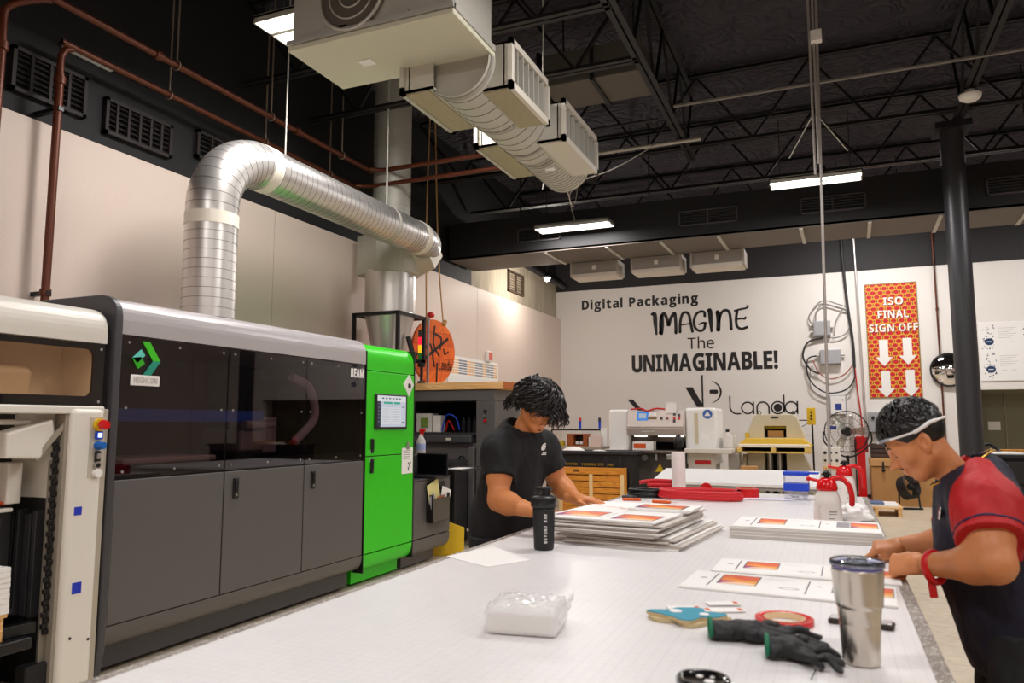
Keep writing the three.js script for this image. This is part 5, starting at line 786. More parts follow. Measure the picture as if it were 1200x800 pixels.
{ const t = letteringThing('wall_lettering', 'thin rounded black wall lettering reading Landa', [-1.3, 1.63, BZ]), w = .028, y = 1.64, ring = (cx, cy, r, a0, a1) => { const p = []; for (let k = 0; k <= 24; k++) { const a = rad(a0 + (a1 - a0) * k / 24); p.push([cx + r * Math.cos(a), cy + r * Math.sin(a)]); } return stroke(p, w, .004, 60); }, put = (gs) => P(t, 'letter', gs.flat().map((g) => g.translate(0, 0, BW)), vinyl);
  put([stroke([[-1.9, 1.99], [-1.9, 1.85], [-1.895, 1.74], [-1.84, 1.66], [-1.78, y], [-1.7, y]], w, .004)]);
  const a = (x) => [ring(x, 1.755, .113, 0, 360), stroke([[x + .113, 1.87], [x + .113, 1.75], [x + .113, y]], w, .004)];
  put(a(-1.56)); put([ring(-1.265, 1.755, .113, 0, 180), stroke([[-1.378, 1.76], [-1.378, y]], w, .004), stroke([[-1.152, 1.76], [-1.152, y]], w, .004)]);
  put([ring(-.985, 1.755, .118, 0, 360), stroke([[-.867, 2.0], [-.867, 1.76], [-.867, 1.68]], w, .004), [new THREE.CylinderGeometry(.078, .078, .004, 28).rotateX(Math.PI / 2).translate(-.985, 1.755, .002)]]); put(a(-.735)); }
{ const t = letteringThing('wall_emblem', 'black emblem of slanted bar, upright line and arc above the cutter', [-2.44, 1.8, BZ], 'emblem');
  const q = (n, g) => P(t, n, merge(g).translate(0, 0, BW), vinyl);
  q('slanted_bar', ext(shapeOf([[-2.79, 2.19], [-2.64, 2.19], [-2.42, 1.78], [-2.56, 1.78]]), .004)); q('upright_line', ext(shapeOf([[-2.46, 2.44], [-2.425, 2.44], [-2.425, 1.78], [-2.46, 1.78]]), .004));
  const p = []; for (let k = 0; k <= 20; k++) { const a = rad(75 - 150 * k / 20); p.push([-2.31 + .235 * Math.cos(a), 2.085 + .225 * Math.sin(a)]); } q('arc', stroke(p, (u) => .008 + .03 * Math.sin(Math.PI * u), .004, 40)); q('short_bar', ext(rrect(-2.3, 2.05, -2.13, 2.13, .03), .004));
  q('slanted_bar', ext(shapeOf([[-4.02, 1.95], [-3.9, 1.95], [-3.68, 1.7], [-3.8, 1.7]]), .004)); }

// ---------- things on the back wall ----------
{ const t = thing('wall_banner', 'tall red hexagon banner with white arrows reading ISO FINAL SIGN OFF', 'banner', [1.12, 1.92, BZ]);
  const tex = canvasTex(512, 1280, (g, w, h) => { g.fillStyle = '#e0a030'; g.fillRect(0, 0, w, h); const s = 52; for (let j = -1; j < 30; j++) for (let i = -1; i < 8; i++) { const x = i * 78 + (j % 2 ? 39 : 0), y = j * 46 + 10; const hex = (r, c) => { g.fillStyle = c; g.beginPath(); for (let k = 0; k < 6; k++) g[k ? 'lineTo' : 'moveTo'](x + r * Math.cos(k * Math.PI / 3), y + r * .82 * Math.sin(k * Math.PI / 3)); g.fill(); }; g.fillStyle = '#2a2412'; g.fillRect(x + 35, y - 16, 7, 32); hex(30, '#c01020'); }
    g.strokeStyle = '#8a7038'; g.lineWidth = 10; g.strokeRect(3, 3, w - 6, h - 6); });
  const put = (g, n, m) => P(t, n, merge(g).translate(0, 0, BZ), m);
  P(t, 'panel', bx(.67, 1.56, 1.92, 4.1, BZ + .001, BZ + .014), S(0x9a7a3a, .6)); P(t, 'print', new THREE.PlaneGeometry(.88, 2.17).translate(1.115, 3.01, BZ + .0146), S(0xffffff, .6, 0, { map: tex }), { keep: true });
  const dark = S(0x6a0c12, .6);
  for (const [s, x0, x1, y] of [['ISO', .98, 1.32, 3.68], ['FINAL', .88, 1.4, 3.43], ['SIGN OFF', .72, 1.55, 3.17]]) { put(fit(glyphs(s, .16, .003), x0 + .012, x1 + .012, y - .012, y + .138).translate(0, 0, .0146), 'lettering_shadow', dark); put(fit(glyphs(s, .16, .005), x0, x1, y, y + .15).translate(0, 0, .0146), 'lettering', M.white); }
  for (const [x, y] of [[.95, 3.02], [1.35, 3.04], [.96, 2.43], [1.37, 2.44]]) { const A = [[-.075, 0], [.075, 0], [.075, -.33], [.15, -.33], [0, -.5], [-.15, -.33], [-.075, -.33]]; put(ext(shapeOf(A.map(([a, b]) => [x + a, y + b])), .006).translate(0, 0, .0146), 'arrow', M.white); } }
{ const x = 2.0, y = 2.42, t = thing('convex_mirror', 'round convex safety mirror on the back wall beside the column', 'mirror', [x, y - .3, BZ]);
  const pr = []; for (let k = 0; k <= 16; k++) { const a = k / 16 * .62; pr.push([.5 * Math.sin(a), .5 * Math.cos(a) - .5 * Math.cos(.62)]); } pr.reverse(); P(t, 'mirror_dome', aim(new THREE.LatheGeometry(pr.map((p) => new THREE.Vector2(...p)), 48), 'z').translate(x, y, BZ + .06), S(0xe8e8ea, .03, 1)); P(t, 'rim', new THREE.TorusGeometry(.295, .016, 10, 48).translate(x, y, BZ + .06), M.black); P(t, 'bracket', cyl(.06, .06, x, y, BZ + .03, 'z'), M.black); }
{ const cert = canvasTex(1024, 768, (g, w, h) => { g.fillStyle = '#f4f2f0'; g.fillRect(0, 0, w, h); const r = rng(9); for (const ox of [0, 560]) for (const oy of [0, 370]) { for (let k = 0; k < 46; k++) { const x = ox + 40 + r() * 180, y = oy + 30 + r() * 330, s = 3 + r() * 8; g.fillStyle = ['#1c2230', '#35507a', '#777d88', '#a9a9ae'][Math.floor(r() * 4)]; g.beginPath(); g.arc(x, y, s, 0, 7); g.fill(); } g.fillStyle = '#16355c'; g.beginPath(); g.ellipse(ox + 140, oy + 250, 66, 46, 0, 0, 7); g.fill(); g.fillStyle = '#dfe6ee'; g.fillRect(ox + 105, oy + 244, 70, 10); g.fillStyle = '#a8a6a6'; for (let k = 0; k < 6; k++) g.fillRect(ox + 270, oy + 70 + k * 26, 250 - (k % 3) * 40, 4); g.fillStyle = '#77757a'; g.fillRect(ox + 290, oy + 260, 70, 3); g.fillRect(ox + 420, oy + 260, 70, 3); } });
  const t = thing('certificate_board', 'white board with dotted blue-sealed certificates right of the column', 'board', [3.05, 2.2, BZ]); P(t, 'board', bx(2.5, 3.66, 2.2, 3.26, BZ + .001, BZ + .02, .004, 1), M.white); P(t, 'print', new THREE.PlaneGeometry(1.14, 1.04).translate(3.08, 2.73, BZ + .0208), S(0xffffff, .6, 0, { map: cert }), { keep: true }); }
{ const g = S(0xa7a8ac, .5, .2), a = thing('junction_box', 'upper grey junction box with cable loops on the back wall', 'junction box', [-.13, 3.13, BZ]); P(a, 'box', bx(-.27, .04, 3.13, 3.43, BZ + .001, BZ + .12, .01), g); P(a, 'cover', bx(-.25, .02, 3.15, 3.41, BZ + .12, BZ + .13, .004, 1), g); P(a, 'conduit_hub', [cyl(.03, .06, -.29, 3.35, BZ + .06, 'x', 14), cyl(.03, .06, .06, 3.3, BZ + .06, 'x', 14), cyl(.03, .06, -.29, 3.22, BZ + .06, 'x', 14)], M.zincDull);
  const b = thing('junction_box', 'lower grey junction box with cable loops on the back wall', 'junction box', [0, 2.56, BZ]); P(b, 'box', bx(-.17, .2, 2.58, 2.86, BZ + .001, BZ + .13, .01), g); P(b, 'cover', bx(-.16, .19, 2.59, 2.85, BZ + .13, BZ + .14, .004, 1), g); P(b, 'conduit_hub', [cyl(.025, .08, .23, 2.76, BZ + .06, 'x', 14), cyl(.025, .08, -.2, 2.76, BZ + .06, 'x', 14)], M.zincDull);
  const z = BZ + .07, cb = (pts, m, l, r = .012) => single('cable', tube(pts.map(([x, y]) => [x, y, z]), r, 60, 7), m, l, 'cable');
  const gr = S(0x8d8c8c, .6), bk = S(0x2b292b, .6);
  cb([[-.22, 3.43], [-.2, 3.62], [-.05, 3.75], [.2, 3.68], [.36, 3.62]], gr, 'grey cable arching from the upper junction box'); cb([[-.29, 3.35], [-.33, 3.55], [-.1, 3.82], [.2, 3.74], [.37, 3.66]], gr, 'outer grey cable arching over the upper junction box'); cb([[.1, 3.12], [.14, 3.4], [.26, 3.62], [.37, 3.6]], gr, 'short grey cable curving right of the upper junction box', .01); cb([[-.1, 3.13], [.1, 3.09], [.3, 3.16], [.4, 3.32]], gr, 'grey cable running under the upper junction box');
  cb([[-.1, 3.1], [-.38, 3.02], [-.48, 2.75], [-.36, 2.5], [-.2, 2.4]], bk, 'thick black cable loop left of the junction boxes', .018); cb([[-.2, 2.76], [-.4, 2.68], [-.38, 2.3], [-.1, 2.04], [.25, 2.08], [.42, 2.3], [.42, 2.6]], bk, 'large black cable loop under the lower junction box', .014); cb([[-.36, 2.5], [-.34, 2.1], [.0, 1.92], [.3, 2.02], [.45, 2.3]], gr, 'outermost grey cable loop under the junction boxes', .01); cb([[-.3, 2.66], [-.2, 2.42], [0, 2.3], [.25, 2.38], [.42, 2.58]], S(0x9a4a3a, .6), 'reddish cable loop under the lower junction box', .011);
  single('cable_bundle', [tube([[.3, 5.2, z], [.32, 4.4, z], [.36, 3.7, z], [.42, 3.0, z], [.43, 2.5, z]], .026, 50, 8)], bk, 'black cable bundle coming down to the junction boxes', 'cable'); single('conduit', bar([.52, 5.2, BZ + .05], [.58, 1.2, BZ + .05], .022, 12), M.zinc, 'silver conduit right of the junction boxes', 'conduit'); single('cable', tube([[.43, 2.6, z], [.46, 2.1, z], [.5, 1.6, z], [.52, 1.1, z]], .012, 30, 8), M.red, 'red cable going down beside the silver conduit', 'cable');
  single('copper_line', [bar([1.86, 5.2, BZ + .04], [1.88, .2, BZ + .04], .016, 10), cyl(.024, .05, 1.87, 3.55, BZ + .04)], M.copper, 'thin copper line between the red banner and the column', 'pipe');
  const s = thing('wall_panel', 'small grey wall box with a blue display above the fan', 'control box', [.13, 1.6, BZ]); P(s, 'box', bx(-.04, .26, 1.6, 1.98, BZ + .001, BZ + .1, .012), g); P(s, 'door', bx(-.02, .24, 1.62, 1.96, BZ + .1, BZ + .108, .004, 1), M.white); P(s, 'display', bx(.06, .17, 1.7, 1.82, BZ + .108, BZ + .11), S(0x2a3f90, .3)); P(s, 'lock', bx(.18, .21, 1.88, 1.9, BZ + .108, BZ + .112), M.black);
  const d = thing('wall_panel', 'second grey wall box with dark knobs right of the fan', 'control box', [.72, 1.2, BZ]); P(d, 'box', bx(.62, .86, 1.28, 1.66, BZ + .001, BZ + .1, .012), g); PS(d, 'knob', [cyl(.03, .03, .7, 1.55, BZ + .11, 'z', 14), cyl(.03, .03, .78, 1.5, BZ + .11, 'z', 14)], M.black); }

// ---------- machines and clutter before the back wall ----------
{ // paper cutter
  const z = -12.9, t = thing('paper_cutter', 'large pale paper cutter with a blue display below the wall emblem', 'paper cutter', [-2.7, 0, z - .6]);
  P(t, 'side_housing', [bx(-3.66, -3.3, .75, 1.69, z - .1, z - 1.0, .05, 3)], M.whiteGloss); P(t, 'side_housing', [bx(-2.32, -1.8, .75, 1.71, z - .12, z - 1.0, .05, 3)], M.whiteGloss);
  P(t, 'beam_cover', prism([[-.75, 1.42], [-.75, 1.67], [-.08, 1.67], [0, 1.36], [-.05, 1.24], [-.6, 1.24]], 0, 1.0, .008).rotateY(-Math.PI / 2).translate(-2.31, 0, z).rotateY(0), S(0xb9aca6, .4, .15));
  const fp = P(t, 'control_fascia', prism([[.0, 1.385], [-.075, 1.655], [-.062, 1.66], [.012, 1.39]], 0, .96, .002).rotateY(-Math.PI / 2).translate(-2.33, 0, z + .004), S(0xd8cbc4, .4));
  const tilt = -.27, on = (w, h, x, y, d = .012) => bx(-w / 2, w / 2, -h / 2, h / 2, 0, d, .003, 1).rotateX(tilt).translate(x, y, z + .012 - (y - 1.385) * .278);
  P(fp, 'display', on(.2, .16, -3.03, 1.57), S(0x123a80, .3, 0, { emissive: 0x2a86d8, emissiveIntensity: .45 })); P(fp, 'display_field', on(.13, .09, -3.03, 1.57, .0135), S(0xb9c9d8, .3)); P(fp, 'note', on(.13, .07, -2.86, 1.6, .014), M.paper); P(fp, 'lever', on(.16, .03, -2.86, 1.53, .02), S(0x7a5a2a, .5));
  for (const [x, y, c] of [[-2.7, 1.53, M.darkGrey], [-2.6, 1.53, S(0x7a3a2a, .5)], [-2.48, 1.6, M.black], [-2.48, 1.53, M.red], [-2.4, 1.58, M.black], [-2.4, 1.53, M.red], [-2.48, 1.48, M.darkGrey]]) P(fp, 'button', on(.04, .05, x, y, .02), c);
  P(t, 'lettering', fit(glyphs('POLAR 115', .04, .003), -3.05, -2.83, 1.3, 1.335).translate(0, 0, z - .02), M.white); P(t, 'white_sheet', [bx(-2.62, -2.44, 1.62, 1.8, z - .02, z - .015).rotateX(0)], M.paper); P(t, 'red_strap', tube([[-3.25, 1.69, z - .1], [-3.05, 1.7, z - .04], [-2.95, 1.66, z - .02], [-2.8, 1.7, z - .06], [-2.65, 1.69, z - .1]], .015, 30, 8), M.red);
  P(t, 'knife_beam', [bx(-3.3, -2.32, 1.12, 1.24, z - .3, z - .5, .008)], S(0x4d4340, .35, .5)); P(t, 'throat', bx(-3.3, -2.32, .95, 1.24, z - .7, z - .74), M.blackMat); PS(t, 'throat_lamp', [bx(-3.22, -3.0, 1.215, 1.235, z - .2, z - .24), bx(-2.8, -2.36, 1.215, 1.235, z - .2, z - .24)], glow(0xfff2d8, 2));
  P(t, 'table_plate', bx(-3.35, -2.3, .94, .985, z + .12, z - .72, .01), S(0x6d625c, .35, .5)); P(t, 'side_table', bx(-2.3, -1.53, .95, 1.03, z + .12, z - .72, .012), S(0xd8d2ca, .4, .1)); P(t, 'side_table', bx(-3.7, -3.35, .95, 1.0, z + .05, z - .72, .012), S(0xd8d2ca, .4, .1));
  P(t, 'back_gauge', [bx(-2.3, -1.75, 1.03, 1.2, z - .5, z - .53, .004), bx(-1.72, -1.54, 1.03, 1.23, z - .4, z - .53, .006)], S(0xd9d6d0, .4)); P(t, 'pedestal', bx(-3.3, -2.3, .02, .94, z - .1, z - .9, .02), S(0x4b4440, .5)); P(t, 'drawer_box', bx(-2.28, -1.82, .5, .94, z - .1, z - .6, .008), S(0xcac3bb, .5)); P(t, 'drawer_label', bx(-2.16, -1.9, .76, .83, z - .1, z - .095), M.red); P(t, 'pedestal', bx(-1.62, -1.46, .02, .95, z - .1, z - .6, .01), S(0x9a938c, .5)); P(t, 'yellow_sign', ext(shapeOf([[-2.84, .62], [-2.68, .62], [-2.76, .76]]), .004).translate(0, 0, z - .1), M.yellow); P(t, 'pedal', bx(-2.95, -2.65, .05, .12, z + .1, z - .1, .02), M.black); P(t, 'motor_knob', [cyl(.05, .05, -2.98, .86, z + .06, 'z', 18), bx(-2.8, -2.76, .82, .93, z + .05, z + .1, .01), bx(-2.6, -2.4, .84, .93, z + .02, z + .12, .01)], M.steel);
  P(t, 'badge', [cyl(.08, .004, -1.94, 1.6, z - .118, 'z', 24)], S(0x3a66b0, .5)); P(t, 'badge_mark', ext(shapeOf([[-1.99, 1.57], [-1.89, 1.57], [-1.94, 1.65]]), .003).translate(0, 0, z - .116), M.white); P(t, 'ruler', [bx(-2.16, -2.1, 1.1, 1.62, z - .118, z - .11)], S(0xcfc2a4, .5)); P(t, 'notice', [bx(-2.06, -1.92, 1.18, 1.29, z - .118, z - .112), bx(-1.9, -1.82, 1.26, 1.32, z - .118, z - .112)], M.paper);
  const bb = thing('blade_box', 'white and orange printed box standing on the paper cutter table', 'box', [-3.02, .985, z - .05]); P(bb, 'carton', bx(-3.2, -2.84, .986, 1.13, z + .02, z - .2, .006), M.white); P(bb, 'label', bx(-3.18, -2.97, 1.02, 1.1, z + .02, z + .023), M.orange); 
  single('black_bag', ball(.12, -2.42, 1.12, z - .02, .7, 1.1, .7), M.black, 'black cloth bundle at the right of the cutter table', 'bundle'); 
  const jg = thing('jug', 'clear jug with black cap at the right of the cutter', 'bottle', [-1.63, 1.03, z - .2]); P(jg, 'jug_body', lathe([[0, .001], [.07, .001], [.075, .02], [.075, .2], [.03, .27]], -1.63, 1.03, z - .2, 20), M.milky); P(jg, 'cap', cyl(.03, .05, -1.63, 1.32, z - .2), M.black);
  single('small_carton', [bx(-1.42, -1.16, .5, .75, -12.9, -13.1, .006), bx(-1.42, -1.16, 0, .5, -12.92, -13.08, .01)], M.cardboard, 'orange cardboard box right of the cutter pedestal', 'box');
}
{ // left tool bench with rack behind the man in black
  const z = -12.6, t = thing('tool_bench', 'tool bench with a grey top, black frame rack and brown box', 'bench', [-4.3, 0, z]);
  P(t, 'bench_top', bx(-4.95, -3.72, .99, 1.04, z, z - .7, .008), S(0xa89a88, .5)); for (const x of [-4.9, -3.78]) for (const d of [.05, .65]) P(t, 'leg', bx(x - .025, x + .025, 0, .99, z - d - .025, z - d + .025), M.steelDark); P(t, 'back_rail', [beam([-4.8, 1.04, z - .6], [-4.8, 1.33, z - .6], .025, .025), beam([-3.85, 1.04, z - .6], [-3.85, 1.33, z - .6], .025, .025), beam([-4.8, 1.33, z - .6], [-3.85, 1.33, z - .6], .025, .03)], M.black);
  const b = thing('wooden_organizer', 'brown open organizer box on the tool bench', 'box', [-4.2, 1.04, z - .4]); P(b, 'organizer_frame', [bx(-4.4, -4.02, 1.04, 1.06, z - .3, z - .5), bx(-4.4, -4.02, 1.24, 1.26, z - .3, z - .5), bx(-4.4, -4.28, 1.06, 1.24, z - .3, z - .5), bx(-4.1, -4.02, 1.06, 1.24, z - .3, z - .5), bx(-4.3, -4.08, 1.06, 1.24, z - .48, z - .5)], S(0x9a5020, .6)); P(b, 'organizer_back', bx(-4.28, -4.1, 1.06, 1.24, z - .46, z - .48), M.black); PS(b, 'spool', [-4.23, -4.15].map((x) => cyl(.03, .05, x, 1.1, z - .36)), M.white);
  const sc = (x, c, l) => { const q = thing('hand_tool', l, 'tool', [x, 1.345, z - .6]); P(q, 'grip', [cyl(.022, .12, x, 1.41, z - .6), ball(.026, x, 1.47, z - .6)], M.blue); P(q, 'tip', [cyl(.03, .06, x, 1.52, z - .6, 'y', 12, .02)], c); };
  sc(-4.25, M.red, 'blue and red hand tool standing on the black rack'); sc(-3.88, M.darkGrey, 'blue and dark hand tool standing on the black rack');
  single('yellow_tray', bx(-4.92, -4.45, 1.041, 1.14, z - .15, z - .35, .01), S(0xb8a020, .5), 'yellow green tray at the left of the tool bench', 'tray'); single('white_carton', bx(-4.0, -3.8, 1.041, 1.2, z - .3, z - .5, .006), M.white, 'small white carton right of the brown organizer', 'box'); single('white_board', bx(-3.84, -3.72, 1.041, 1.36, z - .52, z - .55, .003), M.white, 'tall white card at the right end of the tool bench', 'card'); single('pink_foam', bx(-3.92, -3.74, 1.041, 1.24, -12.72, -12.92, .01), S(0xd8c0b6, .7), 'pale pink block at the right end of the tool bench', 'block');
}
{ // black bin on wheels
  const t = thing('bin_cart', 'large black plastic bin behind the wooden crate', 'bin', [-3.65, 0, -12.25]);
  const s = shapeOf([[-4.2, .3], [-3.1, .3], [-2.98, .98], [-4.32, .98]]); P(t, 'bin_wall', [prism([[-4.2, .3], [-3.1, .3], [-2.98, .98], [-4.32, .98]], -11.95, -11.98, .004), prism([[-4.2, .3], [-3.1, .3], [-2.98, .98], [-4.32, .98]], -12.47, -12.5, .004), bx(-4.3, -4.26, .3, .98, -11.97, -12.48), bx(-3.04, -3.0, .3, .98, -11.97, -12.48), bx(-4.2, -3.1, .3, .33, -11.97, -12.48)], S(0x1b1b1e, .5));
  P(t, 'rim', [bx(-4.36, -2.93, .94, 1.0, -11.9, -11.98, .015), bx(-4.36, -2.93, .94, 1.0, -12.47, -12.55, .015), bx(-4.36, -4.28, .94, 1.0, -11.95, -12.5, .015), bx(-3.01, -2.93, .94, 1.0, -11.95, -12.5, .015)], S(0x2c2c30, .4)); PS(t, 'rib', [-3.9, -3.45, -3.2].map((x) => bx(x, x + .06, .35, .94, -11.93, -11.96, .006)), S(0x232327, .45)); PS(t, 'wheel', [-4.1, -3.2].flatMap((x) => [-12.05, -12.4].map((z) => cyl(.08, .05, x, .09, z, 'x', 18))), M.rubber); P(t, 'wheel_frame', bx(-4.2, -3.1, .17, .3, -12.0, -12.45, .01), M.steelDark);
  P(t, 'lettering', fit(glyphs('STAY RECYCLING SYSTEM', .05, .003), -4.15, -3.3, .76, .8).translate(0, 0, -11.948), S(0xb08a20, .6)); PS(t, 'waste_paper', [ball(.16, -4.05, .96, -12.2, 1.3, .6, 1), ball(.12, -3.6, .95, -12.2, 1.4, .5, 1)], M.paper);
}
{ // wooden crate: upright frame with boards
  const z = -11.7, t = thing('wooden_crate', 'orange wooden slatted crate in front of the black bin', 'crate', [-3.62, 0, z - .2]);
  for (let k = 0; k < 7; k++) P(t, 'slat', bx(-4.1, -3.1, .04 + k * .098, .126 + k * .098, z - .02, z - .04, .004, 1), M.crateX);
  P(t, 'slat', bx(-4.14, -3.06, .64, .745, z, z - .03, .005, 1), M.crateX); PS(t, 'post', [bx(-4.14, -4.08, 0, .64, z, z - .03, .005), bx(-3.63, -3.57, 0, .64, z, z - .03, .005), bx(-3.12, -3.06, 0, .64, z, z - .03, .005)], S(0xe8c890, .7)); PS(t, 'side', [bx(-4.14, -4.11, 0, .74, z - .03, z - .2), bx(-3.09, -3.06, 0, .74, z - .03, z - .2)], M.crate); P(t, 'stamp', bx(-3.9, -3.8, .67, .71, z + .0005, z + .002), S(0x6a4010, .7));
}
{ // second table
  const t = thing('white_table', 'second white table beyond the work table', 'table', [-.95, 0, -7.55]);
  const tb = shapeOf([[-1.5, 6.72], [-.12, 6.55], [-.14, 8.57], [-1.74, 8.52]]); P(t, 'tabletop', flat(tb, .92, .03, .005), S(0xf0eeee, .35)); P(t, 'edge_band', flat(shapeOf([[-1.495, 6.73], [-.125, 6.56], [-.145, 8.56], [-1.73, 8.51]]), .895, .025), S(0x9f9a96, .5));
  PS(t, 'leg', [[-1.4, -6.85], [-.22, -6.7], [-1.6, -8.4], [-.24, -8.45], [-.8, -6.75]].map(([x, z]) => bx(x - .03, x + .03, 0, .895, z - .03, z + .03, .004)), M.zincDull); P(t, 'lower_shelf', bx(-1.5, -.2, .5, .53, -6.95, -8.35, .005), S(0xb9b4b0, .5)); 
  const mk = (x, m, l, w, h) => { const q = thing('storage_box', l, 'box', [x, .53, -7.2]); P(q, 'box_body', bx(x - w / 2, x + w / 2, .531, .53 + h, -7.02, -7.4, .01), m); P(q, 'lid', bx(x - w / 2 - .01, x + w / 2 + .01, .53 + h, .55 + h, -7.01, -7.41, .006), M.darkGrey); };
  mk(-1.2, M.cardboard, 'cardboard box on the shelf under the second table', .3, .22); mk(-.8, M.machGrey, 'grey box in the middle of the shelf under the second table', .3, .2); mk(-.42, M.darkGrey, 'dark box at the right of the shelf under the second table', .28, .24);
}
{ // press with yellow table
  const z = -13.5, c = -.92, t = thing('platen_press', 'beige trapezoid machine with a yellow feed table below the Landa lettering', 'machine', [c, 0, z - .4]), beige = S(0xcfc6b0, .45);
  const hole = (s) => { const h = new THREE.Path(); rrect(-.18, 1.2, .18, 1.4, .01, h); s.holes.push(h); return s; };
  P(t, 'upper_frame', ext(hole(shapeOf([[-.52, 1.1], [.52, 1.1], [.36, 1.56], [.3, 1.6], [-.3, 1.6], [-.36, 1.56]])), .3, .012).translate(c, 0, z - .6), beige); P(t, 'opening_back', bx(c - .2, c + .2, 1.18, 1.42, z - .62, z - .64), M.blackMat); P(t, 'cardboard_block', bx(c - .13, c + .13, 1.2, 1.32, z - .4, z - .55, .006), M.cardboard); P(t, 'roller', [cyl(.03, .34, c, 1.38, z - .42, 'x', 16)], S(0x8a8020, .4)); PS(t, 'eye_bolt', [-.26, .3].map((x) => new THREE.TorusGeometry(.028, .007, 8, 18).translate(c + x, 1.63, z - .45)), M.steelDark); P(t, 'yellow_guard', prism([[-.6, 1.08], [.6, 1.08], [.46, 1.19], [-.46, 1.19]], z + .1, z - .3, .008).translate(c, 0, 0), S(0xdcb53a, .5));
  const bd = P(t, 'feed_table', [bx(c - .56, c + .56, 1.05, 1.1, z + .3, z - .3, .01)], S(0xefe6d6, .45)); P(t, 'feed_frame', [bx(c - .58, c + .58, .955, .98, z + .3, z - .2, .006), bx(c - .58, c - .5, .96, 1.06, z + .3, z - .2, .01), bx(c - .04, c + .04, .97, 1.06, z + .3, z - .2, .008), bx(c + .48, c + .58, .96, 1.08, z + .3, z - .2, .01)], S(0xe2c06a, .5)); P(t, 'feed_back', bx(c - .5, c + .5, .97, 1.05, z - .18, z - .2), M.blackMat); P(t, 'tag_plate', bx(c - .5, c - .43, 1.2, 1.28, z - .28, z - .29), M.yellow); P(t, 'name_plate', bx(c - .06, c + .06, 1.53, 1.56, z - .285, z - .28), M.steelDark);
  P(t, 'lower_frame', prism([[-.46, .02], [-.46, .96], [-.18, .96], [-.18, .02]], z - .1, z - .6, .01).translate(c, 0, 0), S(0xbcb39c, .5)); P(t, 'lower_frame', prism([[.18, .02], [.18, .96], [.42, .96], [.72, .4], [.72, .02]], z - .1, z - .6, .01).translate(c, 0, 0), S(0xbcb39c, .5)); PS(t, 'guide_column', [-.1, .06].map((x) => cyl(.05, .94, c + x, .49, z - .3)), M.steel); P(t, 'column_back', bx(c - .18, c + .18, .05, .95, z - .5, z - .54), M.blackMat); P(t, 'flywheel', cyl(.3, .06, c - .5, .62, z - .2, 'x', 36), beige);
  const s = thing('pendant_switch', 'yellow switch box on a thin arm right of the beige press', 'switch', [-.34, 0, z - .75]); P(s, 'switch_box', bx(-.41, -.27, 1.42, 1.72, z - .71, z - .79, .012), M.yellow); PS(s, 'button', [1.64, 1.58, 1.52].map((y) => cyl(.018, .02, -.34, y, z - .705, 'z', 12)), M.black); P(s, 'arm', [bar([-.6, 1.5, z - .77], [-.37, 1.5, z - .77], .01), bar([-.33, 1.42, z - .75], [-.33, .002, z - .75], .016)], M.steelDark); P(s, 'cable', tube([[-.41, 1.44, z - .73], [-.53, 1.36, z - .71], [-.51, 1.26, z - .71], [-.35, 1.24, z - .73]], .006, 20, 6), M.black);
}
{ // pedestal fan
  const x = .22, y = 1.3, z = -14.6, R = .36, t = thing('pedestal_fan', 'large pedestal fan with wire cage and steel blades before the back wall', 'fan', [x, 0, z]);
  const cg = []; for (const [r, dz] of [[R, 0], [R, -.1], [.26, .05], [.14, .07], [.07, .075]]) cg.push(new THREE.TorusGeometry(r, r === R ? .009 : .0035, 8, 48).translate(x, y, z + dz)); for (let k = 0; k < 40; k++) { const a = k / 40 * 6.283; cg.push(tube([[x + .06 * Math.cos(a), y + .06 * Math.sin(a), z + .075], [x + .2 * Math.cos(a + .15), y + .2 * Math.sin(a + .15), z + .065], [x + R * Math.cos(a + .3), y + R * Math.sin(a + .3), z]], .0022, 6, 4)); } P(t, 'cage', cg, M.steelDark, { kind: undefined });
  for (let k = 0; k < 3; k++) { const g = new THREE.PlaneGeometry(.25, .15, 8, 6), p = g.attributes.position; for (let i = 0; i < p.count; i++) { const u = p.getX(i), v = p.getY(i); p.setXYZ(i, u + .18, v * (.75 + u * 1.2), .03 * Math.sin(v * 12) + v * .35); } g.computeVertexNormals(); P(t, 'blade', [g.rotateZ(k * 2.094 + .05).translate(x, y, z - .04)], S(0xb7b2a8, .35, .7, { side: THREE.DoubleSide })); }
  P(t, 'hub', [cyl(.055, .06, x, y, z + .01, 'z', 24)], M.black); P(t, 'motor', [cyl(.09, .2, x, y, z - .18, 'z', 24)], M.black); P(t, 'yoke', [tube([[x - .38, y + .0, z - .08], [x - .36, y - .2, z - .1], [x - .1, y - .42, z - .1], [x + .12, y - .42, z - .1], [x + .38, y - .2, z - .1], [x + .39, y, z - .08]], .014, 40, 8)], M.black); P(t, 'pole', [cyl(.028, .86, x, .45, z - .1)], M.black); P(t, 'base', [lathe([[0, .03], [.26, .03], [.3, .0], [.3, 0], [0, 0]], x, 0.001, z - .1, 32)], M.black); PS(t, 'sticker', [bx(x - .28, x - .16, y + .04, y + .1, z + .055, z + .058)], S(0x2a3f90, .5));
}
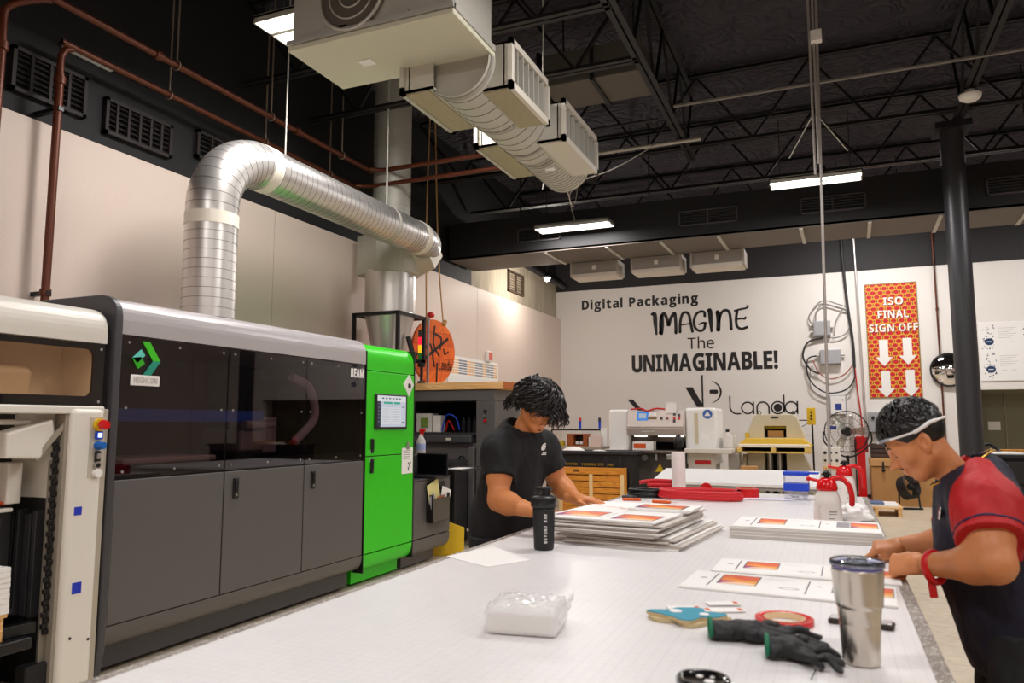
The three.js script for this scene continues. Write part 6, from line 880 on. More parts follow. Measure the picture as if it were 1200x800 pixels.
{ // pallet stacker, white box, boxes, pallets, floor fan
  const t = thing('pallet_stacker', 'red upright pallet stacker behind the farther sprayer', 'stacker', [.44, 0, -15.1]); P(t, 'mast', [bx(.38, .52, .05, 1.22, -15.05, -15.15, .01)], M.redGloss); P(t, 'mast_channel', [bx(.27, .35, .05, 1.6, -15.12, -15.18, .01)], M.zinc); P(t, 'cross_head', bx(.27, .575, .92, 1.2, -15.16, -15.25, .01), S(0x8e1420, .4)); PS(t, 'fork', [bx(.3, .42, .06, .12, -14.2, -15.05, .01), bx(.46, .57, .06, .12, -14.25, -15.05, .01)], M.redGloss); P(t, 'chain', [cyl(.012, 1.1, .36, .6, -15.0)], M.black); PS(t, 'wheel', [cyl(.06, .06, .4, .061, -15.25, 'x', 18), cyl(.06, .06, .54, .061, -15.25, 'x', 18)], M.rubber);
  const w = thing('white_controller', 'small white box with dark dials left of the fan foot', 'control box', [-.05, .7, -14.05]); P(w, 'box', bx(-.18, .1, .717, 1.05, -13.95, -14.11, .012), M.white); const r = rng(12); PS(w, 'dial', Array.from({ length: 6 }, (_, k) => cyl(.018 + .01 * r(), .012, -.14 + (k % 3) * .09, .82 + Math.floor(k / 3) * .13, -13.945, 'z', 14)), M.darkGrey);
  const sh = thing('pine_bench', 'pale wooden bench under the white control box', 'bench', [0, 0, -14.05]); P(sh, 'bench_board', bx(-.18, .18, .655, .715, -13.85, -14.25, .006), M.pine); PS(sh, 'leg', [[-.14, -13.9], [.14, -13.9], [-.14, -14.2], [.14, -14.2]].map(([x, z]) => bx(x - .03, x + .03, 0, .655, z - .03, z + .03)), M.pineX);
  const c = (x0, x1, y0, y1, l) => { const q = thing('cardboard_box', l, 'cardboard box', [(x0 + x1) / 2, y0, -15.3]); P(q, 'box_body', bx(x0, x1, y0 + .001, y1 - .14, -15.0, -15.62, .006, 1), M.cardboard); P(q, 'lid', bx(x0 - .012, x1 + .012, y1 - .13, y1, -14.985, -15.635, .008, 1), S(0xc99a62, .8)); P(q, 'strap', [bx((x0 + x1) / 2 - .35, (x0 + x1) / 2 - .32, y1 - .2, y1 - .05, -14.975, -14.985)], M.black); P(q, 'strap_clip', ball(.03, (x0 + x1) / 2 - .335, y1 - .2, -14.975), M.black); };
  c(.6, 1.66, .0, .82, 'large lidded cardboard box on the floor in front of the banner');
  const dk = thing('dark_crate', 'dark brown crate standing on the lidded cardboard box', 'crate', [1.1, .82, -15.35]); P(dk, 'crate_body', bx(.62, 1.6, .822, 1.08, -15.1, -15.6, .008), S(0x3a2a26, .6)); PS(dk, 'slat', [0, 1, 2].map((k) => bx(.61, 1.61, .84 + k * .08, .9 + k * .08, -15.08, -15.1, .003)), S(0x4a342c, .6));
  const f = thing('floor_fan', 'small black floor fan before the cardboard box', 'fan', [1.14, 0, -14.6]); const fx = 1.14, fz = -14.6; P(f, 'drum', [aim(new THREE.CylinderGeometry(.2, .2, .16, 28, 1, true), 'z').rotateX(-.3).rotateY(.9).translate(fx, .36, fz), new THREE.TorusGeometry(.2, .016, 8, 30).rotateX(-.3).rotateY(.9).translate(fx + .05, .4, fz + .05)], S(0x151416, .45, 0, { side: THREE.DoubleSide })); P(f, 'grille', [.05, .09, .13, .17].map((q) => new THREE.TorusGeometry(q, .005, 6, 28).rotateX(-.3).rotateY(.9).translate(fx + .06, .4, fz + .055)), M.black); P(f, 'hub', ball(.06, fx + .03, .37, fz + .02), M.black); PS(f, 'foot', [bar([fx - .16, .018, fz + .15], [fx - .14, .36, fz], .016), bar([fx + .16, .018, fz + .1], [fx + .14, .36, fz - .04], .016), bar([fx - .18, .018, fz + .16], [fx + .2, .018, fz + .1], .018)], M.black);
  const p = thing('pallet', 'wooden pallet with a white board on top beside the table end', 'pallet', [.55, 0, -13.6]); PS(p, 'deck_board', [0, 1, 2, 3, 4].map((k) => bx(.2, .95, .12, .142, -13.25 - k * .17, -13.38 - k * .17, .003, 1)), M.pine); PS(p, 'stringer', [.22, .55, .88].map((x) => bx(x, x + .05, .002, .12, -13.25, -14.06, .004, 1)), M.pineX); const wb = thing('foam_board', 'white and blue grey sheet lying on the pallet', 'board', [.55, .142, -13.6]); P(wb, 'panel', bx(.22, .9, .143, .17, -13.3, -14.0, .004), M.white); P(wb, 'cloth', bx(.3, .7, .17, .2, -13.4, -13.8, .012, 2), S(0x5a6a8a, .8));
}
{ // black drawer cabinet at the right
  const z = -11.4, t = thing('drawer_cabinet', 'black drawer cabinet at the right edge behind the man in red', 'cabinet', [2.6, 0, z - .5]); P(t, 'cabinet_body', bx(1.78, 3.6, .03, 1.0, z, z - .9, .01), M.blackMat); P(t, 'worktop', bx(1.74, 3.64, 1.0, 1.05, z + .03, z - .93, .008), S(0x1a191c, .4)); for (let k = 0; k < 3; k++) { const d = P(t, 'drawer', bx(1.82, 3.56, .08 + k * .3, .36 + k * .3, z + .004, z + .02, .006, 1), S(0x18171a, .45)); P(d, 'handle', [bar([2.5, .3 + k * .3, z + .05], [2.8, .3 + k * .3, z + .05], .01), bar([2.5, .3 + k * .3, z + .02], [2.5, .3 + k * .3, z + .05], .008), bar([2.8, .3 + k * .3, z + .02], [2.8, .3 + k * .3, z + .05], .008)], M.darkGrey); }
  const pl = thing('wood_plank', 'brown wooden plank on the black drawer cabinet', 'plank', [2.5, 1.05, z - .5]); P(pl, 'plank_board', bx(2.0, 3.2, 1.051, 1.1, z - .42, z - .62, .006), M.crate); P(pl, 'end_wear', bx(1.985, 2.0, 1.052, 1.098, z - .425, z - .615, .003), M.pineX); single('white_cloth', ball(.14, 2.08, 1.053, z - .18, 1.4, .22, .7), M.paper, 'white crumpled cloth on the black drawer cabinet', 'cloth'); single('black_hose', tube([[1.82, 1.06, z - .4], [1.84, 1.14, z - .42], [1.92, 1.17, z - .4], [2.0, 1.1, z - .36], [2.02, 1.062, z - .3]], .02, 24, 8), M.black, 'short black hose end on the black drawer cabinet', 'hose'); single('red_can', [cyl(.06, .12, 1.7, 1.11 - .06 + .061, z - .2), cyl(.03, .03, 1.7, 1.2 - .012, z - .2)], M.red, 'small red can at the left corner behind the column', 'can', { });
}
// dark press outside the frame at the right, mirrored in the glass and the convex mirror
{ const t = thing('dark_press', 'large dark press outside the picture on the right', 'machine', [6.2, 0, -5]); P(t, 'press_body', bx(5.2, 7.2, .05, 1.95, -2.4, -8.4, .06, 3), S(0x151418, .4)); P(t, 'press_base', bx(5.3, 7.1, .0, .06, -2.5, -8.3), M.black); P(t, 'press_band', bx(5.18, 5.2, 1.3, 1.5, -2.6, -8.2), S(0xbfc0c4, .4)); }
// ---------- people ----------
const nrm = (v) => { const l = Math.hypot(...v); return v.map((x) => x / l); }, crs = (a, b) => [a[1] * b[2] - a[2] * b[1], a[2] * b[0] - a[0] * b[2], a[0] * b[1] - a[1] * b[0]], add = (a, b, k = 1) => a.map((x, i) => x + b[i] * k), dot = (a, b) => a[0] * b[0] + a[1] * b[1] + a[2] * b[2], lerp = (a, b, t) => a.map((x, i) => x + (b[i] - x) * t);
function frame(c, X, Yh, sc = 1) { const x = nrm(X), y = nrm(add(Yh, x, -dot(Yh, x))), z = crs(x, y); const m = new THREE.Matrix4().makeBasis(V(...x), V(...y), V(...z)); m.scale(V(sc, sc, sc)); m.setPosition(...c); return { m, to: (p) => [0, 1, 2].map((i) => c[i] + sc * (x[i] * p[0] + y[i] * p[1] + z[i] * p[2])), x, y, z }; }
// head in its own frame: x forward, y up, z to the person's right (x cross y)
function headField(o = {}) {
  const parts = [ell([-.016, .038, 0], [.1, .092, .078]), ell([.02, -.03, 0], [.072, .088, .062]), cap([.055, -.098, -.012], [.055, -.098, .012], .022), cap([.078, .016, -.034], [.078, .016, .034], .014), cap([.052, -.028, -.04], [.052, -.028, .04], .026)];
  for (const s of [-1, 1]) parts.push(cap([-.005, -.062, s * .052], [.05, -.1, s * .016], .018));
  const big = blend(.03, ...parts), eye = [-1, 1].map((s) => ell([.1, -.004, s * .031], [.02, .011, .02])), ball_ = [-1, 1].map((s) => ell([.074, -.006, s * .031], [.0165, .0125, .0165]));
  const nose = blend(.012, cap([.086, .004, 0], [.108, -.034, 0], .0075, .0115), ell([.112, -.038, 0], [.013, .011, .012]), ell([.098, -.042, -.013], [.012, .009, .008]), ell([.098, -.042, .013], [.012, .009, .008]));
  const lipU = cap([.088, -.066, -.017], [.088, -.066, .017], .0075), lipL = cap([.084, -.079, -.014], [.084, -.079, .014], .0085), mouth = cap([.098, -.0725, -.022], [.098, -.0725, .022], .0035);
  const ears = [-1, 1].map((s) => { const m = new THREE.Matrix4().makeRotationY(s * .35), m2 = new THREE.Matrix4().makeRotationZ(.2).multiply(m); return { o: ell([-.012, -.012, s * .078], [.021, .034, .011], m2), i: ell([-.006, -.008, s * .09], [.011, .021, .012], m2), l: ell([-.004, -.043, s * .073], [.009, .01, .007]) }; });
  const neck = o.neckTo ? cap([-.03, -.06, 0], o.neckTo, .05, .058) : null;
  return (x, y, z) => { let d = big(x, y, z); for (const e of eye) d = -smin(-d, e(x, y, z), .012); for (const b of ball_) d = smin(d, b(x, y, z), .006); d = smin(d, nose(x, y, z), .014); d = smin(d, lipU(x, y, z), .01); d = smin(d, lipL(x, y, z), .01); d = -smin(-d, mouth(x, y, z), .004); if (neck) d = smin(d, neck(x, y, z), .03); for (const e of ears) { let q = Math.max(e.o(x, y, z), -e.i(x, y, z)); q = smin(q, e.l(x, y, z), .008); d = smin(d, q, .008); } return d; };
}
const onto = (f, p, dir, n = 60) => { let q = [...p]; for (let i = 0; i < n; i++) { const d = f(...q); if (Math.abs(d) < 2e-4) break; q = add(q, dir, d * .8 * 1); } return q; };
// hand in its own frame: x along the fingers, y out of the back of the hand, z = x cross y; s: on which side of z the thumb is
function handField(s, curl, thumb, spread = 1) {
  const fs = []; for (const z of [-.027, -.009, .009, .027]) fs.push(cap([.008, 0, z * .75], [.082, -.002 + .003 * Math.cos(z * 50), z], .0145, .0125));
  const palm = blend(.016, ...fs, cap([-.06, 0, 0], [.012, 0, 0], .027, .026), cap([.015, -.006, s * .02], [.05, -.01, s * .032], .018, .014));
  const fingers = []; [[.029, .072, .0092], [.0095, .08, .0096], [-.0105, .074, .0092], [-.0285, .058, .008]].forEach(([z, L, r], i) => { let p = [.084 - (i === 3 ? .008 : 0), 0, s * z], a = 0; const c = curl[i], seg = [.46, .3, .24]; const sp = spread * s * (z * 2.2); const ch = []; for (let k = 0; k < 3; k++) { a += c[k]; const q = add(p, [Math.cos(a) * L * seg[k], -Math.sin(a) * L * seg[k], sp * L * seg[k]]); ch.push(cap(p, q, r * (1 - .08 * k), r * (.95 - .1 * k))); p = q; } fingers.push(blend(.004, ...ch)); });
  const th = blend(.008, cap([.02, -.006, s * .028], thumb[0], .0135, .0115), cap(thumb[0], thumb[1], .0112, .0098), cap(thumb[1], thumb[2], .0098, .0085));
  return (x, y, z) => { let d = smin(palm(x, y, z), th(x, y, z), .012); for (const f of fingers) d = smin(d, f(x, y, z), .005); return d; };
}
const handMesh = (f, fr) => iso(f, [-.075, -.1, -.1], [.18, .05, .1], .0032).applyMatrix4(fr.m);
const nail = (fr, p, r) => null;
function taperTube(pts, r, seg, rs, tp) { const c = curve(pts), g = new THREE.TubeGeometry(c, seg, r, rs, false), p = g.attributes.position; for (let i = 0; i <= seg; i++) { const q = c.getPointAt(i / seg), k = tp(i / seg); for (let j = 0; j <= rs; j++) { const o = i * (rs + 1) + j; p.setXYZ(o, q.x + (p.getX(o) - q.x) * k, q.y + (p.getY(o) - q.y) * k, q.z + (p.getZ(o) - q.z) * k); } } return g; }

function person(cfg) {
  const { base, label, skin, J, f } = cfg, r = crs(f, [0, 1, 0]);
  const t = thing('person', label, 'person', base);
  const yaw = new THREE.Matrix4().makeBasis(V(...f), V(0, 1, 0), V(...crs(f, [0, 1, 0])));
  const sp = (k, df = 0) => add(lerp(J.N, J.P, k), f, df);
  const lean = nrm(add(J.N, J.P, -1)), tm = new THREE.Matrix4().makeBasis(V(...nrm(add(f, lean, -dot(f, lean)))), V(...lean), V(...crs(nrm(add(f, lean, -dot(f, lean))), lean)));
  const torsoOf = (g) => blend(.07, ell(sp(.36, .005), [.118 + g, .2 + g, .168 + g], tm), ell(sp(.68, .012 + cfg.belly * .4), [.118 + g + cfg.belly, .18 + g, .155 + g], tm), ell(J.P, [.125 + g, .13 + g, .17 + g], yaw), cap(J.SR, J.SL, .062 + g), cap(add(J.N, f, -.02), J.SR, .05 + g, .058 + g), cap(add(J.N, f, -.02), J.SL, .05 + g, .058 + g));
  const arm = (S_, E, W, g = 0) => blend(.035, cap(S_, lerp(S_, E, .5), .06 + g, .053 + g), cap(lerp(S_, E, .5), E, .053 + g, .043 + g), cap(E, lerp(E, W, .3), .043 + g, .045 + g), cap(lerp(E, W, .3), W, .045 + g, .0285 + g));
  const legs = (g) => blend(.05, ...['R', 'L'].flatMap((s) => [cap(J['H' + s], J['K' + s], .092 + g, .062 + g), cap(J['K' + s], J['A' + s], .06 + g, .045 + g)]));
  const bodyF = blend(.04, torsoOf(-.035), arm(J.SR, J.ER, J.WR, .005), arm(J.SL, J.EL, J.WL, .005), legs(-.03));
  const box = (pts, pad) => [[0, 1, 2].map((i) => Math.min(...pts.map((p) => p[i])) - pad), [0, 1, 2].map((i) => Math.max(...pts.map((p) => p[i])) + pad)];
  const all = [J.N, J.P, J.SR, J.SL, J.ER, J.EL, J.WR, J.WL, J.KR, J.KL, J.AR, J.AL], [lo, hi] = box(all, .2);
  // head
  const H = frame(J.H, cfg.face, cfg.up, .92), inv = H.m.clone().invert(), nl = V(...add(J.N, [0, -.06, 0])).applyMatrix4(inv), hf = headField({ neckTo: [nl.x, nl.y, nl.z] });
  const head = iso(hf, [-.16, Math.max(-.28, nl.y - .02), -.11], [.15, .15, .11], .0036).applyMatrix4(H.m);
  const hands = cfg.hands.map((h) => { const fr = frame(h.at, h.dir, h.back); h.fr = fr; return handMesh(handField(h.s, h.curl, h.thumb, h.spread), fr); });
  const body = P(t, 'body', [iso(bodyF, lo, hi, .014), head, ...hands], skin);
  // shirt
  const S_ = cfg.shirt, wr = (x, y, z) => .007 * N(x * 9 + 3, y * 6, z * 9) + .006 * N(x * 19 + y * 8, y * 11, z * 19 + 7) + .002 * N(x * 50, y * 22, z * 50);
  const slv = (A, B, u) => { const d = nrm(add(B, A, -1)), e = lerp(A, B, u); return { tube: blend(.03, cap(A, e, .074, S_.sleeveR)), cut: (x, y, z) => (x - e[0]) * d[0] + (y - e[1]) * d[1] + (z - e[2]) * d[2], hole: cap(lerp(A, B, u - .12), lerp(A, B, u + .3), .046, S_.sleeveR - .007), e, d }; };
  const sR = slv(J.SR, J.ER, S_.len), sL = slv(J.SL, J.EL, S_.len), tor = blend(.05, torsoOf(.012), ell(add(J.P, [0, -.03, 0]), [.136 + cfg.belly, .26, .185], yaw)), neckHole = cap(add(J.N, f, .012), add(add(J.N, [0, .12, 0]), f, .05), S_.neck, S_.neck + .01);
  const shirtF = (x, y, z) => { const a = Math.max(sR.tube(x, y, z), sR.cut(x, y, z)), b = Math.max(sL.tube(x, y, z), sL.cut(x, y, z)); let d = smin(smin(tor(x, y, z), a, .05), b, .05) + wr(x, y, z); d = Math.max(d, -sR.hole(x, y, z), -sL.hole(x, y, z), -neckHole(x, y, z), S_.hem - y); return d; };
  const [slo, shi] = box([J.N, J.P, sR.e, sL.e, J.SR, J.SL], .22); slo[1] = S_.hem - .02;
  const shirt = P(t, S_.name, iso(shirtF, slo, shi, .009), S_.mat);
  // trousers and shoes
  const trF = (x, y, z) => Math.max(smin(legs(.016)(x, y, z), ell(add(J.P, [0, -.02, 0]), [.14, .14, .185], yaw)(x, y, z), .06) + wr(x, y, z), y - (J.P[1] - .04), J.AR[1] - .045 - y); const [plo, phi] = box([J.P, J.KR, J.KL, J.AR, J.AL], .2);
  P(t, 'trousers', iso(trF, plo, phi, .014), cfg.trousers);
  for (const s of ['R', 'L']) { const A = J['A' + s], q = add([A[0], 0, A[2]], f, .06); const sf = (x, y, z) => Math.max(blend(.03, cap(add(q, f, -.1).map((v, i) => i === 1 ? .045 : v), add(q, f, .1).map((v, i) => i === 1 ? .035 : v), .045, .038), cap([A[0], .05, A[2]], [A[0], .11, A[2]], .05))(x, y, z), .001 - y); P(t, 'shoe', iso(sf, [q[0] - .22, -.02, q[2] - .22], [q[0] + .22, .18, q[2] + .22], .01), M.black); }
  return { t, H, hf, shirt, shirtF, sR, sL, wr, tor, body, yaw };
}
const curlRel = [[.35, .45, .3], [.35, .5, .3], [.4, .5, .3], [.45, .5, .35]], curlFist = [[.95, 1.25, .8], [1.0, 1.3, .8], [1.05, 1.3, .8], [1.1, 1.3, .8]], curlPinch = [[.55, .8, .5], [.8, 1.0, .6], [1.0, 1.15, .7], [1.1, 1.2, .7]];
const hairMat = S(0x0b0809, .38, 0), lockMat = S(0x120c0c, .32, 0);
{ // man in the black T-shirt at the left side of the table
  const f = nrm([.94, 0, .34]);
  const a = person({
    base: [-1.6, 0, -3.6], label: 'man in a black T-shirt with wavy dark hair, bending over the tall stack of prints', skin: PH(0xcf8450, .5, { sheen: .1 }), f, belly: .012,
    J: { H: [-1.362, 1.532, -3.53], N: [-1.482, 1.4, -3.555], P: [-1.58, .93, -3.6], SR: [-1.512, 1.318, -3.405], SL: [-1.405, 1.322, -3.71], ER: [-1.478, 1.085, -3.32], EL: [-1.335, 1.12, -3.79], WR: [-1.27, 1.06, -3.2], WL: [-1.215, 1.075, -3.68], HR: [-1.6, .88, -3.5], HL: [-1.55, .88, -3.69], KR: [-1.58, .48, -3.48], KL: [-1.52, .48, -3.7], AR: [-1.64, .09, -3.46], AL: [-1.58, .09, -3.72] },
    face: [.78, -.5, .36], up: [.45, .85, .2], trousers: S(0x17161b, .85),
    hands: [{ at: [-1.255, 1.06, -3.195], dir: [.93, -.08, -.1], back: [0, 1, .15], s: -1, curl: curlRel, thumb: [[.05, -.014, -.055], [.078, -.02, -.062], [.1, -.024, -.06]] }, { at: [-1.2, 1.073, -3.672], dir: [.95, -.05, .25], back: [0, 1, 0], s: 1, curl: [[.08, .1, .1], [.08, .12, .1], [.1, .12, .1], [.1, .15, .1]], thumb: [[.05, -.012, .058], [.078, -.014, .072], [.1, -.016, .08]] }],
    shirt: { name: 't_shirt', mat: S(0x121115, .82, 0, { bumpMap: T.cloth, bumpScale: .0004 }), len: .56, sleeveR: .084, neck: .066, hem: .8 },
  });
  const { t, H, hf, shirt } = a;
  // crest on the chest, sewn on the front of the shirt
  const c0 = [-1.33, 1.325, -3.585]; let e = onto(a.shirtF, add(c0, f, .12), f.map((v) => -v)); const cf = frame(add(e, f, .002), crs([0, 1, 0], f).map((v) => -v), [0, 1, 0]);
  const em = []; for (const [rr, k] of [[.036, 0], [.026, .004], [.016, .008]]) { const p = []; for (let i = 0; i <= 14; i++) { const q = rad(90 * i / 14); p.push([rr * Math.cos(q), rr * Math.sin(q)]); } for (let i = 14; i >= 0; i--) { const q = rad(90 * i / 14); p.push([(rr - .0075) * Math.cos(q), (rr - .0075) * Math.sin(q)]); } em.push(ext(shapeOf(p), .003).translate(-.018, -.012, 0)); }
  em.push(bx(-.02, .02, -.026, -.02, 0, .003), bx(-.02, .016, -.034, -.029, 0, .003)); P(shirt, 'crest', merge(em).applyMatrix4(cf.m), M.white, { label: 'small white arched crest on the chest' });
  P(shirt, 'collar_rib', new THREE.TorusGeometry(.071, .007, 10, 44).rotateX(Math.PI / 2).scale(1, 1, 1.08).rotateZ(-.36).rotateY(-.3).translate(-1.462, 1.422, -3.553), S(0x0e0d10, .9, 0, { bumpMap: T.cloth, bumpScale: .0006 }));
  // wavy hair: a cap and many locks
  const capF = (x, y, z) => { const b = ell([-.022, .045, 0], [.122, .112, .102])(x, y, z) + .022 * N(x * 15, y * 15, z * 15) + .012 * N(x * 34, y * 34, z * 34) + .005 * N(x * 70, y * 70, z * 70); return Math.max(b, (x - .05) * .75 - (y - .035) * .9 - .012, -.09 - y - x * .5); };
  P(t, 'hair', iso(capF, [-.17, -.13, -.14], [.14, .2, .14], .005).applyMatrix4(H.m), hairMat);
  const r = rng(77), locks = []; for (let k = 0; k < 520; k++) { const phi = (r() * 2 - 1) * Math.PI, fr = Math.cos(phi), side = Math.abs(Math.sin(phi)); let th1 = fr > .45 ? 84 + r() * 34 : fr > -.2 ? 92 + r() * 26 : 112 + r() * 26; let th0 = 4 + r() * (th1 - 40); const r0 = r(), L = th1 - th0, n = 9, pts = [], out0 = .004 + r() * .026, w = .3 + r() * .5, ph = r() * 6.28, drift = (r() - .5) * .9 + (fr > .2 ? .25 : 0); const len = Math.min(L, 34 + r() * 48); th0 = th1 - len;
    for (let i = 0; i <= n; i++) { const u = i / n, th = rad(th0 + len * u), p2 = phi + drift * u * .5 + w * .3 * Math.sin(ph + u * 8) * (.3 + .7 * u), ro = out0 * (.2 + .8 * Math.sin(Math.PI * Math.min(1, .15 + u * .7))) + .01 * Math.sin(ph + 1 + u * 9) + (fr > .3 ? .03 * u * u * r0 : .012 * u * u); const s = Math.sin(th), q = [-.02 + (.113 + ro) * s * Math.cos(p2), .045 + (.104 + ro) * Math.cos(th), (.092 + ro) * s * Math.sin(p2)]; pts.push(q); }
    locks.push(taperTube(pts, .0036 + r() * .0042, 16, 5, (u) => .35 + .75 * Math.sin(Math.PI * (.12 + .8 * u)))); }
  // loose curls: hanging before the face and turning out at the nape
  for (let k = 0; k < 130; k++) { const front = k < 50, side = front ? -1 + r() * 1.35 : r() * 2 - 1, a = r() * 6.28, am = .006 + r() * .012, pts = [], n = 12; const p0 = front ? [.07 + r() * .03, .1 - r() * .04, side * .075] : [-.1, .02 + r() * .04, side * .085], p1 = front ? [.135 + r() * .045, .0 - r() * .05, side * .095] : [-.125 - r() * .04, -.06 - r() * .05, side * .1], mid = front ? [.125 + r() * .02, .06, side * .09] : [-.145, -.01, side * .1];
    for (let i = 0; i <= n; i++) { const u = i / n, q = [0, 1, 2].map((j) => (1 - u) * (1 - u) * p0[j] + 2 * u * (1 - u) * mid[j] + u * u * p1[j]); pts.push([q[0] + am * u * Math.sin(a + u * 11), q[1] + am * .6 * u * Math.cos(a + u * 9), q[2] + am * u * Math.cos(a + u * 11)]); }
    locks.push(taperTube(pts, .0036 + r() * .0035, 20, 5, (u) => .25 + .85 * Math.sin(Math.PI * (.25 + .7 * u)))); }
  P(t, 'hair_locks', merge(locks).applyMatrix4(H.m), lockMat, { kind: 'stuff' });
  const dk = S(0x1d1210, .7), line = (pts, rr) => taperTube(pts.map((p) => onto(hf, p, [-1, 0, 0])), rr, 20, 6, (u) => .4 + .6 * Math.sin(Math.PI * u));
  P(t, 'moustache', [line([[.13, -.064, -.026], [.13, -.056, -.012], [.13, -.0555, 0], [.13, -.056, .012], [.13, -.062, .024]], .0034)].map((g) => g.applyMatrix4(H.m)), dk); P(t, 'goatee', [line([[.12, -.1, -.012], [.12, -.099, 0], [.12, -.1, .012]], .0045)].map((g) => g.applyMatrix4(H.m)), dk);
  for (const s of [-1, 1]) P(t, 'eyebrow', line([[.13, .018, s * .016], [.13, .024, s * .03], [.13, .018, s * .046]], .0042).applyMatrix4(H.m), dk);
}
{ // man in red and navy at the right
  const f = nrm([-1, 0, .1]);
  const navy = S(0x11132c, .7, 0, { bumpMap: T.cloth, bumpScale: .0004 }), redM = S(0xb8040e, .62, 0, { bumpMap: T.cloth, bumpScale: .0004 });
  const a = person({
    base: [.48, 0, -2.8], label: 'man in a navy jersey with red sleeves, bowing over the right table edge', skin: PH(0xcd8554, .48, { sheen: .1 }), f, belly: .03,
    J: { H: [.245, 1.392, -2.77], N: [.4, 1.275, -2.8], P: [.5, .88, -2.82], SR: [.41, 1.19, -2.965], SL: [.405, 1.2, -2.64], ER: [.38, 1.03, -3.08], EL: [.405, 1.055, -2.525], WR: [.225, 1.012, -3.11], WL: [.248, 1.012, -2.715], HR: [.51, .83, -2.91], HL: [.51, .83, -2.72], KR: [.46, .46, -2.91], KL: [.46, .46, -2.71], AR: [.52, .09, -2.92], AL: [.52, .09, -2.7] },
    face: [-.84, -.54, .07], up: [-.5, .86, 0], trousers: S(0x1a1b22, .8),
    hands: [{ at: [.212, 1.01, -3.112], dir: [-.96, -.12, -.02], back: [-.15, .9, .35], s: -1, curl: curlPinch, thumb: [[.05, -.02, -.045], [.078, -.03, -.04], [.1, -.036, -.03]] }, { at: [.236, 1.01, -2.727], dir: [-.86, -.14, -.42], back: [-.1, .62, .72], s: 1, curl: curlFist, thumb: [[.05, -.02, .046], [.075, -.034, .038], [.09, -.042, .024]] }],
    shirt: { name: 'jersey', mat: navy, len: .56, sleeveR: .088, neck: .066, hem: .68 },
  });
  const { t, H, hf, shirt, shirtF } = a;
  // red raglan sleeves lie over the jersey
  for (const [s, SS, E] of [[a.sL, [.405, 1.2, -2.64], [.405, 1.055, -2.525]], [a.sR, [.41, 1.19, -2.965], [.38, 1.03, -3.08]]]) {
    const sg = SS[2] > -2.8 ? 1 : -1, reg = blend(.05, cap([.41, 1.31, -2.8 + sg * .085], [SS[0] + .004, SS[1] + .02, SS[2] + sg * .03], .042, .086), cap([SS[0] + .004, SS[1] + .02, SS[2] + sg * .03], add(s.e, s.d, .03), .088, .12));
    const fl = (x, y, z) => Math.max(shirtF(x, y, z) - .0025, reg(x, y, z)), [lo, hi] = [[.2, 1.05, Math.min(SS[2], E[2]) - .16], [.55, 1.4, Math.max(SS[2], E[2]) + .16]];
    const sl = P(shirt, 'sleeve', iso(fl, lo, hi, .006), redM, { label: 'red raglan sleeve' });
    P(sl, 'hem_stripe', iso((x, y, z) => { const c = s.cut(x, y, z); return Math.max(shirtF(x, y, z) - .0042, reg(x, y, z), c + .018, -c - .027); }, lo, hi, .0042), S(0x2a1440, .7));
  }
  // collar band and piping
  const col = S(0x3a4a86, .6), ringPts = []; for (let k = 0; k <= 26; k++) { const q = k / 26 * 6.283; const p = [.41 - .1 * Math.cos(q) * (Math.cos(q) > 0 ? 1.0 : .55), 1.3 - .052 * Math.cos(q) * (Math.cos(q) > 0 ? 1.2 : .25), -2.8 + .076 * Math.sin(q)]; ringPts.push(p); }
  P(shirt, 'collar_band', tube(ringPts.slice(0, 26), .0085, 80, 8, true), col, { label: 'blue collar band' });
  const c0 = onto(shirtF, add([.33, 1.17, -2.72], f, .13), f.map((v) => -v)), cf = frame(add(c0, f, .003), [0, 0, 1], [.18, 1, 0]), star = []; for (let k = 0; k < 10; k++) { const q = rad(90 + k * 36), rr = k % 2 ? .0085 : .021; star.push([rr * Math.cos(q) + .012, rr * Math.sin(q)]); }
  P(shirt, 'crest', ext(shapeOf(star), .003).applyMatrix4(cf.m), M.white, { label: 'white star crest' }); P(shirt, 'crest_patch', ext(rrect(-.03, -.018, .004, .02, .01), .002).applyMatrix4(cf.m), S(0x7a1428, .6));
  // short hair, thick on top, faded at the nape
  const capF = (x, y, z) => { const top = Math.max(0, Math.min(1, (y - .0) / .1)), b = ell([-.016, .038, 0], [.105 + .006 * top, .097 + .008 * top, .0825 + .004 * top])(x, y, z) + (.007 * N(x * 42, y * 42, z * 42) + .004 * N(x * 95, y * 95, z * 95)) * top, q = Math.max(0, Math.min(1, (x + .06) / .06)); return Math.max(b, (x - .058) * .9 - (y - .045) * .75 - .004, -.05 + .062 * q - y); };
  P(t, 'hair', iso(capF, [-.15, -.12, -.11], [.12, .18, .11], .0036).applyMatrix4(H.m), hairMat);
  const r = rng(31), locks = []; for (let k = 0; k < 340; k++) { const phi = (r() * 2 - 1) * Math.PI, th = rad(r() * 68), len = rad(14 + r() * 14), pts = [], dr = (r() - .5) * .8, fr = Math.cos(phi); if (fr < -.2 && th > 1) continue; for (let i = 0; i <= 6; i++) { const u = i / 6, q = th + len * u, p2 = phi + dr * u, ro = -.006 + .014 * Math.sin(Math.PI * (.1 + .75 * u)) * (1 - th * .45), s = Math.sin(q); pts.push([-.014 + (.113 + ro) * s * Math.cos(p2), .04 + (.106 + ro) * Math.cos(q), (.084 + ro) * s * Math.sin(p2)]); } locks.push(taperTube(pts, .0042, 9, 5, (u) => .3 + .8 * Math.sin(Math.PI * (.15 + .75 * u)))); }
  P(t, 'hair_locks', merge(locks).applyMatrix4(H.m), lockMat, { kind: 'stuff' });
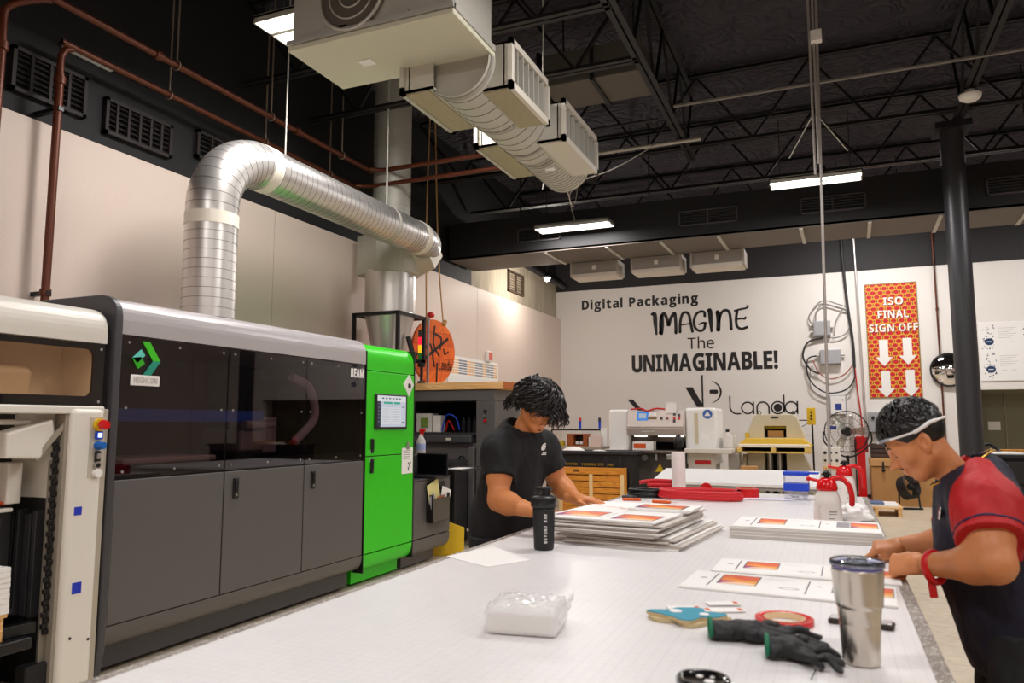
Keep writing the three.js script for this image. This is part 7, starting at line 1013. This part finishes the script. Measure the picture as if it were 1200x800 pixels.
  const dk = S(0x1a100e, .7), line = (pts, rr, d = [-1, 0, 0]) => taperTube(pts.map((p) => onto(hf, p, d)), rr, 20, 6, (u) => .4 + .6 * Math.sin(Math.PI * u));
  for (const s of [-1, 1]) { P(t, 'eyebrow', line([[.13, .02, s * .014], [.13, .027, s * .03], [.13, .02, s * .048]], .0042).applyMatrix4(H.m), dk); P(t, 'eyelashes', line([[.13, -.0105, s * .018], [.13, -.0125, s * .03], [.13, -.009, s * .043]], .0022).applyMatrix4(H.m), dk); }
  P(t, 'moustache', line([[.13, -.064, -.028], [.13, -.056, -.012], [.13, -.055, 0], [.13, -.056, .012], [.13, -.064, .028]], .0042).applyMatrix4(H.m), dk); P(t, 'goatee', [line([[.12, -.1, -.018], [.12, -.098, 0], [.12, -.1, .018]], .007), line([[.1, -.112, -.02], [.105, -.112, 0], [.1, -.112, .02]], .008)].map((g) => g.applyMatrix4(H.m)), dk);
  // chain, wristband, thin bracelet, pencil, glasses pushed up on the head
  const ch = []; for (let k = 0; k <= 24; k++) { const q = k / 24 * 6.283; ch.push([.385 - .075 * Math.cos(q) - .03 * (Math.cos(q) > 0 ? Math.cos(q) : 0), 1.317 - .05 * Math.cos(q) - .02 * Math.max(0, Math.cos(q)), -2.8 + .066 * Math.sin(q)]); }
  const nk = thing('neck_chain', 'thin gold chain round the neck of the man in red', 'necklace', [.385, 1.28, -2.8]); P(nk, 'chain', tube(ch.slice(0, 24), .003, 90, 6, true), S(0xd9a441, .3, 1));
  const wd = nrm([.405 - .248, 1.055 - 1.012, -2.525 + 2.715]), wc = [.248 + wd[0] * .035, 1.012 + wd[1] * .035, -2.715 + wd[2] * .035], wq = new THREE.Quaternion().setFromUnitVectors(V(0, 0, 1), V(...wd));
  const wb = thing('wristband', 'loose red band round the near wrist of the man in red', 'wristband', wc); P(wb, 'band', [new THREE.TorusGeometry(.036, .009, 12, 40).scale(1, 1.2, 1.5).applyQuaternion(wq).translate(wc[0], wc[1] - .008, wc[2])], S(0xc8040c, .4)); P(wb, 'tail', [bx(-.011, .011, -.05, .0, -.004, .004, .003).rotateZ(.1).translate(wc[0] - .012, wc[1] - .048, wc[2] + .012)], S(0xc8040c, .4));
  const bc = [.248 + wd[0] * .004, 1.012, -2.715 + wd[2] * .004]; single('bracelet', new THREE.TorusGeometry(.031, .0022, 6, 36).applyQuaternion(wq).translate(...bc), S(0x6a4a2a, .5), 'thin brown cord bracelet beside the red wristband', 'bracelet');
  const pc = thing('pencil', 'short yellow pencil held in the far hand of the man in red', 'pencil', [.12, .955, -3.1]); P(pc, 'shaft', bar([.15, .998, -3.1], [.095, .968, -3.108], .0042, 8), S(0xe8a010, .5)); P(pc, 'tip', bar([.095, .968, -3.108], [.081, .9585, -3.11], .004, 8, .0006), M.pine);
  const g = thing('safety_glasses', 'white framed safety glasses pushed up over the ears of the man in red', 'glasses', J0(H, [0, .05, 0])), pt = (p) => H.to(p);
  for (const s of [-1, 1]) P(g, 'temple_arm', merge(tube([[.078, .052, s * .058], [.05, .045, s * .083], [.0, .034, s * .094], [-.05, .03, s * .088]], .0042, 30, 8).scale(1, 1, 1), tube([[.0, .033, s * .0945], [-.03, .033, s * .093], [-.06, .035, s * .086], [-.085, .03, s * .066]], .0068, 20, 8)).applyMatrix4(H.m), M.whiteGloss);
  P(g, 'strap', tube([[-.085, .03, -.066], [-.118, .022, -.03], [-.124, .02, 0], [-.118, .022, .03], [-.085, .03, .066]], .005, 30, 8).applyMatrix4(H.m), M.whiteGloss); P(g, 'lens', tube([[.07, .052, -.066], [.098, .058, -.034], [.104, .06, 0], [.098, .058, .034], [.07, .052, .066]], .006, 30, 8).scale(1, 1, 1).applyMatrix4(H.m), PH(0xdfe4ea, .1, { transmission: .7, thickness: 0 }));
}
function J0(H, p) { return H.to(p); }

scene.traverse((o) => { if (o.isMesh) { o.castShadow = true; o.receiveShadow = true; } });
renderer.render(scene, camera);
